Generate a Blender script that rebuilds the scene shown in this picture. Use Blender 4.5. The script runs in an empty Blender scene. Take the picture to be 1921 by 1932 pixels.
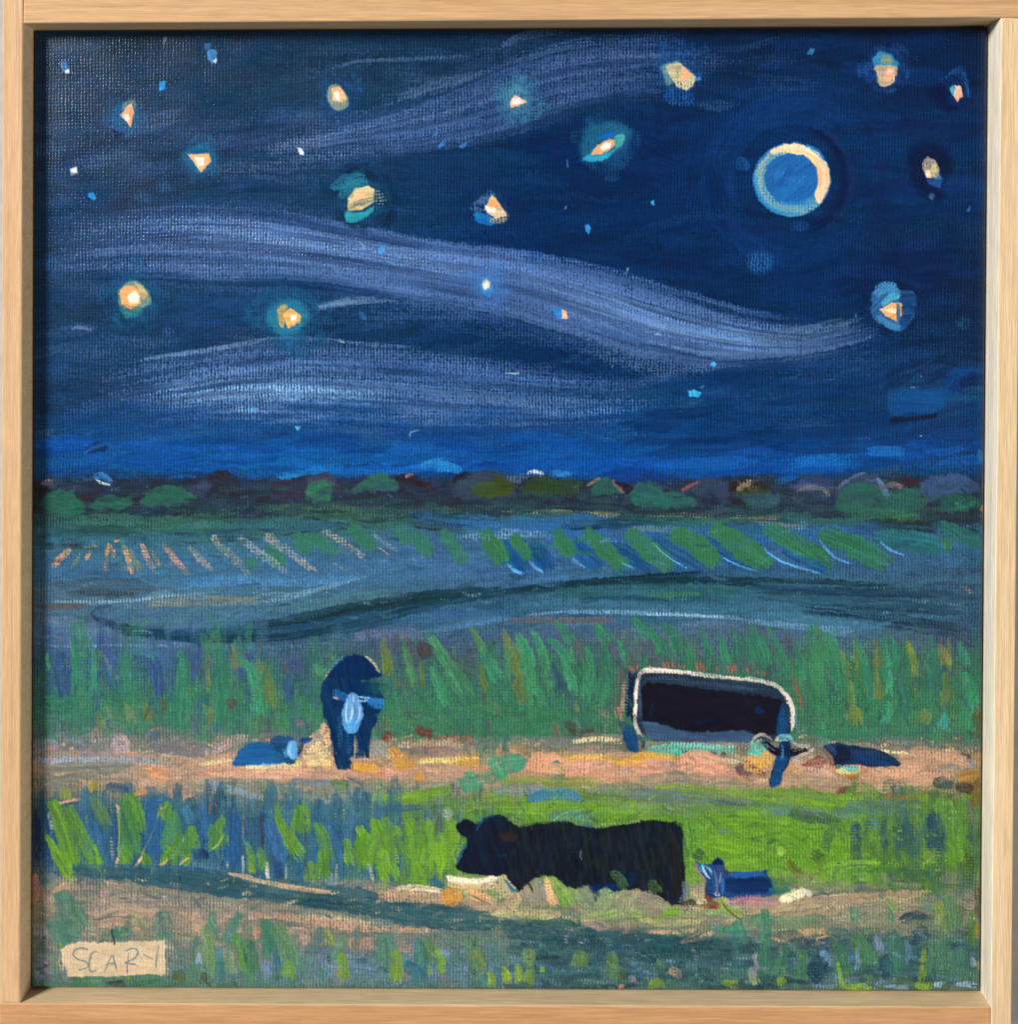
import bpy, math, random
import numpy as np

# ---------------------------------------------------------------- camera, light, exposure
scene = bpy.context.scene
D = 0.30                      # camera to canvas, metres
S0 = 0.305/1803.75            # metres per picture unit on the canvas plane
FOOT = (922.0, 628.0)         # picture point straight in front of the camera
REC = 0.00616                 # how far the frame stands proud of the canvas
HANG = 1.5                    # height of the picture's centre on the wall

def on_plane(vx, vy, depth=0.0):
    """picture point -> world point on a plane `depth` metres in front of the canvas (wall runs along X, room is -Y)"""
    k = S0*(D-depth)/D
    return ((FOOT[0]-957)*S0 + (vx-FOOT[0])*k, -depth, HANG + (966-FOOT[1])*S0 - (vy-FOOT[1])*k)

cam = bpy.data.cameras.new('camera')
cam_ob = bpy.data.objects.new('camera', cam)
scene.collection.objects.link(cam_ob)
scene.camera = cam_ob
fx, _, fz = on_plane(*FOOT)
cam_ob.location = (fx, -D, fz)
cam_ob.rotation_euler = (math.radians(90), 0, 0)
cam.sensor_width = 36.0
cam.lens = (D/S0)*36.0/1932
cam.shift_x = (960.5-FOOT[0])/1932
cam.shift_y = -(966-FOOT[1])/1932
cam.clip_start = 0.01
cam.clip_end = 50

world = bpy.data.worlds.new('World')
scene.world = world
world.use_nodes = True
world.node_tree.nodes['Background'].inputs['Color'].default_value = (0.93, 0.97, 1.0, 1)
world.node_tree.nodes['Background'].inputs['Strength'].default_value = 0.14

def area(name, loc, target, size, power, color):
    l = bpy.data.lights.new(name, 'AREA')
    l.shape = 'RECTANGLE'; l.size, l.size_y = size
    l.energy = power; l.color = color
    o = bpy.data.objects.new(name, l)
    scene.collection.objects.link(o)
    o.location = loc
    d = np.array(target)-np.array(loc)
    import mathutils
    o.rotation_euler = mathutils.Vector(d).to_track_quat('-Z', 'Y').to_euler()
    return o

area('window_light', (-2.35, -2.3, HANG+1.55), (0, 0, HANG), (0.8, 1.0), 172.0, (1.0, 0.98, 0.95))
area('fill_light', (2.3, -1.5, HANG-0.9), (0, 0, HANG), (1.6, 1.6), 30.0, (1.0, 0.96, 0.9))  # unseen fill lamp, added to lift the frame's left and top inner faces

scene.view_settings.view_transform = 'Standard'
scene.view_settings.look = 'None'
scene.view_settings.exposure = 0.0
scene.view_settings.gamma = 1.0
scene.cycles.max_bounces = 6
# ---------------------------------------------------------------- paint engine
# The picture is laid down stroke by stroke on a fine sheet: every stroke leaves pigment
# (paint colour) and relief (paint thickness), and dry strokes only catch the raised threads.
N = 1200                                   # 300 threads of canvas, four points each
QUAD = [(61.5, 56.0), (1866.5, 48.5), (1852.0, 1874.0), (56.0, 1866.5)]   # corners of the stretched canvas

def homography(src, dst):
    A, b = [], []
    for (x, y), (u, v) in zip(src, dst):
        A.append([x, y, 1, 0, 0, 0, -u*x, -u*y]); b.append(u)
        A.append([0, 0, 0, x, y, 1, -v*x, -v*y]); b.append(v)
    return np.append(np.linalg.solve(np.array(A, float), np.array(b, float)), 1).reshape(3, 3)

HM = homography(QUAD, [(0, 0), (N, 0), (N, N), (0, N)])

def G(p):
    p = np.asarray(p, float)
    q = np.c_[p, np.ones(len(p))] @ HM.T
    return q[:, :2] / q[:, 2:]

rng = np.random.default_rng(7)
LAT = rng.random((256, 256)).astype(np.float32)

def vn(x, y):
    xi = np.floor(x); yi = np.floor(y)
    fx = (x - xi).astype(np.float32); fy = (y - yi).astype(np.float32)
    xi = xi.astype(np.int64) & 255; yi = yi.astype(np.int64) & 255
    fx = fx*fx*(3-2*fx); fy = fy*fy*(3-2*fy)
    x1 = (xi+1) & 255; y1 = (yi+1) & 255
    a = LAT[yi, xi]*(1-fx) + LAT[yi, x1]*fx
    b = LAT[y1, xi]*(1-fx) + LAT[y1, x1]*fx
    return a*(1-fy) + b*fy

def ss(a, b, x):
    t = np.clip((x-a)/(b-a), 0, 1)
    return t*t*(3-2*t)

def hexc(h):
    if not isinstance(h, str):
        return np.array(h, np.float32)
    return np.array([int(h[i:i+2], 16)/255 for i in (0, 2, 4)], np.float32)

GY, GX = np.mgrid[0:N+1, 0:N+1].astype(np.float32)
_w1 = 1.1*vn(GX/60, GY/25) + 0.7*vn(GX/9+40, GY/30) + 0.5*vn(GX/5+3, GY/4)
_w2 = 1.1*vn(GX/25+9, GY/60+70) + 0.7*vn(GX/30+1, GY/9) + 0.5*vn(GX/4+8, GY/5)
_t1 = LAT[3, (GX/4).astype(int) % 256]*0.5 + 0.7          # thread to thread unevenness
_t2 = LAT[(GY/4).astype(int) % 256, 5]*0.5 + 0.7
_a1 = 0.45 + 0.9*vn(GX/22+5, GY/22)
_c1 = np.cos(GX*np.pi/2 + _w1*2.4); _c2 = np.cos(GY*np.pi/2 + _w2*2.4)
_n1 = vn(GX/1.6, GY/1.9)-0.5
WARP = np.clip(0.5 + _a1*(0.30*_t1*_c1 + 0.10*_c1*_c2) + 0.06*_t2*_c2 + 0.42*_n1, 0, 1).astype(np.float32)   # upright threads
WEFT = np.clip(0.5 + _a1*(0.30*_t2*_c2 + 0.10*_c1*_c2) + 0.06*_t1*_c1 + 0.42*_n1, 0, 1).astype(np.float32)   # level threads
WEAVE = np.clip(0.5 + 0.27*_t1*_c1*_a1 + 0.15*_t2*_c2*_a1 + 0.12*_c1*_c2 + 0.30*_n1, 0, 1).astype(np.float32)
WX = (2.2*(vn(GX/3.1+7, GY/3.1)-0.5) + 3.0*(vn(GX/9+17, GY/8)-0.5)).astype(np.float32)   # unsteady hand
WY = (2.2*(vn(GX/3.1+77, GY/3.1+9)-0.5) + 3.0*(vn(GX/8+57, GY/9+31)-0.5)).astype(np.float32)
COL = np.zeros((N+1, N+1, 3), np.float32)
HGT = np.zeros((N+1, N+1), np.float32)
WETN = np.ones((N+1, N+1), np.float32)      # how much of the thread relief still shows through the paint
PID = np.zeros((N+1, N+1), np.int32)
SID = np.zeros((N+1, N+1), np.int32)

TILE_X = [0.0, 468.0, 936.0, 1407.4]
TILE_Y = [0.0, 468.0, 947.4, 1418.2]

def P(t, pts):
    """points of a detail study -> points of the picture; t = 'cr' of the study, 'v' = already picture points"""
    if isinstance(pts, str):
        pts = [tuple(float(q) for q in a.split(',')) for a in pts.split()]
    if t == 'v':
        return list(pts)
    ox, oy = TILE_X[int(t[0])], TILE_Y[int(t[1])]
    return [(ox + 0.26738*x, oy + 0.26738*y) for x, y in pts]

def spline(p, closed=False, step=2.5):
    p = np.asarray(p, float)
    n = len(p)
    if n == 2:
        k = max(2, int(np.hypot(*(p[1]-p[0]))/step)+1)
        return p[0] + (p[1]-p[0])*np.linspace(0, 1, k)[:, None]
    out = []
    idx = range(n) if closed else range(n-1)
    for i in idx:
        if closed:
            a, b, c, d = p[i-1], p[i], p[(i+1) % n], p[(i+2) % n]
        else:
            a, b, c, d = p[max(i-1, 0)], p[i], p[i+1], p[min(i+2, n-1)]
        k = max(2, int(np.hypot(*(c-b))/step)+1)
        t = np.linspace(0, 1, k, endpoint=False)[:, None]
        out.append(0.5*((2*b) + (c-a)*t + (2*a-5*b+4*c-d)*t*t + (3*b-a-3*c+d)*t**3))
    if not closed:
        out.append(p[-1:])
    return np.concatenate(out)

SEED = [0]

def tint(c, k):
    return np.clip(hexc(c)*np.array(k, np.float32), 0, 1)

def _lay(sl, a, col, c2, mix, thick, tex, pid, sid, flat, shape):
    c = hexc(col)
    if c2 is not None:
        c = c*(1-mix[..., None]) + hexc(c2)*mix[..., None]
    else:
        c = np.broadcast_to(c, a.shape+(3,))
    A = a[..., None]
    COL[sl] = COL[sl]*(1-A) + c*A
    HGT[sl] += thick*a*(0.35+0.9*tex)
    WETN[sl] *= 1-flat*a
    if pid:
        m = shape > 0.5
        PID[sl] = np.where(m, pid, PID[sl])
        SID[sl] = np.where(m, sid, SID[sl])

def stroke(t, pts, w, col, op=0.95, dry=0.0, ends=(0.35, 0.35), soft=1.0, c2=None, jit=0.12,
           thick=0.05, grain=36.0, bris=1.5, rag=0.12, pid=0, sid=0, flat=0.15, fade=(0, 0), wv=0.5, wobble=1.0, tear=(0.05, 0.16), tiplen=(0.3, 0.3)):
    """one brush stroke along a curve; w in picture units; ends = width left at either tip; fade = share of the
    length over which the paint runs out at either tip; dry = how starved the brush is"""
    SEED[0] += 1
    sd = SEED[0]*13.37
    q = spline(G(P(t, pts)), step=max(3.0, min(9, w*0.4)))
    w = w*0.6645
    seg = np.hypot(*(q[1:]-q[:-1]).T)
    L = np.r_[0, np.cumsum(seg)]
    tot = max(L[-1], 1e-6)
    pad = w*0.75+5
    wob = min(0.75, w/18.0)*wobble
    x0, y0 = np.floor(q.min(0)-pad).astype(int); x1, y1 = np.ceil(q.max(0)+pad).astype(int)+1
    x0, y0 = max(x0, 0), max(y0, 0); x1, y1 = min(x1, N+1), min(y1, N+1)
    if x1 <= x0 or y1 <= y0:
        return
    D = np.full((y1-y0, x1-x0), 1e9, np.float32); T = np.zeros_like(D); S = np.full_like(D, 1e6)
    for i in range(len(q)-1):
        a, b = q[i], q[i+1]
        if seg[i] < 1e-6:
            continue
        u0 = max(int(min(a[0], b[0])-pad), x0); u1 = min(int(max(a[0], b[0])+pad)+2, x1)
        v0 = max(int(min(a[1], b[1])-pad), y0); v1 = min(int(max(a[1], b[1])+pad)+2, y1)
        if u1 <= u0 or v1 <= v0:
            continue
        xs = GX[v0:v1, u0:u1]+wob*WX[v0:v1, u0:u1]-a[0]; ys = GY[v0:v1, u0:u1]+wob*WY[v0:v1, u0:u1]-a[1]
        d = (b-a)/seg[i]
        al = xs*d[0]+ys*d[1]; la = -xs*d[1]+ys*d[0]
        lo = -3.0 if i == 0 else 0.0; hi = seg[i] + (3.0 if i == len(q)-2 else 0.0)
        alc = np.clip(al, lo, hi)
        dd = np.hypot(la, al-alc)
        s = (slice(v0-y0, v1-y0), slice(u0-x0, u1-x0))
        m = dd < D[s]
        D[s][m] = dd[m]; T[s][m] = (L[i]+alc)[m]; S[s][m] = (np.sign(la)*dd)[m]
    yy, xx = np.nonzero(D < w*0.6+4)
    if len(yy) == 0:
        return
    T = T[yy, xx]; S = S[yy, xx]
    sl = (yy+y0, xx+x0)
    tt = np.clip(T/tot, 0, 1)
    tip = np.minimum(1, ends[0]+(1-ends[0])*np.sqrt(np.clip(tt/tiplen[0], 0, 1))) * \
        np.minimum(1, ends[1]+(1-ends[1])*np.sqrt(np.clip((1-tt)/tiplen[1], 0, 1)))
    S = np.clip(S, -999, 999)
    br = vn(S/bris+sd, T/grain+sd*0.7)*0.65 + vn(S/(bris*2.7)+sd*1.3, T/(grain*2)+sd)*0.35
    hw = w/2*tip*(1+rag*2*(vn(T/7+sd, S*0+sd)-0.5)) + (br-0.5)*min(2.5, w*0.12)
    inside = hw-np.abs(S)
    a = ss(-soft*0.6, soft*0.6, inside)
    lift = vn(S/1.3+sd*2.1, S*0+sd)                      # every hair of the brush touches down and lifts off by itself
    over = np.maximum(tear[0]*lift*tot-T, T-tot*(1-tear[1]*lift))
    a *= ss(2.0, -0.6, over + (br-0.5)*2)
    shape = a.copy()
    dr = np.full_like(T, dry)
    if fade[0]:
        dr += (1-dry)*(1-np.clip(tt/fade[0], 0, 1))**1.5
    if fade[1]:
        dr += (1-dry)*(1-np.clip((1-tt)/fade[1], 0, 1))**1.5
    if dry > 0 or fade[0] or fade[1]:
        dirx = abs(q[-1][0]-q[0][0])+1e-3; diry = abs(q[-1][1]-q[0][1])+1e-3
        kx = dirx/(dirx+diry)
        tex = (1-wv)*br + wv*(WARP[sl]*kx+WEFT[sl]*(1-kx))
        th = 0.12+0.62*dr
        k = ss(th-0.14, th+0.14, tex)
        a *= np.where(dr > 0.01, k, 1)
    a = np.clip(a, 0, 1)*op*(0.72+0.28*ss(0.2, 0.6, vn(T/18+sd, S/5+sd)))
    mix = np.clip(0.5+(br-0.5)*2.2, 0, 1)
    base = hexc(col)
    if c2 is None:
        b2 = np.clip(base*(1-jit), 0, 1); b1 = np.clip(base*(1+jit)+jit*0.02, 0, 1)
        _lay(sl, a, b1, b2, mix, thick, br, pid, sid, flat, shape)
    else:
        _lay(sl, a, base, c2, mix, thick, br, pid, sid, flat, shape)

def poly(t, pts, col, op=0.97, soft=1.0, ang=0.0, c2=None, jit=0.10, dry=0.0, rough=2.0, smooth=True,
         thick=0.05, grain=30.0, bris=1.6, pid=0, sid=0, flat=0.2, wv=0.5, wobble=0.4):
    """a shape filled with paint, brushed along ang (degrees), with an uneven edge"""
    SEED[0] += 1
    sd = SEED[0]*7.77
    p = G(P(t, pts))
    q = spline(p, True, 3.0) if smooth else np.concatenate([spline(np.array([p[i-1], p[i]]), step=4)[:-1] for i in range(len(p))])
    pad = soft*2+rough+3
    x0, y0 = np.floor(q.min(0)-pad).astype(int); x1, y1 = np.ceil(q.max(0)+pad).astype(int)+1
    x0, y0 = max(x0, 0), max(y0, 0); x1, y1 = min(x1, N+1), min(y1, N+1)
    if x1 <= x0 or y1 <= y0:
        return
    sl = (slice(y0, y1), slice(x0, x1))
    wob = wobble*min(1.0, math.sqrt(max((x1-x0)*(y1-y0), 1))/70.0)
    X = GX[sl]+wob*WX[sl]; Y = GY[sl]+wob*WY[sl]
    D = np.full(X.shape, 1e9, np.float32); ins = np.zeros(X.shape, bool)
    step = 1 if len(q) < 400 else 2
    q = q[::step]
    for i in range(len(q)):
        a, b = q[i-1], q[i]
        d = b-a; l2 = max(d@d, 1e-9)
        h = np.clip(((X-a[0])*d[0]+(Y-a[1])*d[1])/l2, 0, 1)
        D = np.minimum(D, (X-a[0]-h*d[0])**2+(Y-a[1]-h*d[1])**2)
        if a[1] != b[1]:
            c = (a[1] > Y) != (b[1] > Y)
            ins ^= c & (X < d[0]*(Y-a[1])/d[1]+a[0])
    sdist = np.sqrt(D)*np.where(ins, 1, -1)
    ca, sa = math.cos(math.radians(ang)), math.sin(math.radians(ang))
    U = X*ca+Y*sa; V = -X*sa+Y*ca
    br = vn(V/bris+sd, U/grain+sd*0.7)*0.65 + vn(V/(bris*2.7)+sd, U/(grain*2)+sd)*0.35
    sdist = sdist + rough*(vn(X/5+sd, Y/5)-0.5)*2*0.6 + rough*(br-0.5)*0.8
    a = ss(-soft, soft, sdist)
    shape = a.copy()
    if dry > 0:
        tex = (1-wv)*br + wv*WARP[sl]
        th = 0.12+0.62*dry
        a *= ss(th-0.14, th+0.14, tex)
    a = a*op*(0.93+0.07*ss(0.25, 0.6, vn(U/14+sd, V/5+sd)))
    mix = np.clip(0.5+(br-0.5)*2.2, 0, 1)
    base = hexc(col)
    if c2 is None:
        _lay(sl, a, np.clip(base*(1+jit)+jit*0.02, 0, 1), np.clip(base*(1-jit), 0, 1), mix, thick, br, pid, sid, flat, shape)
    else:
        _lay(sl, a, base, c2, mix, thick, br, pid, sid, flat, shape)

def blob(t, cx, cy, rx, ry, col, **k):
    n = 14
    poly(t, [(cx+rx*math.cos(2*math.pi*i/n), cy+ry*math.sin(2*math.pi*i/n)) for i in range(n)], col, **k)

def base_at(x, y):
    """colour already on the sheet near a picture point"""
    g = G([(x, y)])[0]
    i, j = int(np.clip(g[1], 0, N)), int(np.clip(g[0], 0, N))
    return COL[i, j].copy()

def scatter(box, n, cols, ang, ln, w, op=(0.3, 0.8), dry=(0.1, 0.6), curve=0.1, sd=1, **k):
    """n loose strokes inside a box (picture points), colours from a list"""
    r = random.Random(sd)
    for i in range(n):
        x = r.uniform(box[0], box[2]); y = r.uniform(box[1], box[3])
        a = math.radians(r.uniform(*ang)); l = r.uniform(*ln)
        dx, dy = math.cos(a)*l/2, math.sin(a)*l/2
        b = r.uniform(-curve, curve)*l
        col = cols[r.randrange(len(cols))]
        if col is None:
            col = np.clip(base_at(x, y)*r.uniform(0.8, 1.25), 0, 1)
        stroke('v', [(x-dx, y-dy), (x-dy*0+b*math.sin(a), y+b*math.cos(a)), (x+dx, y+dy)], r.uniform(*w), col,
               op=r.uniform(*op), dry=r.uniform(*dry), **k)

def smudge(box, n, ang, ln, w, op=(0.3, 0.7), dry=(0.3, 0.65), sd=1, keep=(), **k):
    """wet edges: pick up the paint at a spot and drag it on over its neighbour"""
    r = random.Random(sd)
    for i in range(n):
        x = r.uniform(box[0], box[2]); y = r.uniform(box[1], box[3])
        g = G([(x, y)])[0]
        gi, gj = int(np.clip(g[1], 0, N)), int(np.clip(g[0], 0, N))
        if PID[gi, gj] in keep:
            continue
        a = math.radians(r.uniform(*ang)); l = r.uniform(*ln)*(1 if r.random() < .5 else -1)
        c = np.clip(COL[max(gi-1, 0):gi+2, max(gj-1, 0):gj+2].mean((0, 1))*r.uniform(.92, 1.1), 0, 1)
        bend = r.uniform(-.12, .12)*l
        e = (x+math.cos(a)*l, y+math.sin(a)*l)
        ge = G([e])[0]
        if PID[int(np.clip(ge[1], 0, N)), int(np.clip(ge[0], 0, N))] in keep:
            continue
        stroke('v', [(x, y), (x+math.cos(a)*l/2-math.sin(a)*bend, y+math.sin(a)*l/2+math.cos(a)*bend), e], r.uniform(*w), c,
               op=r.uniform(*op), dry=r.uniform(*dry), thick=.03, flat=.03, fade=(0, .5), tear=(.1, .4), **k)
# ---------------------------------------------------------------- the picture: register of pictured parts
PARTS = [None]

def part(name, label=None, sub=None):
    PARTS.append(dict(name=name, label=label, sub=sub))
    return len(PARTS)-1

# ground coats: colour of the picture's large areas, row by row (top to bottom), seven columns
ROWS = """40 222a49 222a49 1c2749 1a2447 172148 141e45 0f1838
150 272f50 243051 20304f 202c54 16224a 16234e 111f49
250 252d4e 203058 1c3059 132954 0b2250 0f2859 0f2752
350 202d52 1b325c 193059 0d2552 0b2250 112c60 14254f
450 1f2f55 22335d 1a2f5a 0b2453 0c2452 0c2756 13244c
550 1c2b51 1b2f59 1a2c56 182c58 0b2552 0d2554 171f45
650 1c2f56 1e3159 172a53 0d2553 0b2553 11295a 15244d
750 1f2d53 22345e 1f3864 153264 103260 112c5a 143a68
800 1b3260 183c72 15386e 10356c 0e3268 0e2c60 122c5c
845 193868 174584 124284 0f3f82 0d3a7c 0d346e 112f62
885 163e78 13478a 114b93 0f4692 0d3f8a 0e4388 123468
905 2c3044 31324a 35304a 32324c 2c3042 30344c 2a3446
940 28323c 2e3a44 33404a 36404a 2c4640 32444a 28363e
972 2a3a42 325448 36584c 385a50 335a58 38585a 2a3c44
1000 32505a 3a6058 3d5e62 3c5a78 2f5a8c 33588a 2e5266
1040 3c5c70 41667c 44607e 425a80 38588a 3c5880 30566c
1085 40607e 4a6c90 47668c 3c587c 2e4c68 344c66 35455f
1120 53606c 566c80 47647a 2f4a60 2b4a5c 305862 34465c
1160 5a6478 4e657c 406080 33506c 37586e 3c6478 344a62
1205 53607e 4e5f80 46546c 4c5872 555f72 505e76 3f485c
1250 3d5270 41586e 43585c 405a54 42604f 3f6350 3c5a4c
1330 396a55 40754f 3e6f50 3d6c50 426e4e 3b6e4c 3a6b48
1385 5a6c68 657064 5c7058 4a6a4a 566a4e 476e50 46604a
1425 84827e 8f8478 a88e72 a8886a 9c8864 8a7a66 80755c
1455 86857a a48a76 b08c74 b5886c b48468 a6866a 8c7a5c
1490 70766c 7d8072 7f8578 7c8c58 82925a 8c8c60 6f7040
1530 3c4c5c 3d5872 55706c 5f8444 6c9636 6e9a34 48603c
1580 33486a 34527a 44627a 5a8240 6a9a30 6f9f2c 46653a
1630 3e506a 37557c 466a6a 5f8a3c 669232 6c9c2c 4c6c36
1675 7c7c70 566c72 4f6c66 718258 7f8f60 84926a 5c6a42
1725 8c8272 8a8474 58706c 728468 7c8a5a 888868 606c50
1780 7c8070 84826f 7f8076 5c7268 52705c 647460 4c6a58
1825 6a7a72 64786a 68788a 506a6c 466460 4f6a64 48685c
1875 54695a 4c6c54 56705c 4c6a5c 48664e 5a7646 566a46"""

def ground_coat():
    rows = [r.split() for r in ROWS.split('\n')]
    ys = np.array([float(r[0]) for r in rows])
    xs = np.array([60, 360, 660, 960, 1260, 1560, 1860], float)
    tab = np.array([[hexc(c) for c in r[1:]] for r in rows])
    inv = np.linalg.inv(HM)
    q = np.stack([GX, GY, np.ones_like(GX)], -1) @ inv.T
    vx = q[..., 0]/q[..., 2]; vy = q[..., 1]/q[..., 2]
    vy = vy + 16*(vn(vx/60, vy/22)-0.5) + 8*(vn(vx/14, vy/9)-0.5)
    vx = vx + 120*(vn(vx/90+5, vy/40+3)-0.5)
    fi = np.clip(np.interp(vy, ys, np.arange(len(ys))), 0, len(ys)-1.001)
    fj = np.clip((vx-60)/300, 0, 5.999)
    i = fi.astype(int); j = fj.astype(int); a = (fi-i)[..., None]; b = (fj-j)[..., None]
    c = (tab[i, j]*(1-b)+tab[i, j+1]*b)*(1-a) + (tab[i+1, j]*(1-b)+tab[i+1, j+1]*b)*a
    # brushed unevenness of the coat and threads showing through
    n = 0.7*vn(vx/40, vy/2.2)+0.3*vn(vx/13+7, vy/1.3)
    c = c*(0.86+0.28*n[..., None])
    c = c*(0.84+0.32*WARP[..., None])
    sky = ss(905, 880, vy)[..., None]
    c = c*(1+sky*np.array((.0, .13, .0), np.float32))
    COL[:] = c
    return vx, vy

VX, VY = ground_coat()
p_sky = part('night_sky', 'dark blue night sky brushed in sweeping strokes')
p_far = part('far_field', 'blue green far field under the tree line')
p_mid = part('middle_field', 'grey blue rolling meadow crossed by a dark furrow')
p_corn = part('corn_field', 'field of upright green corn')
p_path = part('path', 'pale peach track across the picture')
p_low = part('near_field', 'lime green pasture beside blue furrows')
p_fore = part('foreground', 'tan, green and lavender ground along the bottom edge')
PID[:] = p_sky
for p, y in ((p_far, 958), (p_mid, 1085), (p_corn, 1200), (p_path, 1395), (p_low, 1490), (p_fore, 1668)):
    PID[VY > y] = p

# ---- sky: loose, mostly level strokes that follow the ground coat
scatter((70, 60, 1860, 880), 520, [None], (-14, 10), (60, 300), (10, 34), op=(0.25, 0.6), dry=(0.15, 0.55), sd=2, thick=0.03, flat=0.05)
scatter((70, 60, 620, 420), 60, ['2a3050', '1f2c52', '2c2c48', '1f3560'], (-30, 5), (80, 260), (16, 44), op=(0.2, 0.45), dry=(0.2, 0.6), sd=3, thick=0.02, flat=0.0)
scatter((1150, 60, 1860, 560), 110, ['1a1f47', '0f2a5a', '122f66', '1d2450', '0c2450'], (-18, 12), (70, 260), (12, 40), op=(0.25, 0.55), dry=(0.1, 0.5), sd=4, thick=0.03, flat=0.2)
scatter((950, 230, 1300, 640), 50, ['0a2352', '0b2858', '0d2048'], (-14, 18), (80, 240), (16, 46), op=(0.35, 0.65), dry=(0.1, 0.5), sd=5, thick=0.02)
scatter((80, 560, 600, 830), 60, ['203a66', '2a3052', '1b3866', '262c4e', '1f4070'], (-16, 2), (70, 240), (10, 34), op=(0.2, 0.5), dry=(0.2, 0.6), sd=6, thick=0.02)
# large soft fields of blue
for pts, w, c, op in (("1000,300 1150,290 1290,330", 120, '0a2350', .55), ("960,640 1100,690 1250,700", 80, '0a2452', .5),
                      ("1300,470 1480,480 1640,440", 70, '0b2a5a', .5), ("1150,480 1300,500 1420,520", 40, '0a1f48', .5),
                      ("1330,230 1420,200 1530,180 1640,200", 60, '14305f', .35), ("1560,560 1700,520 1830,500", 90, '17193f', .5),
                      ("1400,560 1530,545 1640,520", 50, '0d2c60', .4), ("700,330 850,330 950,360", 60, '182c56', .4),
                      ("1620,440 1720,470 1840,470", 60, '17204a', .45), ("1740,300 1790,240 1840,180", 60, '12265a', .3)):
    stroke('v', pts, w, c, op=op, dry=0.25, soft=8, fade=(.3, .3), flat=0.1, thick=0.02)
# moon glow: rings of brush marks round the moon
for r, w, c, op, a0, a1 in ((150, 40, '12336a', .5, 0, 360), (118, 26, '14366e', .45, 120, 330), (101, 17, '15183c', .85, -75, 80), (91, 9, '1c1f48', .6, -100, 95),
                            (110, 12, '262a58', .7, -70, 70), (190, 40, '10295a', .35, 90, 300), (165, 22, '1d2450', .35, -60, 60)):
    pts = [(1495+1.02*r*math.cos(math.radians(a)), 338+0.98*r*math.sin(math.radians(a))) for a in np.linspace(a0, a1, 16)]
    stroke('v', pts, w, c, op=op, dry=0.2, soft=3, fade=(.25, .25), flat=0.3, thick=0.03)
poly('20', "1500,1180 1600,1280 1620,1450 1630,1620 1530,1520 1490,1350", '0b1f4a', op=.6, soft=6, ang=80)
stroke('20', "1700,1130 1740,1160 1745,1210", 26, '27508c', op=.6, dry=.2, soft=2)

# ---- clouds: bundles of dry bristle marks along long curves
def cloud(pid, lines, cols, n, w, op, dry, sd, spread=0.5, fade=(.4, .4), wv=.5):
    """lines = two or more guide curves from one edge of the cloud to the other, equal point counts"""
    r = random.Random(sd)
    L = [np.array(P('v', l), float) for l in lines]
    for i in range(n):
        f = r.random()*(len(L)-1); ek = abs(f/(len(L)-1)-.5)*2; k = min(int(f), len(L)-2); f -= k
        c = L[k]*(1-f)+L[k+1]*f
        m = len(c)
        a = r.randrange(0, max(1, m-3)) if r.random() < spread else 0
        b = r.randrange(min(a+3, m), m+1) if r.random() < spread else m
        if b-a < 2:
            a, b = 0, m
        c = c[a:b] + np.array([r.uniform(-30, 30), r.uniform(-3, 3)*(1+3*ek)])
        stroke('v', c, r.uniform(*w), tint(cols[r.randrange(len(cols))], np.array((1.20, 1.24, 1.24))*r.uniform(.78, 1.16)), op=r.uniform(*op)*(1-.35*ek*ek), dry=min(.9, r.uniform(*dry)+.22*ek*ek),
               fade=fade, soft=1.5, grain=70, bris=1.3, thick=0.06, pid=pid, flat=0.05, wv=wv, jit=.14)

scatter((80, 200, 900, 860), 90, ['2f4a7c', '37558a', '2a4474', '3d5a8c'], (-16, 8), (90, 300), (8, 30), op=(.2, .45), dry=(.5, .8), sd=47, thick=.03, flat=.0, fade=(.4, .4), grain=80)
scatter((900, 120, 1850, 860), 60, ['1c3c74', '24467c', '18386c'], (-12, 10), (90, 280), (8, 26), op=(.2, .45), dry=(.5, .8), sd=48, thick=.03, flat=.0, fade=(.4, .4), grain=80)
for box, n, sd in (((80, 215, 620, 330), 26, 241), ((80, 400, 400, 540), 22, 242), ((80, 600, 560, 840), 44, 243), ((850, 660, 1560, 830), 46, 244), ((1150, 640, 1760, 740), 26, 245), ((620, 90, 1000, 200), 18, 246), ((900, 70, 1500, 190), 26, 247), ((560, 560, 1000, 640), 14, 248)):
    scatter(box, n, ['5a6894', '4e5e8c', '66749c', '47578a'], (-14, 8), (120, 330), (10, 34), op=(.18, .42), dry=(.5, .82), sd=sd, thick=.03, flat=.0, fade=(.45, .45), grain=90, tear=(.2, .4), ends=(.1, .1), tiplen=(.5, .5))
p_c1 = part('cloud', 'faint violet cloud sweeping up from the centre to the top edge')
p_c2 = part('cloud', 'long violet grey cloud curling in an S across the sky')
p_c3 = part('cloud', 'pale lavender cloud low over the left of the trees')
p_c4 = part('cloud', 'thin pale streak trailing from a teal haloed star')
up = ["470,262 600,240 720,210 840,165 940,120 1010,85 1090,64 1200,62",
      "470,282 600,262 720,236 850,200 960,160 1080,128 1230,112 1400,112",
      "480,300 610,284 740,266 870,244 980,220 1080,190 1200,168 1330,150",
      "560,312 660,300 780,286 900,268 980,246 1070,214 1180,192 1280,180"]
cloud(0, up, ['343f68', '3a466e', '2f3d68'], 34, (14, 40), (.3, .6), (.4, .75), 11, wv=.6)
cloud(p_c1, up, ['46527c', '515d88', '3f4c78', '4a5680', '5a668c'], 70, (4, 18), (.45, .85), (.5, .85), 12, wv=.45)
stroke('10', "560,500 640,465 760,435 900,425 1200,415 1600,390", 7, '5b6a90', op=.7, dry=.5, fade=(.2, .4))
stroke('10', "0,1030 350,1020 640,950 960,880 1200,840", 12, '5d6a94', op=.7, dry=.5, fade=(.4, .3))
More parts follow.
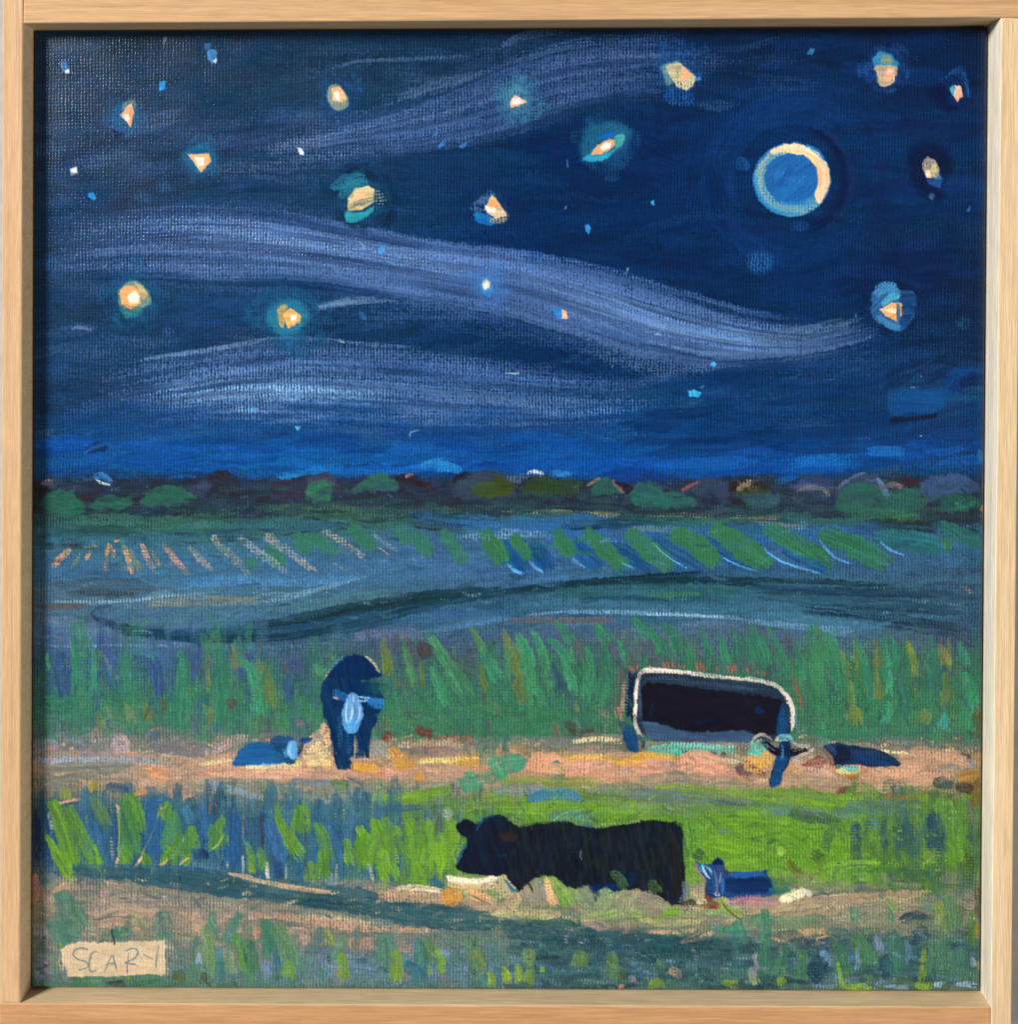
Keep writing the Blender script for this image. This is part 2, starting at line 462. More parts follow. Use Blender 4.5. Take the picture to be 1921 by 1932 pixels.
stroke('10', "900,700 1200,640 1500,560 1800,490", 16, '5c6a92', op=.7, dry=.55, fade=(.3, .2))
stroke('20', "0,350 150,270 300,225 480,212 700,240", 18, '55648e', op=.8, dry=.5, fade=(.2, .5))
stroke('20', "0,480 200,420 420,350 640,330 900,340", 10, '4d5c88', op=.7, dry=.5, fade=(.2, .5))
stroke('20', "0,650 300,520 600,440 1000,410 1500,410 1850,440", 14, '4a5682', op=.7, dry=.55, fade=(.1, .6))
stroke('20', "20,880 250,800 500,740 800,700 1150,690", 20, '5b6890', op=.75, dry=.62, fade=(.1, .3), wv=.7)
stroke('20', "0,940 150,890 350,840 520,790", 26, '5b6890', op=.7, dry=.7, fade=(.1, .3), wv=.8)
stroke('20', "300,700 600,620 900,600 1150,590 1500,640", 14, '46527e', op=.6, dry=.55, fade=(.2, .5))
main = ["110,440 250,402 400,396 540,412 680,440 830,468 980,484 1120,512 1260,552 1400,590 1520,606 1640,598",
        "90,470 240,440 400,432 540,446 680,468 830,494 980,512 1110,544 1250,588 1390,624 1520,640 1680,606",
        "100,500 250,480 400,480 540,486 680,506 820,530 960,556 1090,592 1230,636 1370,664 1520,664 1690,624",
        "120,520 260,520 400,530 540,532 670,548 800,570 930,600 1060,640 1200,680 1350,694 1510,680 1660,650"]
cloud(0, main, ['37446c', '3a4772', '33426e'], 44, (22, 48), (.35, .7), (.25, .6), 21, spread=.55)
cloud(p_c2, main, ['4a5682', '526090', '4d5a84', '46537e', '5c6a96', '55638c'], 150, (4, 20), (.5, .9), (.38, .75), 22, spread=.6, wv=.42)
cloud(p_c2, ["200,425 330,405 470,412 600,432 720,455 840,480 960,500", "240,490 360,480 480,486 600,500 720,516 840,534 960,552"],
      ['64739c', '5b6a98', '6c7aa4'], 26, (4, 12), (.4, .75), (.5, .8), 23, spread=.7)
cloud(p_c2, ["1000,500 1120,530 1240,570 1360,604 1470,622 1560,622", "1000,560 1120,600 1240,640 1360,662 1470,668 1580,650"],
      ['6876a0', '5f6d99', '737fa6', '565f86'], 34, (3, 10), (.45, .85), (.4, .7), 24, spread=.6, wv=.3)
cloud(p_c2, ["1040,600 1120,640 1200,672 1280,694 1360,706", "1060,630 1130,664 1210,694 1290,710 1370,716"],
      ['46527a', '515d84'], 16, (10, 24), (.4, .7), (.65, .85), 25, spread=.4, wv=.85)
stroke('21', "0,610 300,640 560,700 760,790", 30, '44507a', op=.6, dry=.72, wv=.9, fade=(.2, .4))
stroke('21', "1000,680 1100,690 1250,730 1450,770 1600,790", 7, '22335e', op=.7, dry=.3)
stroke('21', "740,560 900,610 1010,650 1090,690", 22, '34507e', op=.6, dry=.3, soft=3)
stroke('21', "350,400 600,480 900,590 1200,680 1500,740 1850,750", 6, '7f8cb4', op=.7, dry=.55)
stroke('21', "200,280 500,380 800,470 1200,570 1600,640 1900,650", 6, '76839f', op=.7, dry=.55)
stroke('31', "0,600 200,610 420,590 640,540 800,500 890,480", 20, '66728c', op=.7, dry=.5, fade=(.1, .25), wv=.25)
stroke('31', "0,720 250,740 450,730 640,680 840,620 960,570", 16, '5a6891', op=.6, dry=.55, fade=(.1, .4), wv=.25)
stroke('31', "0,650 250,660 450,640 700,590 880,540", 14, '5f6c90', op=.6, dry=.5, fade=(.1, .3), wv=.25)
stroke('31', "0,890 200,930 420,940 600,915 760,890", 12, '4a5a8a', op=.6, dry=.6, fade=(.3, .4))
stroke('31', "100,1270 400,1245 650,1180 900,1110", 12, '3a5286', op=.6, dry=.6, fade=(.3, .4))
stroke('31', "0,830 300,850 600,830 900,760 1100,740", 16, '2a4274', op=.6, dry=.5, fade=(.3, .4))
low = ["190,712 300,684 420,662 540,652 660,656 780,664 900,674 1000,686 1100,700",
       "200,752 320,728 440,708 560,700 680,704 800,714 920,726 1060,738 1240,744",
       "215,790 330,772 450,760 570,756 690,762 810,772 930,780 1080,786 1280,770",
       "260,812 360,806 470,806 590,812 700,818 820,822 940,818 1060,808 1180,800"]
cloud(0, low, ['33446e', '3b4a76', '2f4272'], 34, (22, 46), (.35, .6), (.3, .65), 31, wv=.6)
cloud(p_c3, low, ['4d5b88', '55638f', '46557f', '5f6e9a', '586790'], 110, (5, 20), (.5, .85), (.45, .8), 32, wv=.55, spread=.6)
cloud(p_c3, ["270,730 360,712 460,706 560,708 660,718 760,730", "280,790 380,778 480,774 580,780 680,788 770,794"],
      ['7082ae', '7b8cb6', '667aa8'], 46, (4, 16), (.4, .8), (.5, .8), 33, wv=.6, spread=.6)
cloud(p_c3, ["230,770 320,752 400,746 480,745 560,748 620,752", "300,800 380,796 460,798 540,800 620,806 680,812"],
      ['7f8fb8', '6f80aa'], 16, (3, 9), (.5, .85), (.5, .8), 34, wv=.6)
stroke('01', "900,1130 1150,1085 1400,1060 1650,1040 1921,1045", 11, '9aa8cc', op=.75, dry=.5, fade=(.3, .3))
stroke('01', "930,1030 1200,980 1500,945 1900,930", 10, '8090b8', op=.7, dry=.55, fade=(.3, .3))
stroke('01', "930,800 1150,765 1400,730 1700,680 1921,640", 8, '7f90b4', op=.75, dry=.5, fade=(.2, .2))
stroke('11', "0,650 180,635 450,640 700,662 1000,690 1380,715", 7, '7484ae', op=.75, dry=.5, fade=(.1, .3))
stroke('11', "0,1040 250,1035 500,1045", 16, '8c9cc4', op=.7, dry=.55, fade=(.1, .4))
stroke('11', "450,430 600,395 750,372 950,360 1150,365", 15, '66759f', op=.85, dry=.4, fade=(.1, .4), pid=p_c4)
stroke('11', "480,420 640,390 800,375", 6, '8a98ba', op=.8, dry=.4, fade=(.1, .4))
stroke('11', "900,500 1200,490 1500,485 1750,510", 6, '50608e', op=.6, dry=.5, fade=(.3, .3))

def gaps(lines, n, w, sd, cols=('1f3058', '263a66', '1b2c54')):
    r = random.Random(sd)
    L = [np.array(P('v', l), float) for l in lines]
    for i in range(n):
        f = r.random()*(len(L)-1); k = min(int(f), len(L)-2); f -= k
        c = L[k]*(1-f)+L[k+1]*f
        a = r.randrange(0, len(c)-2); b = min(len(c), a+r.randrange(2, 5))
        stroke('v', c[a:b]+np.array([r.uniform(-20, 20), r.uniform(-4, 4)]), r.uniform(*w), r.choice(cols), op=r.uniform(.2, .5), dry=r.uniform(.5, .75),
               fade=(.4, .4), soft=1.2, grain=80, bris=1.1, thick=-.02, flat=0, wv=.4)

gaps(up, 60, (4, 16), 35); gaps(main, 110, (3, 12), 36); gaps(low, 80, (4, 14), 37)
gaps([up[-1], up[-1].replace(',', ',')], 14, (14, 26), 38)
gaps([low[-1], low[-1]], 26, (10, 22), 39, ('123f80', '1a3f7c'))
gaps([main[-1], main[-1]], 22, (10, 24), 40, ('152c58', '0f2654'))
gaps([main[0], main[0]], 14, (6, 14), 45, ('1a2e5a', '10264f'))

# ---- blue band above the trees
scatter((80, 770, 1860, 850), 110, ['12407e', '103a76', '154686', '0f3670'], (-7, 4), (80, 280), (8, 26), op=(.2, .45), dry=(.35, .7), sd=49, thick=.03, fade=(.4, .4))
scatter((80, 830, 1860, 893), 170, ['114a94', '0e4088', '15509c', '0d3a80', '1a58a4', None], (-6, 4), (60, 220), (7, 20), op=(.35, .75), dry=(.15, .6), sd=41, thick=.04)
scatter((1230, 680, 1860, 850), 90, ['10305f', '0e2a5a', '13386c', '18305f', '0f3468'], (-10, 6), (60, 240), (8, 26), op=(.3, .6), dry=(.2, .6), sd=42, thick=.03)
for t, pts, w, c in (('11', "1180,1545 1290,1520 1430,1495", 16, '3487c2'), ('11', "1300,1560 1400,1540 1530,1585", 20, '2f86c6'),
                     ('11', "140,1620 400,1580 640,1540", 16, '2272b2'), ('11', "180,1640 300,1620 420,1600", 14, '2f86c0'),
                     ('11', "700,1560 900,1590 1150,1560 1380,1530", 14, '1c66ae'), ('31', "250,1540 420,1505 650,1495 820,1480", 26, '1a68b6'),
                     ('31', "820,1440 1000,1430 1150,1450", 20, '1d6cb8'), ('31', "200,1650 330,1640 470,1640", 18, '1a5cae'),
                     ('21', "360,1600 440,1590 560,1600", 12, '3b84c8'), ('01', "1150,1650 1260,1630 1400,1610", 14, '1a5cae'),
                     ('21', "0,1340 300,1330 560,1360", 20, '0f4f9c'), ('21', "600,1500 900,1520 1250,1580", 18, '11489a'),
                     ('21', "700,1640 900,1600 1200,1640 1350,1640", 34, '14388a')):
    stroke(t, pts, w*.9, c, op=.75, dry=.4, fade=(.3, .3))
poly('31', "1020,1000 1200,990 1400,985 1420,1080 1350,1160 1180,1165 1020,1180", '12497f', op=.85, soft=3, ang=0, c2='0f3f78')
poly('31', "1400,990 1440,860 1560,840 1630,870 1620,920 1520,960 1500,1040 1420,1045", '114a88', op=.85, soft=3, ang=-10, c2='0e3a74')
poly('31', "1030,1190 1200,1185 1355,1168 1300,1205 1150,1225 1030,1240", '1a1c33', op=.9, soft=1.5, ang=-4)
scatter((1690, 690, 1850, 730), 10, ['1b2348', '17204a'], (-30, 10), (40, 90), (10, 24), op=(.4, .7), sd=43)
stroke('31', "1200,900 1320,860 1400,830 1450,850", 8, '2a3a64', op=.7, dry=.4)
stroke('01', "610,1440 680,1400 760,1430", 18, '1c2b52', op=.8, soft=2); stroke('01', "590,1450 660,1405 770,1375", 8, '35589a', op=.7)
stroke('01', "500,575 545,560 600,568 680,575", 7, '7f8cb4', op=.8, dry=.2, fade=(0, .5))
stroke('01', "240,1320 380,1290", 14, '40607f', op=.6, dry=.4)

# ---- stars
def star(label, halo, core, extra=()):
    pid = part('star', label)
    sid = part('core', None, sub=pid)
    for t, kind, pts, c, k in halo:
        k = dict(k); k.setdefault('pid', pid)
        (poly if kind == 'p' else stroke)(t, pts, *( (c,) if kind == 'p' else c ), **k)
    for t, kind, pts, c, k in core:
        k = dict(k); k.setdefault('pid', pid); k.setdefault('sid', sid); k.setdefault('thick', .16); k.setdefault('flat', .45)
        k.setdefault('soft', .7); k.setdefault('rough', .8)
        poly(t, pts, c, smooth=False, **k)
    return pid

def glow(t, cx, cy, r, col, op=.5, n=26, sd=1, w=(8, 18), inner=.3):
    """ring of short curved dabs round a star"""
    rr = random.Random(sd)
    for i in range(n):
        a = rr.uniform(0, 360); q = r*math.sqrt(rr.uniform(inner*inner, 1))
        pts = [(cx+q*math.cos(math.radians(a+d)), cy+q*math.sin(math.radians(a+d))) for d in (-rr.uniform(10, 26), rr.uniform(-6, 6), rr.uniform(10, 26))]
        jx, jy = rr.uniform(-.12, .12)*r, rr.uniform(-.12, .12)*r
        pts = [(x+jx*rr.uniform(.5, 1.5), y+jy*rr.uniform(.5, 1.5)) for x, y in pts]
        stroke(t, pts, rr.uniform(*w), col, op=min(1, op*rr.uniform(.6, 1.4)), dry=rr.uniform(.35, .7), soft=3, thick=.03, fade=(.4, .4))

for t, x, y, r, c, op in (('00', 890, 830, 190, '1f5480', .55), ('00', 1420, 1130, 190, '1c5c80', .55), ('10', 640, 690, 190, '2b4f86', .5), ('20', 140, 700, 220, '3a6c8c', .6), ('10', 800, 1410, 240, '1c4f6c', .5), ('10', 1720, 1470, 170, '34507c', .45),
                          ('20', 1300, 480, 230, '1f4f90', .55), ('20', 780, 990, 260, '1f5c80', .6), ('30', 1000, 490, 220, '2a4a84', .55), ('30', 1490, 650, 130, '22457c', .45), ('01', 945, 350, 260, '1c5c80', .6), ('11', 290, 485, 290, '1c6084', .6), ('11', 1690, 270, 170, '4a6ca8', .5),
                          ('31', 1040, 420, 220, '28508a', .45)):
    blob(t, x, y, r*.66, r*.66, c, op=op*.85, soft=max(4, r*.045), rough=5, wobble=1.5, dry=.45, ang=25, thick=.02, flat=.0)
glow('00', 890, 830, 170, '1c4674', .5, 22, 51)
star('tall orange star with a blue hexagon halo near the left edge',
     [('00', 'p', "800,770 880,715 950,735 990,860 880,940 790,895", '17507e', dict(soft=2.5, op=.85, dry=.2)),
      ('00', 'p', "865,770 890,712 950,712 945,770", '7d8a78', dict(soft=2, op=.8, dry=.35))],
     [('00', 'p', "848,815 885,762 930,728 946,790 922,902", 'e6a476', dict(ang=70)), ('00', 'p', "866,815 905,800 915,845 892,862", 'f4d6c6', {})])
poly('00', "800,912 880,948 850,975 800,960", '1b1f40', op=.8, smooth=False)
glow('00', 1420, 1130, 150, '1a5478', .5, 22, 52)
star('kite shaped orange star on a teal halo in the upper left',
     [('00', 'p', "1290,1095 1340,1040 1440,1010 1515,1080 1518,1150 1400,1228 1335,1190", '17597f', dict(soft=3, op=.8, dry=.25))],
     [('00', 'p', "1322,1090 1470,1080 1490,1140 1416,1216", 'e9ab74', dict(c2='d9a878')), ('00', 'p', "1372,1112 1442,1108 1440,1165 1396,1172", 'f6dccb', {})])
glow('10', 640, 690, 170, '27447a', .45, 24, 53)
glow('10', 740, 590, 80, '2f5088', .5, 12, 54)
star('peach star with a white fleck left of the top cloud',
     [('10', 'p', "556,640 580,605 645,602 690,660 708,735 640,780 575,740", '8c9c84', dict(soft=1.5, op=.9, dry=.2))],
     [('10', 'p', "585,625 640,612 680,650 692,700 660,728 600,708", 'e7a87a', {}), ('10', 'p', "606,652 636,645 652,715 622,708", 'fae6da', dict(dry=.1))])
glow('20', 150, 700, 180, '3c6c8a', .6, 34, 55)
star('small pink star in a grey teal glow on the top cloud',
     [('20', 'p', "60,650 150,600 235,660 220,760 120,800 60,740", '4f8696', dict(soft=6, op=.7, dry=.35))],
     [('20', 'p', "98,715 135,668 222,716 170,745 105,762", 'dba28e', {}), ('20', 'p', "110,700 165,690 182,728 120,738", 'f5ddd4', dict(dry=.15))])
glow('10', 800, 1400, 250, '14223f', .7, 34, 56, inner=.6)
glow('10', 800, 1400, 190, '1c4a64', .5, 20, 57, inner=.6)
star('broad cream star with an orange heart and teal underside',
     [('10', 's', "590,1330 700,1270 830,1255", (24, '25708c'), dict(op=.85, dry=.3)),
      ('10', 's', "640,1400 740,1310 860,1280", (20, '2a7488'), dict(op=.7, dry=.4)),
      ('10', 'p', "690,1490 800,1500 890,1460 820,1540 700,1568", '2d8f9c', dict(soft=1.2))],
     [('10', 'p', "702,1400 755,1330 850,1312 892,1340 890,1430 800,1480 705,1488", 'c6b684', dict(soft=1)),
      ('10', 'p', "752,1362 820,1350 826,1420 772,1432 738,1405", 'edae86', {})])
stroke('10', "880,1360 930,1400 920,1450", 22, '9aa088', op=.8, dry=.75, wv=.9)
glow('10', 1720, 1460, 190, '1d2c58', .5, 20, 58)
star('pointed cream star with a blue patch at its foot, left of centre',
     [('10', 'p', "1590,1510 1660,1500 1735,1545 1715,1590 1630,1570", '1769ae', dict(soft=1.5)),
      ('10', 'p', "1560,1470 1640,1400 1710,1340 1740,1400 1640,1500", '5d76a0', dict(soft=2, dry=.6, op=.8)),
      ('10', 'p', "1700,1560 1800,1570 1840,1510 1760,1480", '9a9888', dict(dry=.5, soft=2))],
     [('10', 'p', "1672,1475 1720,1368 1785,1450 1830,1525 1745,1545 1690,1500", 'd9c6a2', dict(c2='c0a888')),
      ('10', 'p', "1705,1400 1740,1400 1785,1460 1750,1475 1700,1470", 'e89c60', {}), ('10', 'p', "1672,1455 1755,1470 1740,1505 1685,1490", 'f3e6d4', {})])
glow('20', 1300, 420, 190, '1d4a86', .7, 40, 59, w=(6, 12), inner=.1)
star('wide cream star with a small orange triangle near the top edge',
     [('20', 's', "1200,640 1300,690 1400,640", (36, '1f4f90'), dict(dry=.6, wv=.8)),
      ('20', 'p', "1170,470 1230,440 1290,440 1230,600 1190,560", '6f8a90', dict(dry=.3, soft=2))],
     [('20', 'p', "1195,470 1250,440 1300,445 1412,540 1395,605 1350,640 1275,615 1230,545", 'b9b28e', dict(dry=.15, soft=1)),
      ('20', 'p', "1315,470 1385,530 1350,560 1290,565", 'e8a67c', {}), ('20', 'p', "1400,560 1440,538 1452,560 1420,572", '3c74ac', {})])
glow('20', 770, 1000, 230, '1c4a72', .6, 40, 60, w=(8, 16), inner=.2)
star('slanting eye shaped star with a white heart in a wide teal halo',
     [('20', 'p', "605,1000 680,890 800,860 930,900 960,950 880,1060 740,1135 610,1130", '22607f', dict(soft=5, op=.75, dry=.25, ang=-30)),
      ('20', 'p', "612,1132 660,1090 760,1085 880,1020 800,1110 720,1138", '2a8cac', dict(soft=1)),
      ('20', 'p', "840,960 895,950 906,1000 845,1050", '4d9490', dict(soft=1.5, dry=.2)),
      ('20', 's', "730,970 790,955 840,945", (12, '1556a4'), dict(op=.9))],
     [('20', 'p', "665,1090 715,1025 800,978 838,985 836,1035 745,1090", 'dc9c6c', dict(c2='c8a070')), ('20', 'p', "735,1040 775,1008 815,1005 805,1045 750,1065", 'f8e6da', {})])
glow('30', 1000, 480, 210, '2a4680', .6, 40, 61, w=(5, 10))
star('upright star, cyan above and orange below, above the moon',
     [('30', 'p', "905,410 950,366 1010,385 1065,430 1068,470 920,470", '3a88b4', dict(soft=1.3)),
      ('30', 'p', "960,400 1010,395 1040,440 970,450", '86936f', dict(soft=1.5, dry=.3)),
      ('30', 'p', "920,470 1066,470 1050,570 1005,612 950,602 930,540", 'b9a68a', dict(soft=1.2, dry=.1))],
     [('30', 'p', "990,482 1060,475 1040,530 1022,570 975,578 985,530", 'ee9c7a', {}), ('30', 'p', "1005,490 1045,490 1035,520 1000,530", 'f3c4ac', {})])
for k in range(6):
    stroke('30', [(1380+k*12, 580-k*10), (1450+k*6, 520-k*6), (1540, 560-k*14), (1580, 700)], 5, '274a86', op=.5, dry=.5)
poly('30', "1290,620 1420,600 1440,720 1500,760 1420,790 1320,700", '17153a', op=.7, soft=5)
star('small pale orange star in the top right corner',
     [('30', 'p', "1436,622 1478,598 1490,690 1460,670", '5d9ab0', dict(soft=1))],
     [('30', 'p', "1478,598 1518,608 1533,680 1492,720 1470,680", 'e7bfa0', dict(c2='e0a284'))])
poly('30', "1180,1040 1330,1010 1440,1090 1450,1220 1380,1300 1390,1390 1290,1400 1180,1300 1140,1150", '151638', op=.8, soft=7, ang=30)
star('dim olive and blue star right of the moon',
     [('30', 'p', "1282,1262 1386,1258 1372,1322 1312,1312", '29467f', dict(soft=1)), ('30', 'p', "1350,1190 1385,1258 1330,1258", '3a6a9c', {})],
     [('30', 'p', "1248,1150 1285,1105 1335,1125 1370,1200 1350,1258 1280,1256 1250,1195", '9c9284', dict(dry=.25)),
      ('30', 'p', "1320,1150 1345,1150 1360,1215 1320,1250 1308,1200", 'a9a274', dict(dry=.2)), ('30', 'p', "1270,1205 1302,1200 1310,1256 1276,1250", 'efc6a6', {})])
stroke('30', "1300,1378 1330,1390", 12, '5f7ca0', op=.7, dry=.4)
glow('01', 940, 350, 260, '1c5078', .55, 46, 62, w=(9, 20))
star('round orange star with a white centre low on the left',
     [('01', 'p', "835,300 930,232 1005,262 1058,325 1055,390 985,440 900,465 845,410", '7f9474', dict(soft=2.5, op=.85, dry=.1)),
      ('01', 'p', "850,420 920,450 1010,430 980,480 880,490", '2f7f86', dict(soft=2.5, op=.7, dry=.3))],
     [('01', 'p', "846,300 880,265 950,270 990,320 990,395 920,435 855,395", 'f0a264', {}), ('01', 'p', "940,240 1000,262 1050,330 1010,370 985,310", 'b8a276', dict(op=.85)),
      ('01', 'p', "898,340 945,303 988,340 975,388 915,390", 'fce6d2', {})])
glow('11', 290, 490, 290, '1a5276', .55, 50, 63, w=(9, 20), inner=.45)
star('orange diamond star with the widest teal halo, left of centre',
     [('11', 'p', "130,480 180,400 280,362 380,395 430,480 370,570 290,612 190,590", '2a7c98', dict(soft=5, op=.8, dry=.25)),
      ('11', 'p', "205,420 275,410 250,560 212,520", 'a99662', dict(soft=1.5, dry=.25)),
      ('11', 'p', "240,645 330,640 290,700", '2b5c92', dict(soft=2, op=.7))],
     [('11', 'p', "243,470 300,420 372,480 335,540 280,566", 'f0a25c', {}), ('11', 'p', "335,490 380,480 365,530 330,540", 'c9a468', dict(dry=.3)),
      ('11', 'p', "298,472 338,472 332,512 304,516", 'fdeee4', {})])
poly('11', "1440,215 1560,170 1700,110 1810,120 1790,250 1860,300 1770,420 1650,350 1560,250", '40639f', op=.55, soft=7, dry=.3, c2='4a70ae')
star('tiny cream star with a blue tip on the S shaped cloud',
     [('11', 'p', "1635,240 1680,205 1722,245 1705,345 1650,310", '3a74b4', dict(soft=1.2))],
     [('11', 'p', "1650,255 1685,215 1712,245 1702,285 1668,297", 'c4b592', {}), ('11', 'p', "1668,255 1690,240 1698,270 1675,292", 'f6e8d2', {})])
star('tiny half blue half orange star on the S shaped cloud',
     [('21', 'p', "400,428 466,420 468,496 432,490", '3b78c0', dict(soft=.8))], [('21', 'p', "465,432 500,452 510,498 470,497", 'e8b486', {})])
glow('31', 1040, 420, 190, '1a1838', .6, 24, 64, inner=.7)
star('orange triangle star in a ragged blue patch at the right',
     [('31', 'p', "895,320 1000,252 1090,300 1195,325 1185,480 1105,590 1010,565 900,490", '2a4f82', dict(soft=1.5, ang=-45, c2='3d6c9e')),
      ('31', 'p', "1100,310 1200,330 1180,480 1110,580 1090,450", '1c3866', dict(dry=.3, soft=1.5)),
      ('31', 's', "920,340 980,270 1080,320", (22, '5088b8'), dict(dry=.35)), ('31', 's', "960,400 1030,350 1100,330", (14, '58a0bc'), dict(dry=.3)),
      ('31', 's', "930,480 1010,540 1100,570", (12, '4a82b2'), dict(dry=.3))],
     [('31', 'p', "946,435 1030,388 1102,388 1100,480 1070,516 985,478", 'e9a664', dict(ang=-30)), ('31', 'p', "985,435 1030,425 1080,430 1060,460 1000,455", 'f3d8bc', dict(dry=.4))])
stroke('31', "1080,390 1078,520", 7, '2c5a86', op=.9)
# the small specks of sky
for t, pts, c, lab in (
        ('00', "425,435 470,428 482,500 442,512", '3d6aa4', 'faint blue speck with a white tip in the top left corner'),
        ('00', "1462,352 1525,348 1532,430 1492,455 1464,420", '4a78ae', 'pale blue oval speck with a white tip near the top left'),
        ('00', "1125,576 1165,570 1166,632 1120,646", '2d8fd0', 'bright cyan dash above the tall orange star'),
        ('00', "488,1192 540,1176 546,1232 502,1238", 'e6e2de', 'small white speck at the left edge'),
        ('00', "620,1362 655,1354 676,1398 660,1416 618,1386", '2b88cc', 'bright cyan speck below the white one at the left'),
        ('10', "345,1042 388,1046 398,1092 370,1097", 'dce6f4', 'white speck below the peach star'),
        ('10', "1296,962 1342,912 1332,955", '3f70b4', 'upper of three blue slivers below the top cloud'),
        ('10', "1332,1042 1386,985 1388,1022 1350,1048", '4072b6', 'middle of three blue slivers below the top cloud'),
        ('10', "1488,1032 1552,996 1535,1025 1502,1052", '4476b4', 'rightmost of three blue slivers below the top cloud'),
        ('10', "922,1748 945,1735 962,1750 958,1785 942,1802 925,1775", '4a92d0', 'light blue drop on the S shaped cloud'),
        ('20', "628,1595 650,1582 672,1610 655,1647 632,1630", '3a94d6', 'bright cyan oval speck under the slanting star'),
        ('20', "1092,1422 1116,1408 1120,1452 1098,1444", '3a8ed0', 'small cyan speck left of the moon'),
        ('30', "428,386 460,338 486,346 472,392", '3a6ea0', 'small grey blue wedge near the top edge above the moon'),
        ('30', "1560,1488 1588,1450 1582,1498", '2b5c94', 'tiny blue wedge at the right edge below the dim star'),
        ('11', "12,1128 68,1132 40,1158", '5a9cc6', 'faint cyan speck on the pale low cloud'),
        ('11', "325,1256 372,1254 350,1294", '5aa0ca', 'pale cyan speck under the pale low cloud'),
        ('21', "1510,815 1535,800 1560,818 1545,832 1515,830", '4c9cca', 'faint cyan speck under the right end of the S shaped cloud'),
        ('21', "1355,1012 1400,998 1455,1022 1430,1052 1360,1046", '40a0d0', 'ragged cyan speck low in the sky on the right')):
    poly(t, pts, c, smooth=False, soft=.7, rough=.8, thick=.14, flat=.4, pid=part('small_star', lab), ang=70)
for t, pts, c in (('00', "452,502 484,488 486,516 458,520", 'f2efe8'), ('00', "1500,432 1530,412 1522,452", 'f4f4f2'), ('00', "1438,308 1490,306 1486,345 1440,352", '2f5c96'),
                  ('00', "505,1195 530,1190 538,1220 510,1228", 'fbf6ec'), ('10', "368,1060 392,1062 396,1092 372,1094", 'f8fbff'), ('21', "1430,985 1475,965 1460,990", '2f70a0'),
                  ('11', "780,440 820,460 840,510 800,500", '2f5c90')):
    poly(t, pts, c, smooth=False, soft=.7, rough=.8, thick=.16, flat=.3)
for t, x, y, r, c in (('00', 1150, 1320, 55, '2f6090'), ('00', 1000, 1390, 60, '355f92'), ('01', 360, 120, 60, '3a6496'), ('01', 1180, 590, 45, '40659c'), ('21', 270, 50, 70, '2d5596'),
                      ('31', 1540, 530, 55, '3f6488'), ('31', 100, 120, 90, '2a5a92'), ('21', 1850, 120, 70, '2a5a94'), ('30', 100, 1830, 90, '2c5e9a'), ('30', 380, 1600, 60, '235490')):
    blob(t, x, y, r, r*.7, c, op=.6, soft=4, dry=.62, ang=-20, wv=.8)

# ---- moon
p_moon = part('moon', 'eclipsed moon, a cream crescent round a blue disc')
s_disc = part('disc', 'flat blue disc inside the pale crescent', sub=p_moon)
blob('30', 330, 1265, 275, 260, '2a6ea8', op=.95, soft=1.2, rough=1.5, pid=p_moon)
for i in range(46):
    r = random.Random(900+i)
    a0 = r.uniform(60, 250); rad = r.uniform(200, 264)
    pts = [(330+rad*math.cos(math.radians(a0+d)), 1265+rad*.945*math.sin(math.radians(a0+d))) for d in (-28, -10, 10, 28)]
    stroke('30', pts, r.uniform(3, 8), r.choice(['93a294', '86a09c', 'a9ad98', '6f98a8', '3f8cc0', '2f7cb6']), op=.7, dry=r.uniform(.35, .65), fade=(.2, .2), pid=p_moon, thick=.08)
arc = lambda r0, a0, a1, n=12, cx=330, cy=1265: [(cx+r0*math.cos(math.radians(a)), cy+r0*.945*math.sin(math.radians(a))) for a in np.linspace(a0, a1, n)]
stroke('30', arc(236, 130, 245), 7, 'b4b292', op=.8, dry=.5, fade=(.2, .2), pid=p_moon)
stroke('30', arc(226, -118, 40), 20, 'eecda4', op=.96, dry=.1, fade=(.15, .1), pid=p_moon, thick=.12, jit=.06)
stroke('30', arc(246, -130, 45), 8, 'f2dcb8', op=.96, dry=.15, fade=(.15, .1), pid=p_moon, thick=.1, jit=.05)
poly('30', arc(266, -128, 46, 14) + arc(200, 34, -60, 8, 318, 1262) + arc(214, -72, -122, 6, 322, 1262), 'efd2aa', c2='ecc49a', op=.96, soft=1, rough=1.2, ang=60, pid=p_moon, thick=.12, flat=.3, dry=.1)
poly('30', arc(255, 44, 205, 12) + arc(200, 205, 44, 10), '7f9aa0', c2='a9ad90', op=.5, soft=2, ang=20, pid=p_moon, dry=.35, wv=.7)
stroke('30', arc(205, -70, 25), 16, 'e9b184', op=.9, dry=.2, fade=(.2, .3), pid=p_moon, thick=.1)
stroke('30', arc(225, -40, 30), 20, 'ebb890', op=.7, dry=.3, fade=(.2, .2), pid=p_moon, thick=.1)
stroke('30', arc(268, -70, -30), 9, '2f7ab8', op=.85, dry=.3, pid=p_moon)
stroke('30', arc(262, 70, 200), 9, '2f80bc', op=.8, dry=.35, pid=p_moon)
blob('30', 322, 1255, 190, 172, '26609f', op=.98, soft=1, rough=1.2, ang=-35, c2='1f5290', pid=p_moon, sid=s_disc, thick=.1, flat=.5)
scatter((1440, 275, 1545, 380), 0, ['2f6cb0'], (0, 180), (20, 40), (4, 8))
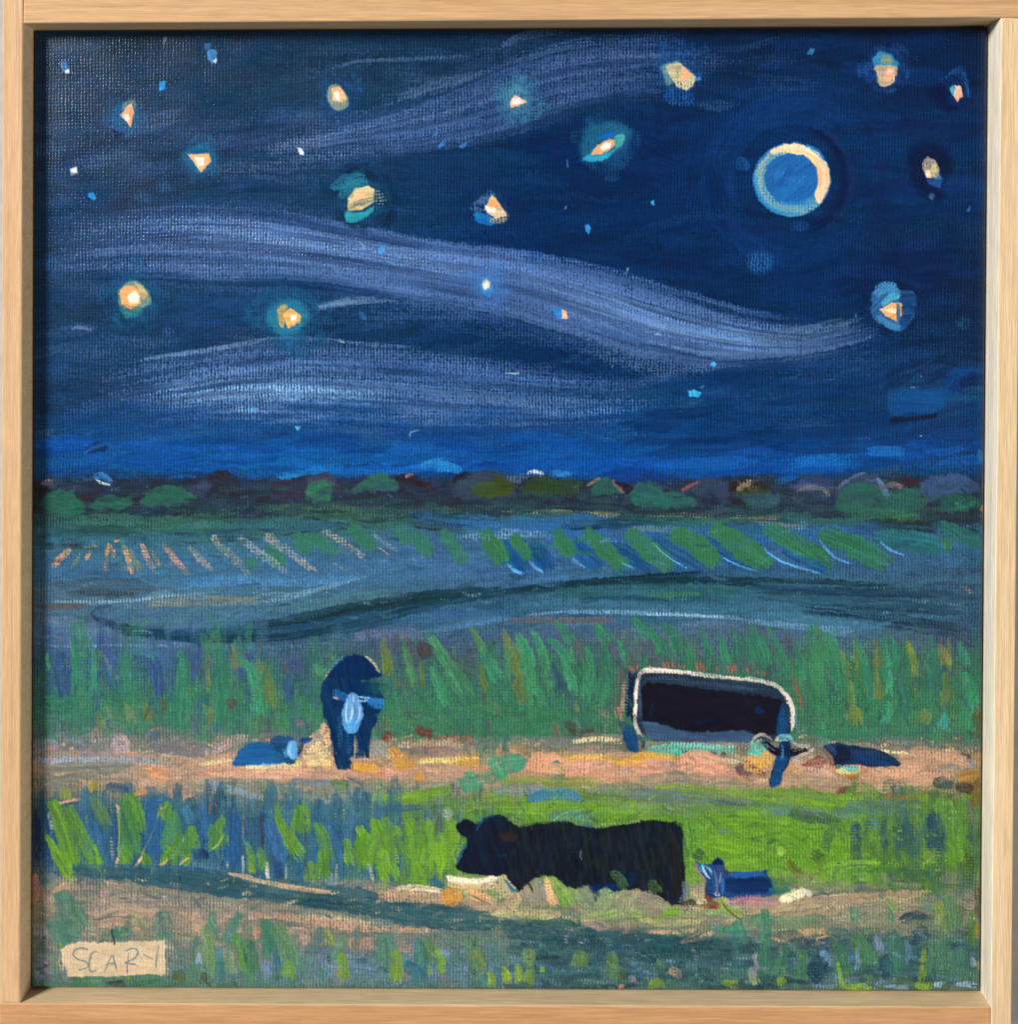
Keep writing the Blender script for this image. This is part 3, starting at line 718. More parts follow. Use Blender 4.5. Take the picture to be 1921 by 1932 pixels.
for i in range(26):
    r = random.Random(1500+i)
    a = r.uniform(0, 360); q = r.uniform(0, 140)
    x, y = 322+q*math.cos(a), 1255+q*.85*math.sin(a); g = r.uniform(-70, 10)
    stroke('30', [(x-40*math.cos(math.radians(g)), y-40*math.sin(math.radians(g))), (x+40*math.cos(math.radians(g)), y+40*math.sin(math.radians(g)))], r.uniform(4, 9),
           r.choice(['2a68aa', '3272b4', '1f5494', '255ca0']), op=.6, dry=.4)
# ---------------------------------------------------------------- tree line
def tree(t, pts, c, lab, c2=None, dry=.1, ang=10, op=.95, name='tree', **k):
    poly(t, pts, c, c2=c2, pid=part(name, lab), soft=2.2, rough=3.2, dry=dry, ang=ang, op=op*.93, thick=.07, wobble=1.2, **k)

p_ridge = part('tree_line', 'dark purple grey mass of far trees')
poly('v', "60,912 100,906 160,903 214,917 270,914 320,906 394,896 417,886 440,896 460,907 512,903 540,905 575,898 612,892 640,906 670,902 715,895 760,895 790,904 830,915 862,906 "
     "890,890 915,885 945,893 965,905 990,902 1025,898 1060,905 1095,912 1120,902 1150,905 1190,918 1230,908 1280,918 1320,906 1345,902 1380,908 1400,898 1430,905 1455,922 "
     "1500,905 1530,893 1550,893 1570,912 1600,898 1635,892 1660,902 1690,900 1720,904 1770,896 1825,898 1852,910 1852,985 1400,975 60,980",
     '35364c', c2='2a2c3c', soft=1.2, rough=2.5, pid=p_ridge, ang=3, grain=14, smooth=False)
scatter((70, 935, 1850, 978), 120, ['2a3440', '243038', '2f4a44', '33304a', '2b2a36', '3a4a50'], (-8, 8), (30, 110), (8, 20), op=(.4, .8), dry=(.1, .5), sd=71)
scatter((70, 905, 1850, 950), 90, ['3a3d58', '2c2430', '33284a', '3f4058', '2a2028', '30384a'], (-30, 30), (16, 50), (7, 16), op=(.4, .8), dry=(.1, .45), sd=72)
tree('01', "1470,1630 1520,1580 1560,1568 1610,1590 1680,1650 1700,1760 1560,1740 1480,1720", '2c2632', 'dark brown peaked tree at the left of the tree line')
tree('01', "1300,1740 1360,1680 1440,1640 1500,1680 1420,1760", '3d3f58', 'grey purple tree between green trees on the left')
poly('01', "530,1765 620,1725 700,1720 660,1790", '2a2029', op=.85); poly('01', "870,1785 960,1755 1060,1765 1010,1800", '2d2030', op=.8)
poly('01', "235,1640 290,1680 360,1700 300,1760 235,1720", '2b2328', op=.85); stroke('01', "290,1665 340,1650 375,1665", 10, 'a08c94', op=.8, dry=.4)
tree('01', "285,1790 340,1730 400,1705 490,1708 540,1760 592,1815 540,1890 400,1893 310,1855", '2c6348', 'leftmost green tree of the tree line', c2='265842')
tree('01', "630,1815 690,1765 760,1742 850,1755 930,1790 880,1835 700,1850", '2b5c46', 'low green tree second from the left')
tree('01', "980,1800 1070,1720 1140,1675 1210,1662 1290,1690 1350,1740 1370,1775 1250,1805 1090,1830", '2d6349', 'large rounded green tree third from the left', c2='2c5846')
stroke('01', "660,1618 720,1605 790,1655", 13, '3f78b8', op=.85, dry=.35); stroke('01', "675,1635 730,1662 780,1672", 5, 'd6dee8', op=.9, dry=.3)
poly('11', "180,1660 300,1640 410,1640 400,1760 280,1775 170,1740", '382b40', op=.85, soft=3, dry=.1)
poly('11', "410,1640 470,1605 545,1588 610,1625 655,1700 600,1720", '443d50', op=.9)
tree('11', "405,1740 420,1670 470,1640 545,1645 600,1690 600,1750 550,1785 440,1785", '2f6a4a', 'round green tree left of the picture centre', c2='37724c')
tree('11', "740,1700 810,1640 890,1608 960,1598 1040,1645 1062,1695 960,1720 800,1725", '30584e', 'blue green tree next to the round one', c2='33634e')
tree('11', "1030,1620 1100,1600 1165,1588 1230,1640 1330,1690 1220,1690 1100,1650", '2e232b', 'dark brown gap of trees below a blue streak')
stroke('11', "1110,1620 1140,1600 1170,1598", 7, '9a8078', op=.7, dry=.4)
tree('11', "1430,1690 1500,1630 1600,1580 1680,1562 1770,1585 1850,1665 1900,1740 1700,1770 1500,1760", '44465a', 'grey domed tree at the centre', c2='3b3d50')
stroke('11', "1440,1660 1490,1610 1560,1585", 9, '231c26', op=.8)
poly('11', "1575,1700 1680,1648 1800,1655 1860,1712 1780,1755 1640,1755", '37491d', op=.92, soft=2, c2='42561f')
poly('21', "60,1620 150,1595 250,1585 340,1600 330,1640 180,1650 80,1660", '6f8ca0', op=.6, dry=.55, soft=3)
stroke('21', "220,1588 265,1576 300,1582 345,1596", 6.5, 'e2e2de', op=.95, dry=.4, wv=.8)
poly('21', "180,1660 240,1615 300,1618 262,1700", '2a1b3a', op=.9)
tree('21', "180,1690 260,1630 340,1610 430,1620 590,1660 585,1735 420,1750 240,1745", '304a22', 'wide olive tree right of the centre', c2='283f26')
poly('21', "0,1590 60,1620 140,1680 60,1740 0,1740", '37461f', op=.85, soft=2)
poly('21', "580,1690 640,1660 740,1620 660,1690 600,1720", '231a2c', op=.85)
tree('21', "675,1710 700,1650 745,1620 800,1630 860,1690 912,1735 800,1745 700,1740", '2f5c48', 'pointed green tree with a pale outline', c2='2c5248')
stroke('21', "640,1680 700,1640 745,1618", 6, 'a08c78', op=.75, dry=.35); stroke('21', "820,1635 870,1690 910,1735", 8, '8c7a70', op=.75, dry=.3)
poly('21', "840,1648 900,1660 965,1690 930,1735 890,1700", '241c28', op=.9)
tree('21', "925,1760 970,1700 1020,1665 1080,1648 1150,1690 1190,1715 1300,1725 1395,1785 1385,1825 1200,1830 1000,1825", '2f6757', 'long blue green tree right of the centre', c2='2c5d50')
tree('21', "1300,1720 1350,1675 1430,1640 1520,1622 1610,1640 1655,1700 1640,1780 1600,1815 1570,1755 1500,1732 1400,1755", '424260', 'grey violet arched tree on the right', c2='3a3c54')
stroke('21', "1305,1720 1380,1670 1450,1645", 6, 'a05050', op=.6, dry=.4)
tree('21', "1640,1690 1740,1612 1850,1640 1940,1690 1860,1725 1700,1720", '2a2322', 'dark peaked tree with a tan crest on the right')
stroke('21', "1700,1710 1740,1680 1790,1652 1800,1690 1860,1700", 12, '9c8e76', op=.8, dry=.5); poly('21', "1660,1720 1780,1700 1921,1700 1921,1740 1800,1830 1740,1780", '3a4a22', op=.6, soft=3)
poly('21', "1740,1745 1921,1728 2000,1740 1980,1825 1820,1840", '3a5362', op=.85, soft=3)
tree('31', "300,1690 370,1640 440,1592 530,1590 590,1640 625,1700 500,1720 380,1715", '3c4268', 'slate blue rounded tree on the right')
stroke('31', "360,1720 440,1690 540,1700 610,1755", 9, 'a28d86', op=.75, dry=.45); stroke('31', "330,1690 440,1672 540,1690", 8, '5c5a78', op=.7, dry=.3)
tree('31', "640,1720 680,1660 760,1610 850,1583 940,1608 990,1680 1010,1770 800,1800 650,1790", '434764', 'grey domed tree over a green one near the right end', c2='3a4060')
poly('31', "640,1790 690,1690 800,1655 900,1665 980,1730 1000,1850 800,1870 640,1850", '2a5a48', op=.92, soft=2, c2='28503f')
stroke('31', "930,1625 975,1700 1005,1775", 10, '717a94', op=.8, dry=.2); stroke('31', "650,1700 700,1650 780,1605 850,1585", 6, '77809a', op=.6, dry=.4)
tree('31', "985,1680 1060,1640 1140,1612 1240,1640 1180,1695 1080,1700", '2d2129', 'dark brown tree near the right end')
stroke('31', "985,1668 1050,1672 1120,1685", 12, '9a8084', op=.8, dry=.35)
tree('31', "1240,1720 1260,1640 1400,1600 1540,1608 1640,1670 1610,1720 1420,1740 1290,1785", '3c4a72', 'slate blue tree at the right end', c2='44507a')
tree('31', "1010,1740 1110,1700 1210,1705 1290,1770 1210,1850 1010,1870", '2b5a4a', 'green tree below the dark brown one on the right', dry=.2)
tree('31', "1380,1800 1410,1745 1490,1720 1590,1735 1670,1790 1570,1850 1440,1865", '1f4745', 'rightmost dark green tree of the tree line', c2='27553f')
stroke('31', "1480,1800 1560,1830 1630,1780", 12, '2f7a55', op=.8, dry=.5)
poly('31', "1680,1640 1700,1640 1695,1720 1680,1740", '8a5a48', op=.8); poly('31', "1660,1830 1705,1810 1700,1880 1670,1870", 'b47452', op=.85)
stroke('v', "1848,850 1855,870", 12, '2f7a80', op=.7, dry=.4)

# ---------------------------------------------------------------- far field
scatter((70, 968, 1850, 992), 70, ['33564a', '2d4a48', '3c6450', '2b4250', '35605a', '2a3640'], (-5, 4), (50, 180), (5, 14), op=(.4, .8), dry=(.2, .6), sd=81)
scatter((70, 1000, 1850, 1085), 130, [None, '46648a', '3f5c80', '3a5a78', '4a6688'], (-6, 4), (50, 200), (8, 24), op=(.25, .6), dry=(.2, .6), sd=82)
for t, pts, w, c, d in (('11', "0,1840 500,1830 1000,1860 1500,1840 1900,1830", 16, '4a6a50', .6), ('11', "0,1880 600,1860 1200,1880", 22, '3f6a48', .55), ('21', "0,1870 400,1860 800,1885", 9, '8f9c70', .6),
                        ('22', "650,85 780,90 900,95", 11, 'c2b57c', .55), ('22', "1050,95 1300,90 1500,100 1760,105 1921,108", 7, 'a8a878', .65), ('32', "0,110 150,108 300,118", 7, 'a8a070', .6),
                        ('32', "1000,120 1200,100 1260,95", 18, '3f7a4a', .4), ('32', "700,100 950,80 1250,90", 18, '356848', .5), ('32', "900,170 1200,165 1400,190", 26, '23241f', .5),
                        ('32', "1400,130 1560,120 1680,140", 26, '2a2c3c', .35), ('12', "1100,90 1500,130 1921,130", 26, '2f5a96', .4), ('12', "1500,150 1700,160 1921,180", 36, '3a6494', .4),
                        ('22', "0,150 300,160 600,170 900,150", 44, '33609a', .35), ('22', "400,180 700,160 1000,150 1300,170", 16, '1c2c50', .5), ('22', "0,200 200,220 420,230", 14, '8a9cb8', .6),
                        ('12', "1480,250 1620,240 1760,235 1900,240", 16, '8fa0bc', .62), ('12', "1100,150 1350,170 1640,190", 16, '2e2c3c', .55), ('12', "0,190 250,200 500,180 900,160", 18, '2a333c', .6),
                        ('12', "0,130 300,150 700,140", 26, '3a6076', .5), ('02', "1050,230 1300,200 1600,190 1921,180", 24, '3c6488', .45), ('02', "300,150 700,140 1200,160 1700,120 1921,110", 30, '3c6650', .5),
                        ('02', "240,240 500,200 900,210 1200,230", 20, '2c4846', .5), ('02', "280,300 500,300 620,310", 18, '2f2c34', .55), ('02', "300,270 450,265", 8, '3a78a8', .5),
                        ('02', "1100,230 1400,240 1700,230 1921,220", 26, '2a3a3c', .6), ('22', "900,180 1200,190 1500,200", 10, '7a8a80', .65), ('32', "40,150 250,160 500,200", 8, '8c8a90', .6),
                        ('32', "700,180 1000,200 1300,210", 26, '33466a', .5), ('32', "1700,240 1500,220 1350,200", 20, '28303c', .45)):
    stroke(t, pts, w, c, op=.85, dry=d, fade=(.2, .3), grain=50)

def row(t, pts, w, c, lab=None, dry=.15, name='crop_row', ends=(.45, .5), **k):
    k.setdefault('c2', None)
    if k['c2'] is not None:
        k['c2'] = tint(k['c2'], (.97, .93, 1.05))
    blue = hexc(c)[2] > hexc(c)[1]
    stroke(t, pts, w*.29, tint(c, (1.15, 1.0, .86) if blue else (.93, .9, 1.0)), dry=dry, ends=ends, pid=part(name, lab), thick=.07, tiplen=(.5, .35), **k)

for pts, w in (("150,290 200,380 240,465", 95), ("330,220 380,300 440,380", 90), ("400,240 520,290 640,375", 90), ("700,175 800,240 890,340", 110), ("1050,170 1110,240 1120,310", 100),
               ("1165,215 1230,290 1280,390", 95), ("1375,190 1450,310 1540,440", 100), ("1650,180 1720,310 1810,440", 115), ("0,390 30,440 60,480", 70)):
    row('12', pts, w, '3f7c54', c2='38704e', dry=.3)
for pts, w, c in (("40,280 130,390 225,515", 115, '19498f'), ("240,280 310,380 390,490", 125, '194a90'), ("535,280 630,370 745,470", 130, '1b4c92'), ("815,305 960,390 1130,480", 110, '1f4a88'),
                  ("1085,255 1280,370 1490,490", 135, '244f8c'), ("1480,270 1640,390 1860,490", 95, '22508e')):
    row('22', pts, w, c, dry=.1, ends=(.5, .3))
for pts, w in (("0,270 40,340 70,430", 75), ("105,240 170,310 235,420", 95), ("410,190 470,280 535,390", 105), ("625,180 740,310 930,490", 115), ("920,205 1070,330 1250,480", 130), ("1225,205 1400,290 1585,470", 140),
               ("1515,180 1700,290 1905,455", 155)):
    row('22', pts, w, '3f8046', c2='377542', dry=.15)
row('12', "1790,280 1860,380 1930,500", 100, '1a4c96', dry=.1)
row('12', "1655,190 1720,310 1812,440", 100, '3f8048', dry=.2)
row('22', "0,270 40,340 75,430", 70, '3f8046')
for pts, w, c in (("0,300 90,370 190,455", 100, '3c7c46'), ("120,175 350,290 620,470", 135, '3a7a48'), ("515,215 760,310 1035,460", 145, '377848'), ("900,225 1180,280 1420,320", 140, '2f6c66'), ("1370,155 1520,240 1680,280", 110, '2f6a58')):
    row('32', pts, w, c, dry=.2)
row('32', "250,335 430,420 600,490", 60, '194a8c', dry=.15)
row('32', "1380,270 1430,300 1400,340", 50, '397a44', dry=.3)
for t, pts, w in (('12', "1825,430 1870,475 1921,505", 18), ('22', "75,430 130,480 212,520", 20), ('22', "238,415 280,465 345,500", 18), ('22', "535,385 580,430 645,472", 12), ('22', "880,415 920,445 985,465", 8),
                  ('22', "1090,270 1220,390 1420,505", 10), ('22', "1590,385 1700,440 1870,497", 11), ('32', "105,305 260,420 580,520", 14), ('32', "515,260 620,380 760,440", 14), ('32', "945,265 1010,330 1140,382", 14)):
    stroke(t, pts, w*.3, '6ba4dc', op=.9, dry=.2, fade=(.15, .35), thick=.1)
# pale furrow marks at the left, peach in front, greyer further on
for t, pts, w, c, d in (('02', "500,325 430,390 350,475", 40, 'c99a7c', .5), ('02', "560,360 535,410 500,465", 28, '7f8a5c', .55), ('02', "590,320 640,310 690,315", 22, 'c8a084', .5), ('02', "640,330 620,375 600,415", 30, 'cf9468', .5),
                        ('02', "770,290 750,390 745,510", 30, 'c0925f', .5), ('02', "785,300 800,350 798,400", 26, 'c99678', .45), ('02', "850,265 820,275 790,290", 12, 'c8947c', .5), ('02', "875,300 905,410 940,520", 40, 'd49a74', .45),
                        ('02', "910,330 950,410 990,500", 40, '8a9458', .5), ('02', "1000,300 1040,400 1090,500", 44, 'cc9a82', .45), ('02', "1060,330 1100,400 1135,465", 26, 'a8985c', .55), ('02', "1155,290 1240,410 1345,530", 46, 'b4908a', .5),
                        ('02', "1325,310 1420,410 1530,515", 44, 'ab9a86', .55), ('02', "1490,235 1620,370 1775,525", 60, 'a29c8c', .55), ('02', "1680,240 1790,330 1921,440", 60, '8e9a94', .62),
                        ('12', "0,290 130,390 290,505", 56, '9a9c9a', .6), ('12', "110,225 290,350 490,495", 66, 'aaa4a0', .58), ('12', "520,195 680,290 850,415", 44, 'aca692', .58), ('12', "880,225 970,290 1060,350", 34, '8a94a8', .6),
                        ('12', "600,430 650,460 690,485", 10, 'b09868', .5), ('12', "920,320 960,350 1000,380", 8, 'b09c80', .5)):
    stroke(t, pts, w*.267, c, op=.95, dry=d, wv=.65, ends=(.6, .4), pid=part('furrow_mark'), thick=.07)
scatter((85, 1010, 470, 1075), 40, ['3f7258', '46687e', '4a6c94', '33566a'], (60, 100), (16, 40), (8, 16), op=(.25, .5), dry=(.3, .6), sd=83)

# ---------------------------------------------------------------- middle meadow
scatter((70, 1085, 1850, 1200), 190, [None, None, '4a6888', '526880', '3f6078', '47607e'], (-9, 4), (50, 220), (8, 24), op=(.25, .6), dry=(.2, .65), sd=91)
p_fur = part('furrow', 'dark curving furrow through the middle meadow')
for t, pts, w, c, d, pid in (('12', "-60,880 200,860 450,812 800,740 1150,682 1500,650 1921,632", 70, '20343c', .3, p_fur), ('12', "0,900 400,850 900,740 1400,670", 50, '1c2e34', .5, p_fur),
                        ('02', "650,770 690,830 850,890 1050,925 1400,955 1921,930", 60, '20364e', .2, p_fur), ('02', "800,870 1100,940 1500,940 1921,900", 50, '1f3448', .4, p_fur), ('12', "0,925 300,915 700,870 1100,790 1500,720", 80, '2c4a66', .5, p_fur), ('02', "1000,930 1400,930 1921,880", 60, '2c4868', .5, p_fur),
                        ('02', "650,780 690,745 800,730", 16, '33485c', .4, 0), ('02', "350,600 600,590 900,590 1150,610", 80, '3a3a3e', .92, 0), ('02', "450,640 700,650 1000,650", 46, '33343a', .92, 0),
                        ('02', "560,720 800,700 1000,690 1200,660 1500,640", 16, 'a0acba', .6, 0), ('02', "360,700 600,700 780,690", 14, '8fa0b0', .6, 0), ('02', "1000,720 1400,700 1900,690", 50, '8a8c78', .6, 0),
                        ('02', "260,740 450,730 640,740", 30, '5c4c40', .5, 0), ('02', "300,820 600,880 900,930", 70, '67708a', .45, 0), ('02', "280,890 600,960 1000,1000 1400,1010", 60, '56668c', .5, 0),
                        ('02', "260,1010 500,1015 900,1010 1400,1020", 12, '8a9ac0', .6, 0), ('02', "900,1040 1050,1060 1180,1130", 50, '4f6c98', .4, 0),
                        ('12', "0,640 300,650 560,600 900,500", 20, '8496ae', .6, 0), ('12', "0,710 200,690 500,640", 14, '7f90a4', .6, 0), ('12', "0,750 400,740 800,660 1200,630", 50, '4f6a70', .5, 0),
                        ('12', "0,560 400,560 800,540", 50, '4f78a4', .5, 0), ('02', "1250,560 1600,560 1921,560", 60, '4a76a8', .5, 0), ('12', "700,960 1000,930 1300,940", 60, '6a6c8a', .5, 0),
                        ('12', "1350,580 1700,580 1921,560", 26, '51688c', .5, 0), ('12', "1000,840 1400,800 1921,780", 50, '3f6088', .5, 0), ('12', "1200,930 1500,870 1921,800", 34, '5578a0', .5, 0),
                        ('22', "0,640 300,600 600,580 1000,540 1500,500", 50, '18313e', .3, p_fur), ('22', "1000,560 1400,555 1921,575", 38, '1b2e3c', .35, p_fur), ('22', "900,530 1200,510 1500,490", 14, '12202c', .4, 0),
                        ('22', "300,640 800,620 1400,620 1921,650", 70, '315a60', .4, 0), ('22', "1000,680 1300,650 1500,650", 24, '467a50', .55, 0), ('22', "500,700 900,680 1300,700", 30, '284a5c', .45, 0),
                        ('22', "0,740 500,720 1200,740 1921,760", 60, '42657c', .4, 0), ('22', "150,800 600,775 1100,785 1600,810 1921,835", 22, '8a98b8', .5, 0), ('22', "1000,790 1300,795 1700,815", 14, 'a4b0cc', .5, 0),
                        ('22', "1300,860 1600,870 1921,890", 50, '666c88', .55, 0), ('32', "0,600 400,620 800,640 1200,640 1600,660", 50, '24344c', .5, 0), ('32', "0,650 500,690 1000,720 1500,760", 60, '2c4a5a', .5, 0),
                        ('32', "350,745 700,790 1000,830 1300,880 1640,925", 80, '1d2c40', .68, 0), ('32', "700,700 1100,730 1600,780", 60, '2a3c54', .6, 0), ('32', "0,830 300,870 600,895 850,905", 36, '7288a8', .5, 0),
                        ('32', "0,790 400,820 800,860 1100,880", 50, '48708a', .4, 0), ('32', "1480,510 1560,540", 34, '40342c', .6, 0), ('32', "1540,600 1600,640", 20, '9a7868', .7, 0), ('32', "1200,560 1400,540 1660,560", 40, '3f6478', .5, 0),
                        ('22', "0,860 200,830 500,840 900,830", 40, '6f6a70', .5, 0), ('22', "0,600 250,560 600,530", 34, '4a6a92', .5, 0)):
    stroke(t, pts, w*.36, c, op=.9, dry=d*.85, fade=(.12, .18), grain=60, pid=pid, wv=.6)

for pts, w, c, d in (("172,1148 188,1170 260,1190 400,1204 540,1200 680,1174 800,1146 960,1118 1150,1102", 15, '223848', .35), ("176,1150 174,1160 196,1176 250,1188", 8, '2a3c50', .3), ("300,1196 420,1192 540,1186 660,1164 780,1136", 12, '2a4864', .45), ("960,1116 1150,1098 1350,1094 1550,1098 1750,1112", 11, '1c3038', .4),
                     ("260,1170 420,1168 560,1160", 10, '54728c', .55), ("300,1212 480,1222 660,1212", 8, '5c7c98', .6)):
    stroke('v', pts, w, c, op=.88, dry=d, fade=(.05, .2), grain=60, wv=.55, soft=1.6, pid=p_fur)
# ---------------------------------------------------------------- corn
scatter((70, 1200, 640, 1390), 120, ['3d4a78', '3f7655', '417c54', '44587c', '3a6a5c', '4a7a50'], (78, 98), (40, 120), (12, 30), op=(.35, .75), dry=(.25, .6), sd=101, wv=.7)
scatter((700, 1220, 1850, 1400), 210, ['3a7250', '3f7c50', '3a6a54', '44505c', '357048', '4a7a4c'], (70, 92), (40, 130), (10, 26), op=(.35, .75), dry=(.25, .6), sd=102, wv=.6)
scatter((70, 1340, 1850, 1392), 110, ['3f7a55', '38704e', '3c6a54', '47784c'], (-10, 20), (30, 90), (12, 28), op=(.35, .7), dry=(.25, .55), sd=103, wv=.7)
scatter((700, 1195, 1500, 1260), 70, ['5c5a68', '4c4a58', '5a5f70', '665c5c'], (60, 100), (20, 60), (10, 24), op=(.3, .6), dry=(.3, .6), sd=104)

def leaf(t, pts, w, c, dry=.22, name='corn_leaf', ends=(.15, .45), op=.92, **k):
    h = hexc(c)
    if name == 'corn_leaf' and h[0] > h[1]*.82:
        op *= .62
    kk = (.97, .92, 1.06) if name == 'corn_leaf' else (1.03, 1.02, 1.0)
    if name == 'grass_leaf':
        w *= 1.12
    stroke(t, pts, w*.34, tint(c, kk), dry=dry, ends=ends, op=op, pid=part(name), thick=.08, wv=.6, tiplen=(.85, .3), tear=(.02, .3), **k)

for pts, w, c in (("1080,1120 1110,1260 1110,1390", 100, '3f4880'), ("1370,1090 1380,1200 1390,1300", 60, '414c78'), ("430,1050 440,1200 460,1400", 110, '3d4a78'), ("750,1060 780,1180 800,1300", 90, '40507c'), ("1730,1080 1780,1160 1830,1230", 60, '44487c'),
                  ("1540,1520 1530,1570 1540,1620", 60, '44587a')):
    stroke('02', pts, w*.267, c, op=.8, dry=.25, thick=.04, wv=.6)
for pts, w, c in (("330,1050 335,1120 350,1200", 26, '4f9460'), ("515,975 525,1150 530,1390", 60, '3f8058'), ("655,1000 660,1180 655,1400", 50, '42875a'), ("885,1030 890,1200 880,1400", 70, '417f58'), ("1260,1040 1290,1200 1280,1640", 110, '3f8255'),
                  ("1540,1040 1570,1250 1560,1640", 100, '3f8054'), ("1720,1120 1800,1250 1840,1560", 110, '44905a'), ("1030,1240 1060,1330 1090,1390", 40, '4a7a58'), ("1440,1140 1470,1250 1470,1340", 34, '86903c')):
    leaf('02', pts, w, c)
for pts, w, c in (("720,1060 780,1170 850,1275", 26, '98a052'), ("870,1410 910,1480 935,1570", 60, 'a0954e'), ("1640,1010 1640,1060 1660,1200", 50, '868a3c'), ("1800,1120 1850,1230 1880,1280", 60, '7f9044'), ("700,1500 720,1650 740,1770", 80, '7f9048'),
                  ("1010,1420 1050,1480 1060,1560", 70, '6f8a44'), ("1430,1430 1480,1480 1500,1600", 70, '7f943c'), ("740,1430 770,1500 790,1530", 18, 'a8a080')):
    leaf('02', pts, w, c, dry=.35)
for pts, w, c in (("20,1130 60,1200 100,1300", 70, '4a9060'), ("70,1110 130,1240 200,1480", 80, '7f9440'), ("270,1090 330,1150 400,1180", 100, '4a4a70'), ("950,950 970,1080 1000,1250", 70, '6f8f3c'), ("1100,1010 1130,1120 1180,1350", 60, '54904c'),
                  ("1215,1120 1225,1220 1240,1340", 36, '7a8c3a'), ("1290,1160 1350,1300 1430,1460", 80, '48965a'), ("1290,940 1420,1150 1580,1420", 110, '4c8c50'), ("1570,870 1640,1000 1690,1100", 50, '568a48'), ("1640,1010 1700,1130 1790,1290", 90, '46925a'),
                  ("1650,1150 1660,1250 1700,1350", 50, '5f803c'), ("1800,890 1850,1050 1920,1250", 70, '5a8c46'), ("1890,1000 1930,1200 1900,1330", 60, '6c8a3c'), ("470,1140 500,1200 540,1160", 50, '508f58'), ("1190,1000 1240,1040 1290,1090", 110, '4a3034'),
                  ("1640,1330 1680,1400 1720,1450", 20, '7a4a50')):
    leaf('12', pts, w, c)
for pts, w, c in (("50,890 100,1080 190,1250", 60, '7f8a3c'), ("60,1000 90,1120 80,1300", 50, '4a8c50'), ("150,930 210,1060 230,1240", 100, '46925a'), ("200,1060 240,1250 300,1480", 110, '43884e'), ("250,890 320,1040 350,1130", 70, '40945a'), ("310,1030 370,1200 400,1360", 90, '4a9052'),
                  ("350,960 450,1030 540,1180", 80, '40885a'), ("470,1080 520,1230 560,1380", 60, '4a9a5a'), ("420,840 490,920 560,1010", 70, '3f8050'), ("700,860 760,940 820,1010", 90, '3f8450'), ("640,1020 660,1200 650,1450", 90, '418450'), ("770,1000 780,1200 740,1480", 90, '3f7c50'),
                  ("530,1010 530,1060 560,1150", 30, '50904a'), ("860,970 900,1060 920,1120", 50, '3f8a54'), ("960,820 1010,860 1080,980", 80, '3c7a50'), ("1080,900 1150,1000 1190,1120", 80, '3f8654'), ("1180,860 1260,950 1300,1100", 90, '3c7e50'), ("1340,950 1370,1040 1390,1130", 60, '3f8850'),
                  ("1440,880 1480,980 1520,1110", 60, '3a7c50'), ("1580,960 1610,1060 1640,1160", 60, '429056'), ("1680,900 1700,1020 1720,1160", 90, '3a744e'), ("1800,850 1830,1000 1860,1180", 90, '387050'), ("1890,940 1900,1060 1921,1180", 60, '3f8050'), ("390,1130 420,1200 470,1380", 80, '3a4260'),
                  ("130,1250 170,1350 230,1430", 80, '6c8038'), ("560,1400 570,1440 570,1480", 30, '8c9a40')):
    leaf('22', pts, w, c)
for pts, w, c in (("0,930 30,1030 60,1160", 80, '38724e'), ("90,940 130,1060 170,1180", 80, '3c7c50'), ("190,930 240,1080 290,1260", 80, '3a784e'), ("350,980 390,1120 400,1300", 70, '3f8452'), ("450,1020 500,1200 520,1600", 130, '3f8248'), ("560,900 580,1040 600,1180", 50, '458a50'), ("600,930 640,1100 680,1350", 90, '3f8650'),
                  ("660,1040 700,1120 735,1200", 50, '8a9a38'), ("765,945 775,1060 780,1190", 40, '8c9838'), ("770,960 820,1080 850,1230", 60, '449252'), ("840,1130 860,1300 900,1480", 90, '3c7e50'), ("905,960 930,1080 930,1200", 50, '7f8a38'), ("920,1190 930,1280 950,1420", 70, '86963c'), ("1000,1000 1010,1200 1020,1420", 50, '46925c'),
                  ("1040,980 1070,1100 1060,1220", 60, '3c8050'), ("1150,980 1180,1100 1220,1210", 60, '7f9c3c'), ("1180,1150 1200,1200 1220,1240", 60, '93a840'), ("1300,930 1330,1100 1320,1300", 70, '37744c'), ("1360,1000 1400,1080 1430,1170", 70, '96a038'), ("1430,960 1440,1080 1430,1200", 40, '8c9a40'), ("1510,980 1540,1080 1560,1180", 70, '40885a'),
                  ("1540,1200 1590,1350 1560,1640", 120, '3f8e55'), ("1000,1400 1020,1480 960,1580", 50, '4f9a68'), ("740,1260 750,1400 730,1580", 60, '6c9044'), ("780,1450 790,1520 760,1590", 90, '7f9c40'), ("1240,1460 1270,1510 1230,1560", 90, '6f9040'), ("1410,1490 1400,1560 1370,1610", 60, '44967a'), ("590,1650 560,1680 600,1720", 70, '3f8a60'),
                  ("1600,1660 1640,1690 1590,1730", 70, '3f8c60'), ("1400,1200 1420,1350 1430,1470", 90, '5c8440'), ("1090,1250 1120,1400 1100,1570", 80, '386a50'), ("1290,1100 1330,1180 1340,1380", 90, '36664c')):
    leaf('32', pts, w, c)
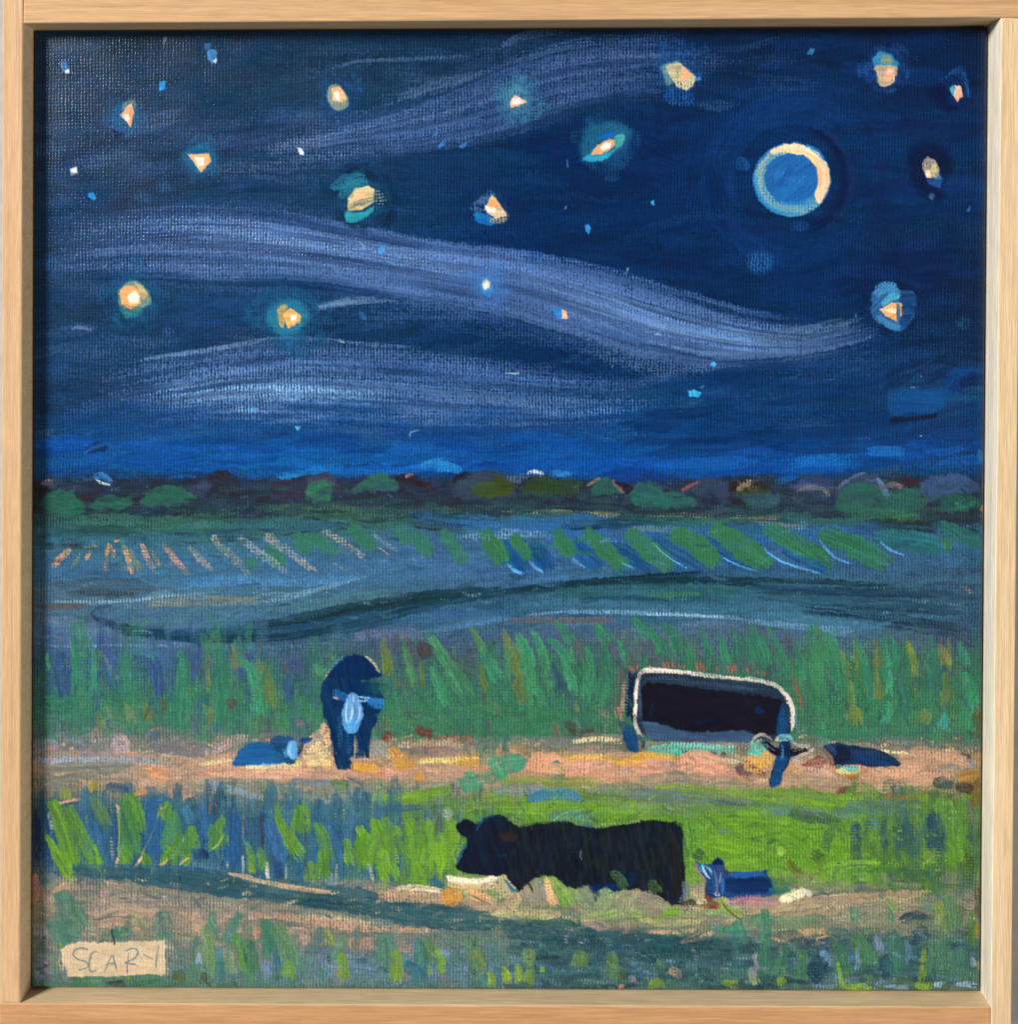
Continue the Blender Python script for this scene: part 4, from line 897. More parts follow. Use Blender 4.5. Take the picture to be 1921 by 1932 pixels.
for t, pts, w, c in (('32', "0,1600 400,1640 900,1620 1300,1640", 60, '3a7050'), ('32', "800,1690 1100,1720 1500,1740", 60, '3c6450'), ('32', "1590,1450 1640,1530 1650,1620", 60, '5a5030'), ('32', "1600,1620 1650,1680 1640,1760", 60, '5a4a40'),
                     ('22', "500,1550 560,1620 640,1640", 60, '4a3a3c'), ('22', "400,1560 430,1620 430,1700", 30, '7a4238'), ('22', "640,1620 700,1600", 30, '542c2c'), ('12', "1180,1590 1230,1620 1320,1630", 60, '5c3434'), ('12', "960,1640 1000,1680", 60, '5c2f2c'),
                     ('12', "1330,1650 1450,1660 1600,1660", 26, '8c4a48'), ('02', "1140,1400 1160,1480", 50, '6a4a44'), ('02', "1600,1400 1660,1450", 60, '54463c'), ('02', "1060,1610 1160,1585", 18, 'b08a80'), ('12', "330,1540 390,1580", 40, '8a7a78'), ('12', "1030,1270 1080,1300", 40, '6a5a44'),
                     ('22', "730,1480 800,1500", 40, '8a7a7a')):
    stroke(t, pts, w*.33, c, op=.8, dry=.42, wv=.8)

# ---------------------------------------------------------------- the peach track
for y0, y1, cols, n, sd in ((1392, 1425, ['6f7a70', '7f7a80', '5f6a50', '8c8478', '8a7f74'], 90, 111), (1420, 1450, ['a8907c', 'b4896c', '9a8674', '8f8a84', 'a0805e'], 110, 112), (1440, 1476, ['c08e70', 'b88a70', 'ac8a74', 'c2937a', '9c8a7a'], 120, 113),
                            (1470, 1500, ['8f8a78', '7f867c', '86886c', '9a8874'], 90, 114)):
    scatter((70, y0, 1850, y1), n, cols, (-8, 8), (30, 120), (8, 20), op=(.4, .8), dry=(.2, .6), sd=sd, wv=.7)
T = [  # tile, points, width, colour, dryness
    ('02', "250,1790 330,1830 450,1815 700,1830", 40, '8c96b0', .5), ('02', "230,1740 330,1710 420,1760", 60, '8a8a9c', .5), ('02', "500,1700 700,1720 900,1700", 110, '8a8690', .62), ('02', "820,1650 850,1720 860,1800", 100, 'b09ca4', .35), ('02', "640,1620 680,1640", 60, '8a7a70', .5),
    ('02', "1050,1720 1300,1730 1500,1780", 80, '7f7c88', .55), ('02', "1440,1790 1550,1730 1650,1680 1780,1660", 50, 'b49c9c', .5), ('02', "1400,1850 1560,1830 1660,1810", 24, 'd0c08c', .45), ('02', "300,1870 700,1860 1000,1870", 50, '7c8478', .5),
    ('03', "300,130 600,140 900,130", 90, '75786e', .45), ('03', "400,60 800,50 1200,90", 30, '9aa2b4', .5), ('03', "900,150 1100,200 1300,240", 130, 'a48a74', .35), ('03', "1030,140 1120,150 1200,190", 80, 'c8906c', .4), ('03', "1450,130 1650,130 1900,150", 80, 'c4967c', .45), ('03', "1650,70 1800,90 1921,90", 20, 'cdbf80', .45),
    ('03', "380,370 500,345 600,330", 14, 'c0917a', .3), ('03', "940,300 1000,285 1050,275", 22, 'c47a5c', .15), ('03', "250,280 400,260 600,270", 90, '78776a', .4), ('03', "700,210 900,200 1000,230", 70, '8c7f70', .3), ('03', "1100,240 1250,290 1380,270", 70, 'a08a78', .25),
    ('03', "1350,250 1600,240 1800,260", 80, '8c8c84', .5), ('03', "1450,200 1600,260 1900,330", 40, '9aa8b4', .62), ('03', "1820,260 1880,280 1921,300", 70, '6f7c58', .4),
    ('12', "400,1750 470,1690 530,1600", 70, 'c8b09a', .4), ('12', "530,1560 545,1640 570,1720", 40, 'd8a88c', .35), ('12', "420,1840 500,1790 580,1740", 90, 'd2c090', .4), ('12', "520,1880 570,1840 620,1840", 70, 'b48c64', .3), ('12', "720,1860 900,1880 1000,1880", 40, 'c8923c', .35), ('12', "1000,1740 1050,1790 1100,1870", 70, 'b8863c', .35),
    ('12', "870,1700 930,1750 960,1820", 90, '8c9284', .4), ('12', "1050,1720 1300,1700 1600,1710", 40, 'b89a80', .55), ('12', "1130,1760 1300,1760 1500,1770", 60, '7c6a70', .5), ('12', "1200,1830 1400,1820 1640,1810", 30, 'd0bc70', .45), ('12', "1420,1830 1560,1820 1650,1820", 40, 'c8963c', .45),
    ('12', "1640,1790 1800,1810 1921,1810", 60, '8c9470', .45), ('12', "0,1850 200,1870 400,1860", 26, 'c8c090', .5), ('12', "0,1880 250,1890 500,1900", 36, 'c09878', .45),
    ('13', "0,150 250,160 500,150", 50, 'c49a84', .45), ('13', "250,90 330,80 400,90", 30, 'd4c884', .4), ('13', "520,60 570,90 600,120", 60, 'c0936c', .25), ('13', "730,100 800,100 920,110", 36, 'cc963c', .35), ('13', "800,150 950,150 1150,160", 60, 'c8937c', .45), ('13', "1060,40 1080,80 1100,110", 90, 'b88a48', .3),
    ('13', "1180,170 1210,180 1230,200", 50, 'c08a3c', .4), ('13', "1250,140 1350,140 1480,130", 50, 'c09a80', .5), ('13', "1450,80 1560,80 1640,80", 40, 'c0a04c', .5), ('13', "0,260 200,280 400,270", 80, '8a8a80', .45), ('13', "300,200 450,220 620,210", 30, '75809c', .5), ('13', "700,180 760,210 810,240", 14, '5c6470', .45),
    ('13', "420,330 700,310 850,330", 60, '828a7c', .4), ('13', "60,250 110,240 180,270", 70, '6c7a5c', .4), ('13', "580,230 640,230 720,240", 60, '5f7c50', .3), ('13', "1200,280 1400,250", 60, '98a080', .4),
    ('22', "540,1700 700,1670 860,1680", 26, 'd4c490', .5), ('22', "500,1760 700,1740 900,1750", 40, '8a7870', .5), ('22', "480,1820 600,1800 800,1800", 36, 'd0b070', .45), ('22', "750,1800 900,1840 1100,1810", 40, 'cc9c40', .35), ('22', "940,1820 1100,1790 1280,1800", 46, 'd09c44', .25), ('22', "1100,1840 1200,1850 1260,1850", 30, '5a6470', .45),
    ('22', "1200,1860 1300,1880 1440,1880", 60, 'a89484', .3), ('22', "1060,1760 1200,1750 1500,1770", 60, '5fa890', .45), ('22', "1200,1720 1400,1760 1740,1740", 60, '6cb49c', .5), ('22', "1400,1800 1600,1820 1760,1850", 30, 'c8c0a0', .5), ('22', "1320,1740 1350,1780 1385,1820", 24, '4a3a2c', .1), ('22', "1530,1740 1530,1790", 40, '4c4430', .15), ('22', "1590,1770 1620,1800", 30, '4c3c2c', .2),
    ('22', "230,1800 500,1830 800,1860", 60, 'c8927a', .3), ('22', "0,1800 100,1840 220,1840", 70, '6a8c68', .4),
    ('23', "220,70 400,90 500,90", 110, 'c89474', .35), ('23', "250,130 500,150 900,110", 110, 'c2917a', .4), ('23', "950,90 1100,110 1250,110", 90, 'c6907a', .3), ('23', "1280,90 1450,80 1650,150", 130, 'c49078', .25), ('23', "1350,190 1500,190 1700,200", 60, 'bc8a74', .3),
    ('23', "30,60 100,80 220,60", 90, '4a8c68', .4), ('23', "380,110 420,140 380,200", 110, '5c8a60', .5), ('23', "0,120 40,170 30,220", 60, '3f9068', .15), ('23', "1700,90 1760,140 1880,180", 70, '54384c', .4), ('23', "1760,60 1850,130 1921,180", 30, '3a2030', .3), ('23', "1820,40 1880,60 1910,120", 90, 'd0a050', .4),
    ('23', "480,70 560,40 700,50", 30, 'd0a048', .4), ('23', "900,60 1000,80 1060,70", 30, 'd49c50', .4), ('23', "1000,200 1300,180 1500,220 1800,220", 60, '8c8474', .4), ('23', "1750,220 1850,220 1921,230", 60, '9c8070', .3),
    ('13', "1520,170 1570,220 1590,290", 110, '3f9068', .15), ('13', "1700,60 1760,100 1790,200", 80, '469468', .3), ('13', "1480,210 1700,180 1800,190", 60, '5c8e60', .5),
    ('32', "0,1820 60,1850 120,1880", 90, 'd0a44c', .45), ('32', "30,1720 80,1730 130,1770", 60, '5fae94', .35), ('32', "1080,1800 1300,1790 1600,1830", 90, 'b08c70', .35), ('32', "950,1745 1050,1765 1170,1770", 14, 'e0d8a8', .45), ('32', "700,1700 850,1710 950,1740", 18, 'a08478', .5), ('32', "1500,1790 1600,1810", 40, '5a4c48', .5),
    ('32', "330,1820 450,1860 580,1870", 60, 'b0a090', .5), ('32', "400,1880 500,1850 560,1780", 60, '6c3c3c', .5), ('32', "250,1860 320,1880 420,1890", 30, 'b88c3c', .3), ('32', "680,1870 720,1890 780,1880", 40, '4a9ab4', .35), ('32', "640,1890 700,1900", 30, 'd8d080', .3),
    ('33', "0,60 60,110 120,180", 30, '5a3040', .35), ('33', "250,110 400,130 620,150", 40, 'b09080', .4), ('33', "680,130 740,130 800,130", 40, 'd0c86c', .3), ('33', "690,180 740,190 800,180", 22, '9a5a28', .3), ('33', "850,110 1000,130 1300,90", 70, 'c4967a', .3), ('33', "800,190 1100,200 1500,180", 70, 'ba8f74', .3), ('33', "1200,50 1400,60 1600,90", 90, 'b08c70', .3),
    ('33', "0,210 250,220 500,230 800,250", 110, 'a08670', .25), ('33', "700,260 1000,240 1250,220", 60, 'a88c74', .3), ('33', "640,290 700,270 760,270", 40, '5c3a30', .4), ('33', "1560,70 1620,100", 40, '9aa0b0', .45), ('33', "1500,200 1600,170 1670,180", 50, 'a07a3c', .35), ('33', "1600,210 1650,270", 60, '6a4a2c', .35), ('33', "1350,110 1450,110 1540,130", 40, '8a8474', .4)]
for t, pts, w, c, d in T:
    stroke(t, pts, w*.37, c, op=.93, dry=d*.85, wv=.7, fade=(.04, .15), thick=.08)

# ---------------------------------------------------------------- near pasture, right
scatter((1000, 1500, 1850, 1680), 200, ['6a9a30', '709f2c', '7aa834', '649030', '5c8a34', '6c9838'], (-20, 60), (30, 90), (12, 30), op=(.45, .85), dry=(.15, .5), sd=121, wv=.7)
scatter((760, 1520, 1000, 1660), 90, ['649430', '5c8a38', '70a02c', '54804a', '47684e'], (65, 95), (30, 100), (12, 28), op=(.4, .8), dry=(.2, .5), sd=122, wv=.7)
scatter((1600, 1500, 1850, 1690), 80, ['4a6c3c', '3a5450', '557f38', '64923a', '33464c'], (70, 100), (40, 110), (12, 28), op=(.4, .75), dry=(.25, .6), sd=123, wv=.7)
for t, pts, w, c, d in (
    ('13', "860,320 1100,330 1350,280 1480,250", 60, '7aa634', .15), ('13', "1640,350 1800,310 1921,340", 60, '7c9c40', .35), ('23', "0,210 200,200 500,220 800,190", 60, '809a44', .5), ('23', "0,280 200,270 400,280", 70, '7f8684', .4), ('23', "210,340 350,300 500,305 640,370", 70, '476f90', .15), ('23', "700,260 1000,290 1300,330 1500,360", 90, '757e70', .5),
    ('23', "600,300 800,330 1000,340", 60, '5f7c48', .4), ('23', "1100,250 1400,280 1921,310", 60, '7fa038', .3), ('23', "900,290 1300,310 1700,360 1921,390", 70, '64737a', .62), ('23', "1480,340 1700,390 1921,400", 40, '33485c', .62), ('23', "0,400 400,400 800,390 1200,400", 70, '74a034', .2), ('23', "350,460 600,450 720,500", 60, '5f8a6c', .35),
    ('33', "0,300 300,310 600,340 900,340", 80, '7ca634', .3), ('33', "0,390 250,410 500,430 800,450", 60, '5f7480', .6), ('33', "300,440 450,460 650,470", 60, '44604c', .55), ('33', "950,310 1100,330 1250,340", 40, '8a5a2c', .6), ('33', "700,380 1000,390 1300,400", 90, '5c7468', .6), ('33', "800,470 830,570 880,660", 90, '6c9a34', .3), ('33', "890,480 910,520 915,560", 40, '5a6a84', .3),
    ('33', "770,500 780,600 780,700", 60, '33465a', .55), ('33', "1150,500 1150,600 1120,720", 160, '3c5a58', .45), ('33', "1320,420 1340,560 1350,700", 110, '2f4456', .45), ('33', "1390,300 1410,500 1430,800", 120, '5c903a', .25), ('33', "1530,310 1540,450 1540,640", 90, '5a8a38', .35), ('33', "1480,460 1480,640 1490,850", 90, '679a34', .35), ('33', "1300,680 1310,740 1340,790", 80, '8ab030', .15),
    ('33', "1320,220 1400,220 1480,240", 60, '2f4a3c', .35), ('33', "1480,240 1560,250 1620,280", 50, '3c3428', .35), ('33', "1580,330 1600,450 1620,600", 60, '6f6a68', .5), ('33', "1600,280 1640,400", 50, '6c4420', .4), ('33', "0,560 200,580 500,560", 50, '77a834', .35), ('33', "0,620 300,560 600,540", 12, '4f7a2c', .35), ('33', "250,560 400,620 450,700", 110, '6a9a2c', .3),
    ('33', "470,700 520,740 550,700", 70, '4c6a30', .4), ('33', "300,760 350,840 420,880", 40, '6a6a30', .4), ('33', "220,720 250,710 270,740", 50, '9cc44c', .15), ('33', "450,860 600,800 800,780 1000,790", 26, '86b43c', .3), ('33', "600,920 800,860 950,900", 90, '72a83c', .3), ('33', "700,840 1000,830 1300,850", 30, '4f7c34', .4), ('33', "1000,920 1200,900 1400,920", 110, '4c7a34', .6),
    ('33', "480,990 700,1000 1000,985 1350,970", 30, '2c4c3c', .45), ('33', "450,1015 560,1025 700,1020", 26, '24406c', .3), ('33', "1000,870 1150,850 1350,860", 60, '3f6844', .55), ('33', "1540,850 1560,950 1530,1050", 90, '40684a', .45), ('33', "170,620 190,650", 50, '3c6048', .4),
    ('23', "1350,420 1370,560 1380,720", 120, '5f9238', .3), ('23', "1500,430 1700,440 1921,450", 90, '76a630', .3), ('23', "1560,560 1620,570 1680,570", 40, '5c7a6c', .5), ('23', "1350,800 1380,900 1370,1000", 90, '74a23c', .3), ('23', "1400,700 1430,720 1470,730", 60, '3c6040', .4), ('23', "1460,660 1600,640 1800,700", 90, '78a82c', .25), ('23', "1620,800 1760,790 1900,790", 60, '729f30', .3),
    ('23', "1300,560 1330,700 1350,840", 40, '46703a', .35), ('13', "1380,420 1400,440 1380,470", 60, 'a8b0a8', .5), ('13', "1320,400 1330,540 1300,680", 60, '4f5a58', .5), ('13', "1480,420 1600,380 1750,370", 50, '7f9a50', .5), ('13', "1380,560 1400,700 1360,860", 90, '6f9c34', .3), ('13', "1440,480 1460,600 1430,780", 60, '7aa434', .35)):
    stroke(t, pts, w*.35, c, op=.9, dry=d*.9, wv=.7, fade=(.06, .18), thick=.08)

# ---------------------------------------------------------------- near furrows and lime leaves, left
scatter((80, 1510, 760, 1650), 170, ['34546c', '395a76', '2f4a62', '3e607a', '466678', '3c5a68'], (82, 98), (30, 110), (12, 26), op=(.4, .8), dry=(.15, .5), sd=131, wv=.5)
for t, pts, w, c, d in (('03', "250,400 260,600 250,800", 50, '232c48', .2), ('03', "330,450 350,650 380,760", 60, '39456a', .3), ('03', "340,430 355,490 360,550", 30, '9a96a8', .3), ('03', "290,760 300,840 310,960", 40, '6f7c80', .3), ('03', "330,860 370,900 360,980", 70, '76826c', .3),
                        ('03', "630,480 680,620 700,760", 100, '3a587e', .3), ('03', "1100,300 1090,500 1080,760", 120, '33547f', .2), ('03', "1300,380 1330,450 1340,520", 70, '4a7086', .3), ('03', "1430,350 1440,500 1430,620", 80, '355880', .2), ('03', "1660,420 1640,600 1640,840", 120, '32547e', .2), ('03', "1850,420 1840,600 1820,700", 60, '2f4a6c', .3),
                        ('03', "740,250 850,250 900,280", 60, '2c3f60', .4), ('03', "1410,690 1450,730 1460,760", 50, '2e2c4c', .2), ('03', "1300,780 1500,800 1600,840", 60, '55707c', .35), ('13', "0,450 30,600 60,760", 90, '38546c', .3), ('13', "130,480 200,620 250,780", 110, '44648a', .3), ('13', "660,420 700,450 690,560", 110, '4a6a86', .3), ('13', "590,560 620,700 640,860", 80, '406480', .35),
                        ('13', "200,780 210,860 240,900", 60, '343c6c', .2), ('13', "560,860 570,920 575,960", 40, '5f94cc', .2), ('13', "590,860 595,910 605,970", 24, 'b8a0b0', .3), ('13', "1250,400 1280,500 1260,560", 70, '4a5f7c', .4), ('13', "1060,560 1070,640 1080,700", 50, '3a5c80', .3), ('13', "1270,910 1330,930 1390,950", 50, '2f5078', .25), ('13', "230,900 280,930 340,940", 60, '5a5840', .35),
                        ('13', "640,960 700,970 780,980", 40, '90744c', .35), ('13', "900,420 1050,400 1250,400", 50, '44586c', .45), ('13', "100,420 300,430 500,420", 40, '54707c', .5)):
    stroke(t, pts, w*.267, c, op=.85, dry=d, wv=.6, thick=.06)
for pts, w, c, e in (("325,585 420,760 545,940", 75, '70a226', (.1, .7)), ("365,340 440,540 500,720 575,900", 95, '6a9c2a', (.5, .5)), ("480,380 540,520 620,680 700,890", 85, '57863a', (.4, .6)), ("640,650 680,780 700,900", 80, '659a2c', (.3, .6)), ("655,310 710,430 780,560", 70, '587a48', (.5, .4)), ("890,300 950,420 1000,640", 100, '568a36', (.5, .3)),
                     ("870,340 900,540 960,780", 110, '467a40', (.4, .4)), ("840,660 880,740 890,810", 80, '639634', (.2, .6)), ("1010,720 1030,770 1040,820", 60, '568c34', (.3, .7)), ("1190,365 1160,420 1150,480", 80, '639632', (.4, .5)), ("1200,420 1220,560 1190,740", 120, '4a7c48', (.4, .3)), ("1240,660 1190,760 1180,820", 100, '5c9030', (.2, .6)),
                     ("1355,525 1350,600 1340,700", 90, '5e9430', (.4, .5)), ("1300,590 1300,680 1290,760", 80, '4c7c40', (.4, .4)), ("1350,720 1310,770 1270,800", 50, '649a30', (.2, .5)), ("1570,470 1560,560 1510,720", 100, '5a8e3a', (.4, .5)), ("1500,510 1500,600 1500,700", 60, '4c7c44', (.5, .4)), ("1740,640 1770,740 1780,840", 50, '5c8c38', (.2, .5)), ("1830,680 1850,780 1850,860", 60, '547f48', (.3, .6)),
                     ("470,270 465,300 470,340", 70, '7f8c3c', (.4, .4)), ("660,200 660,240 670,290", 60, '8a8a48', (.4, .4))):
    leaf('03', pts, w, c, dry=.12, ends=e, name='grass_leaf')
for pts, w, c, e in (("200,420 260,560 330,680 385,780", 80, '669a2c', (.2, .5)), ("370,370 380,460 360,600", 110, '5a8c3a', (.4, .3)), ("480,500 540,640 560,800", 80, '5a8c40', (.4, .4)), ("520,700 530,800 520,920", 80, '5c9034', (.3, .6)), ("690,610 720,720 740,830", 70, '6ca030', (.2, .5)), ("790,520 790,560 820,600", 50, '86b830', (.4, .4)), ("800,560 830,720 850,860", 110, '6a9e2e', (.3, .5)),
                     ("890,470 920,620 960,780", 100, '6c9c2e', (.3, .4)), ("940,700 980,820 1030,920", 110, '76a82c', (.3, .6)), ("1050,530 1060,570 1060,600", 50, '82b434', (.4, .4)), ("960,460 1020,620 1090,800", 90, '5f9034', (.3, .4)), ("1140,480 1180,640 1200,820", 110, '66962f', (.3, .4)), ("1250,470 1270,640 1250,850", 110, '6c9a36', (.3, .5)), ("1340,640 1340,780 1320,900", 90, '78a62c', (.3, .6)),
                     ("1180,780 1200,880 1190,960", 90, '70a22e', (.3, .5)), ("20,800 30,830 30,860", 40, '7ca030', (.3, .5)), ("80,720 90,790 80,830", 50, '568848', (.3, .5)), ("420,780 450,850 440,940", 80, '5c8440', (.3, .5))):
    leaf('13', pts, w, c, dry=.18, ends=e, name='grass_leaf')
for t, pts, w, c, d in (('03', "835,400 840,600 835,780", 9, 'b0a860', .2), ('03', "1125,415 1080,560 1010,700 940,830", 10, 'a8a458', .15), ('03', "780,600 790,700 800,780", 24, 'b4ac8c', .5), ('03', "815,370 835,400 825,430", 22, 'b89a80', .2), ('03', "830,740 820,790 800,820", 24, 'c4a878', .2), ('03', "1000,740 970,790 935,825", 20, 'd0b088', .15),
                        ('03', "1120,800 1160,780 1180,750", 18, 'c0a070', .2), ('03', "1265,800 1300,770 1340,740", 14, 'c0a86c', .2), ('03', "1590,560 1540,650 1480,700", 12, 'a0b060', .2), ('03', "1480,450 1480,380 1510,365 1530,400 1520,450", 12, '8a5f54', .35), ('03', "1130,400 1145,395", 14, 'b8907a', .2), ('03', "1720,400 1715,560 1715,640", 12, '8a8458', .5), ('03', "1290,600 1290,640", 12, 'c0b090', .4),
                        ('03', "1600,760 1605,820", 16, 'b8b8a0', .4), ('03', "1712,730 1715,860", 18, 'c8c0b0', .35), ('03', "1885,780 1890,900", 22, 'c4c0b4', .4), ('03', "1845,440 1850,560 1860,700", 14, '4c4430', .5), ('13', "130,780 135,850 145,910", 22, 'c8c4b8', .35), ('13', "265,785 268,850 266,910", 16, 'd0ccc0', .35), ('13', "628,790 622,870 620,960", 18, 'c4b8b0', .35),
                        ('13', "845,785 870,860 890,940", 24, 'b8b4a8', .45), ('13', "870,930 880,980 890,1020", 24, '344a50', .35), ('13', "80,430 95,560 110,720", 14, '34382c', .5), ('13', "385,480 410,620 420,760", 14, '3c4a38', .5), ('13', "165,730 210,800 250,830", 9, '38456c', .3), ('13', "350,870 390,820 420,770", 9, '33445c', .35), ('13', "660,600 655,500 690,430", 10, '33424c', .4), ('13', "40,380 60,390 70,400", 14, '8a5c40', .3)):
    stroke(t, pts, max(w*.267, 2.2), c, op=.9, dry=d, wv=.6, thick=.09)

# ---------------------------------------------------------------- foreground path and dark curve
scatter((70, 1660, 1850, 1760), 200, ['8c8272', '90867a', '9a8c78', '7f8272', '86887a', '948876'], (-6, 14), (40, 140), (10, 26), op=(.35, .75), dry=(.2, .6), sd=141, wv=.7)
scatter((880, 1670, 1500, 1730), 130, ['9a9a72', '8ca060', 'b09c7c', '7f9a5c', 'a08c78', '8a8478', 'c0b088'], (-20, 30), (20, 80), (8, 18), op=(.4, .8), dry=(.25, .6), sd=142, wv=.75)
p_cur = part('furrow', 'dark slate furrow curving through the bottom of the picture')
for t, pts, w, c, d, pid in (('03', "480,840 800,850 1100,880 1500,930 1921,1010", 120, '3a545e', .3, p_cur), ('03', "760,860 1150,890 1550,960 1921,1030", 90, '344e5a', .35, p_cur), ('13', "-30,960 300,990 600,1020 900,1080 1300,1160 1921,1210", 150, '34505a', .3, p_cur), ('13', "0,1010 400,1050 900,1110 1500,1200", 80, '2c464e', .4, p_cur),
                             ('13', "700,1040 1000,1120 1400,1170 1921,1190", 70, '3c5a5c', .45, 0), ('23', "-30,1200 300,1230 700,1290 1200,1350 1700,1390", 110, '2c4650', .4, p_cur), ('23', "0,1280 500,1310 1000,1360 1500,1390", 90, '304a58', .5, 0), ('23', "0,1170 300,1180 600,1220", 50, '3f6450', .5, 0),
                             ('03', "1600,858 1750,885 1921,935", 24, 'c0a080', .2, 0), ('13', "0,900 250,945 450,975 640,1000", 30, 'b49c7e', .25, 0), ('13', "900,1010 1100,1000 1300,1010 1500,1040", 60, 'b8977c', .35, 0), ('13', "1040,975 1100,955 1250,965 1400,990", 34, 'd8c4a4', .15, 0), ('13', "880,1050 1200,1040 1600,1070 1921,1120", 40, 'ac9478', .45, 0),
                             ('03', "370,990 420,960 500,960", 26, 'b89074', .3, 0), ('03', "240,860 255,960 250,1060", 46, 'b0806a', .25, 0), ('03', "290,960 300,1010 300,1080", 24, '9c8478', .3, 0), ('03', "700,940 900,940 1000,980", 60, '97897a', .35, 0), ('03', "700,990 740,1010 770,980", 36, 'b09094', .35, 0), ('03', "640,1110 900,1060 1150,1100", 110, '93867a', .35, 0),
                             ('03', "650,1170 900,1130 1150,1140", 60, 'aa907a', .35, 0), ('03', "650,1190 760,1170 900,1165", 12, '54646c', .3, 0), ('03', "680,1230 800,1200 920,1200", 50, 'a88c78', .35, 0), ('03', "1250,1150 1500,1160 1700,1170", 80, '9c8878', .4, 0), ('03', "850,1070 1200,1070 1600,1100 1921,1140", 60, '93897e', .5, 0), ('03', "1360,1030 1400,1080 1430,1110", 14, '4c5c68', .4, 0),
                             ('03', "230,1280 290,1270 340,1250", 40, '9a98a4', .35, 0), ('03', "230,1220 300,1230", 50, '8c8a88', .4, 0), ('03', "1350,1200 1400,1220 1420,1280", 70, 'a68a74', .35, 0), ('03', "1790,1240 1820,1290 1820,1330", 50, 'b08c74', .4, 0), ('03', "1740,1170 1850,1160 1921,1160", 40, 'a48c80', .4, 0), ('03', "1680,1240 1690,1280", 30, 'c09c90', .3, 0),
                             ('13', "0,1150 200,1160 400,1180 700,1200 950,1230", 40, 'b48e78', .5, 0), ('13', "350,1160 550,1160 750,1190 950,1220", 24, 'b8b490', .62, 0), ('13', "500,1210 700,1240 1100,1260 1330,1270", 36, 'b89078', .55, 0), ('13', "250,1330 350,1300 450,1320", 110, 'a88c7c', .45, 0), ('13', "700,1340 800,1360 900,1340", 70, 'a88474', .5, 0), ('13', "1040,1360 1120,1380 1160,1400", 60, '9c8078', .5, 0),
                             ('13', "1400,970 1410,1040 1420,1090", 70, 'b8863c', .3, 0), ('13', "1440,960 1470,1020 1490,1070", 80, 'b4843c', .35, 0), ('13', "1520,970 1600,1010 1700,1050", 60, 'c09468', .4, 0), ('13', "1600,1020 1680,1060 1740,1080", 30, 'c8906c', .35, 0), ('13', "1520,960 1560,1000", 40, '8cb46c', .35, 0), ('13', "1560,1000 1650,1050 1720,1080", 10, '6a7a50', .3, 0),
                             ('13', "1700,1130 1850,1160 1921,1170", 30, 'c8c08c', .5, 0), ('23', "0,1130 200,1140 500,1150", 60, 'b4a07c', .4, 0), ('23', "0,1150 200,1160 400,1170", 26, '9cb06c', .5, 0), ('23', "560,1190 700,1160 900,1130 1100,1160", 50, '9aae64', .4, 0), ('23', "600,1200 800,1230 1000,1230", 60, '9a8a80', .35, 0), ('23', "900,1260 1100,1270 1300,1280", 30, 'b09884', .5, 0),
                             ('23', "1000,1180 1200,1210 1500,1190", 40, 'a8a470', .4, 0), ('23', "1050,1270 1300,1270 1450,1250", 24, 'c09880', .45, 0), ('23', "1180,1130 1250,1130 1310,1140", 60, '7aa83c', .3, 0), ('23', "1300,1350 1450,1300 1560,1270", 36, 'c0aa8c', .45, 0), ('23', "1260,1350 1400,1310 1520,1250", 9, '34403c', .35, 0), ('23', "1330,1370 1500,1340 1650,1320", 9, '3c4840', .4, 0),
                             ('23', "1450,1100 1600,1130 1750,1150", 60, '9cb074', .4, 0), ('23', "1560,1030 1640,1110 1760,1140", 60, '9ab060', .35, 0), ('23', "1590,1060 1650,1130 1740,1190", 12, '5c5030', .3, 0), ('23', "1640,1060 1750,1060 1900,1050", 60, 'a07c84', .4, 0), ('23', "1800,1120 1860,1090 1921,1080", 60, '98a078', .4, 0), ('23', "1480,1230 1600,1250 1750,1260", 40, '4f8a64', .35, 0),
                             ('23', "1700,1180 1720,1280 1740,1350", 90, '4c8862', .35, 0), ('23', "1780,1260 1850,1200 1921,1200", 60, '5f8468', .45, 0), ('33', "0,1150 200,1100 400,1060 700,1040 1100,1010 1380,990", 60, 'a08c70', .25, 0), ('33', "150,1150 500,1100 900,1080 1300,1040", 80, '96896f', .3, 0), ('33', "700,1150 900,1130 1200,1120", 120, '8a8870', .3, 0), ('33', "600,1190 900,1200 1200,1190", 60, '86876e', .4, 0),
                             ('33', "0,1240 300,1240 600,1200", 70, '74885f', .5, 0), ('33', "200,1330 400,1280 600,1260", 40, 'bc9c7c', .45, 0), ('33', "380,1350 500,1340 620,1290", 36, 'bc9880', .4, 0), ('33', "0,1290 150,1300 300,1310", 40, 'a88e78', .5, 0), ('33', "100,1200 300,1180 600,1170", 26, '5f8a58', .45, 0), ('33', "0,1190 100,1170 220,1180", 40, '5a8a5c', .45, 0),
                             ('33', "0,1090 200,1060 320,1040", 50, 'a48c7c', .35, 0), ('33', "240,1060 330,1010 420,980", 60, 'dcd4a4', .3, 0), ('33', "400,970 440,1000 470,1020", 26, 'e8e4d0', .3, 0), ('33', "0,1050 120,1060 220,1050", 40, '9c7884', .45, 0), ('33', "1570,1000 1590,1080 1570,1160", 60, '8a8270', .35, 0), ('33', "1630,960 1650,1100 1640,1200", 40, '4c4438', .4, 0), ('33', "1080,1200 1200,1150 1290,1190", 50, '33464c', .4, 0)):
    stroke(t, pts, w*.33, c, op=.93, dry=d*.9, wv=.7, fade=(.05, .15), grain=50, thick=.08, pid=pid)

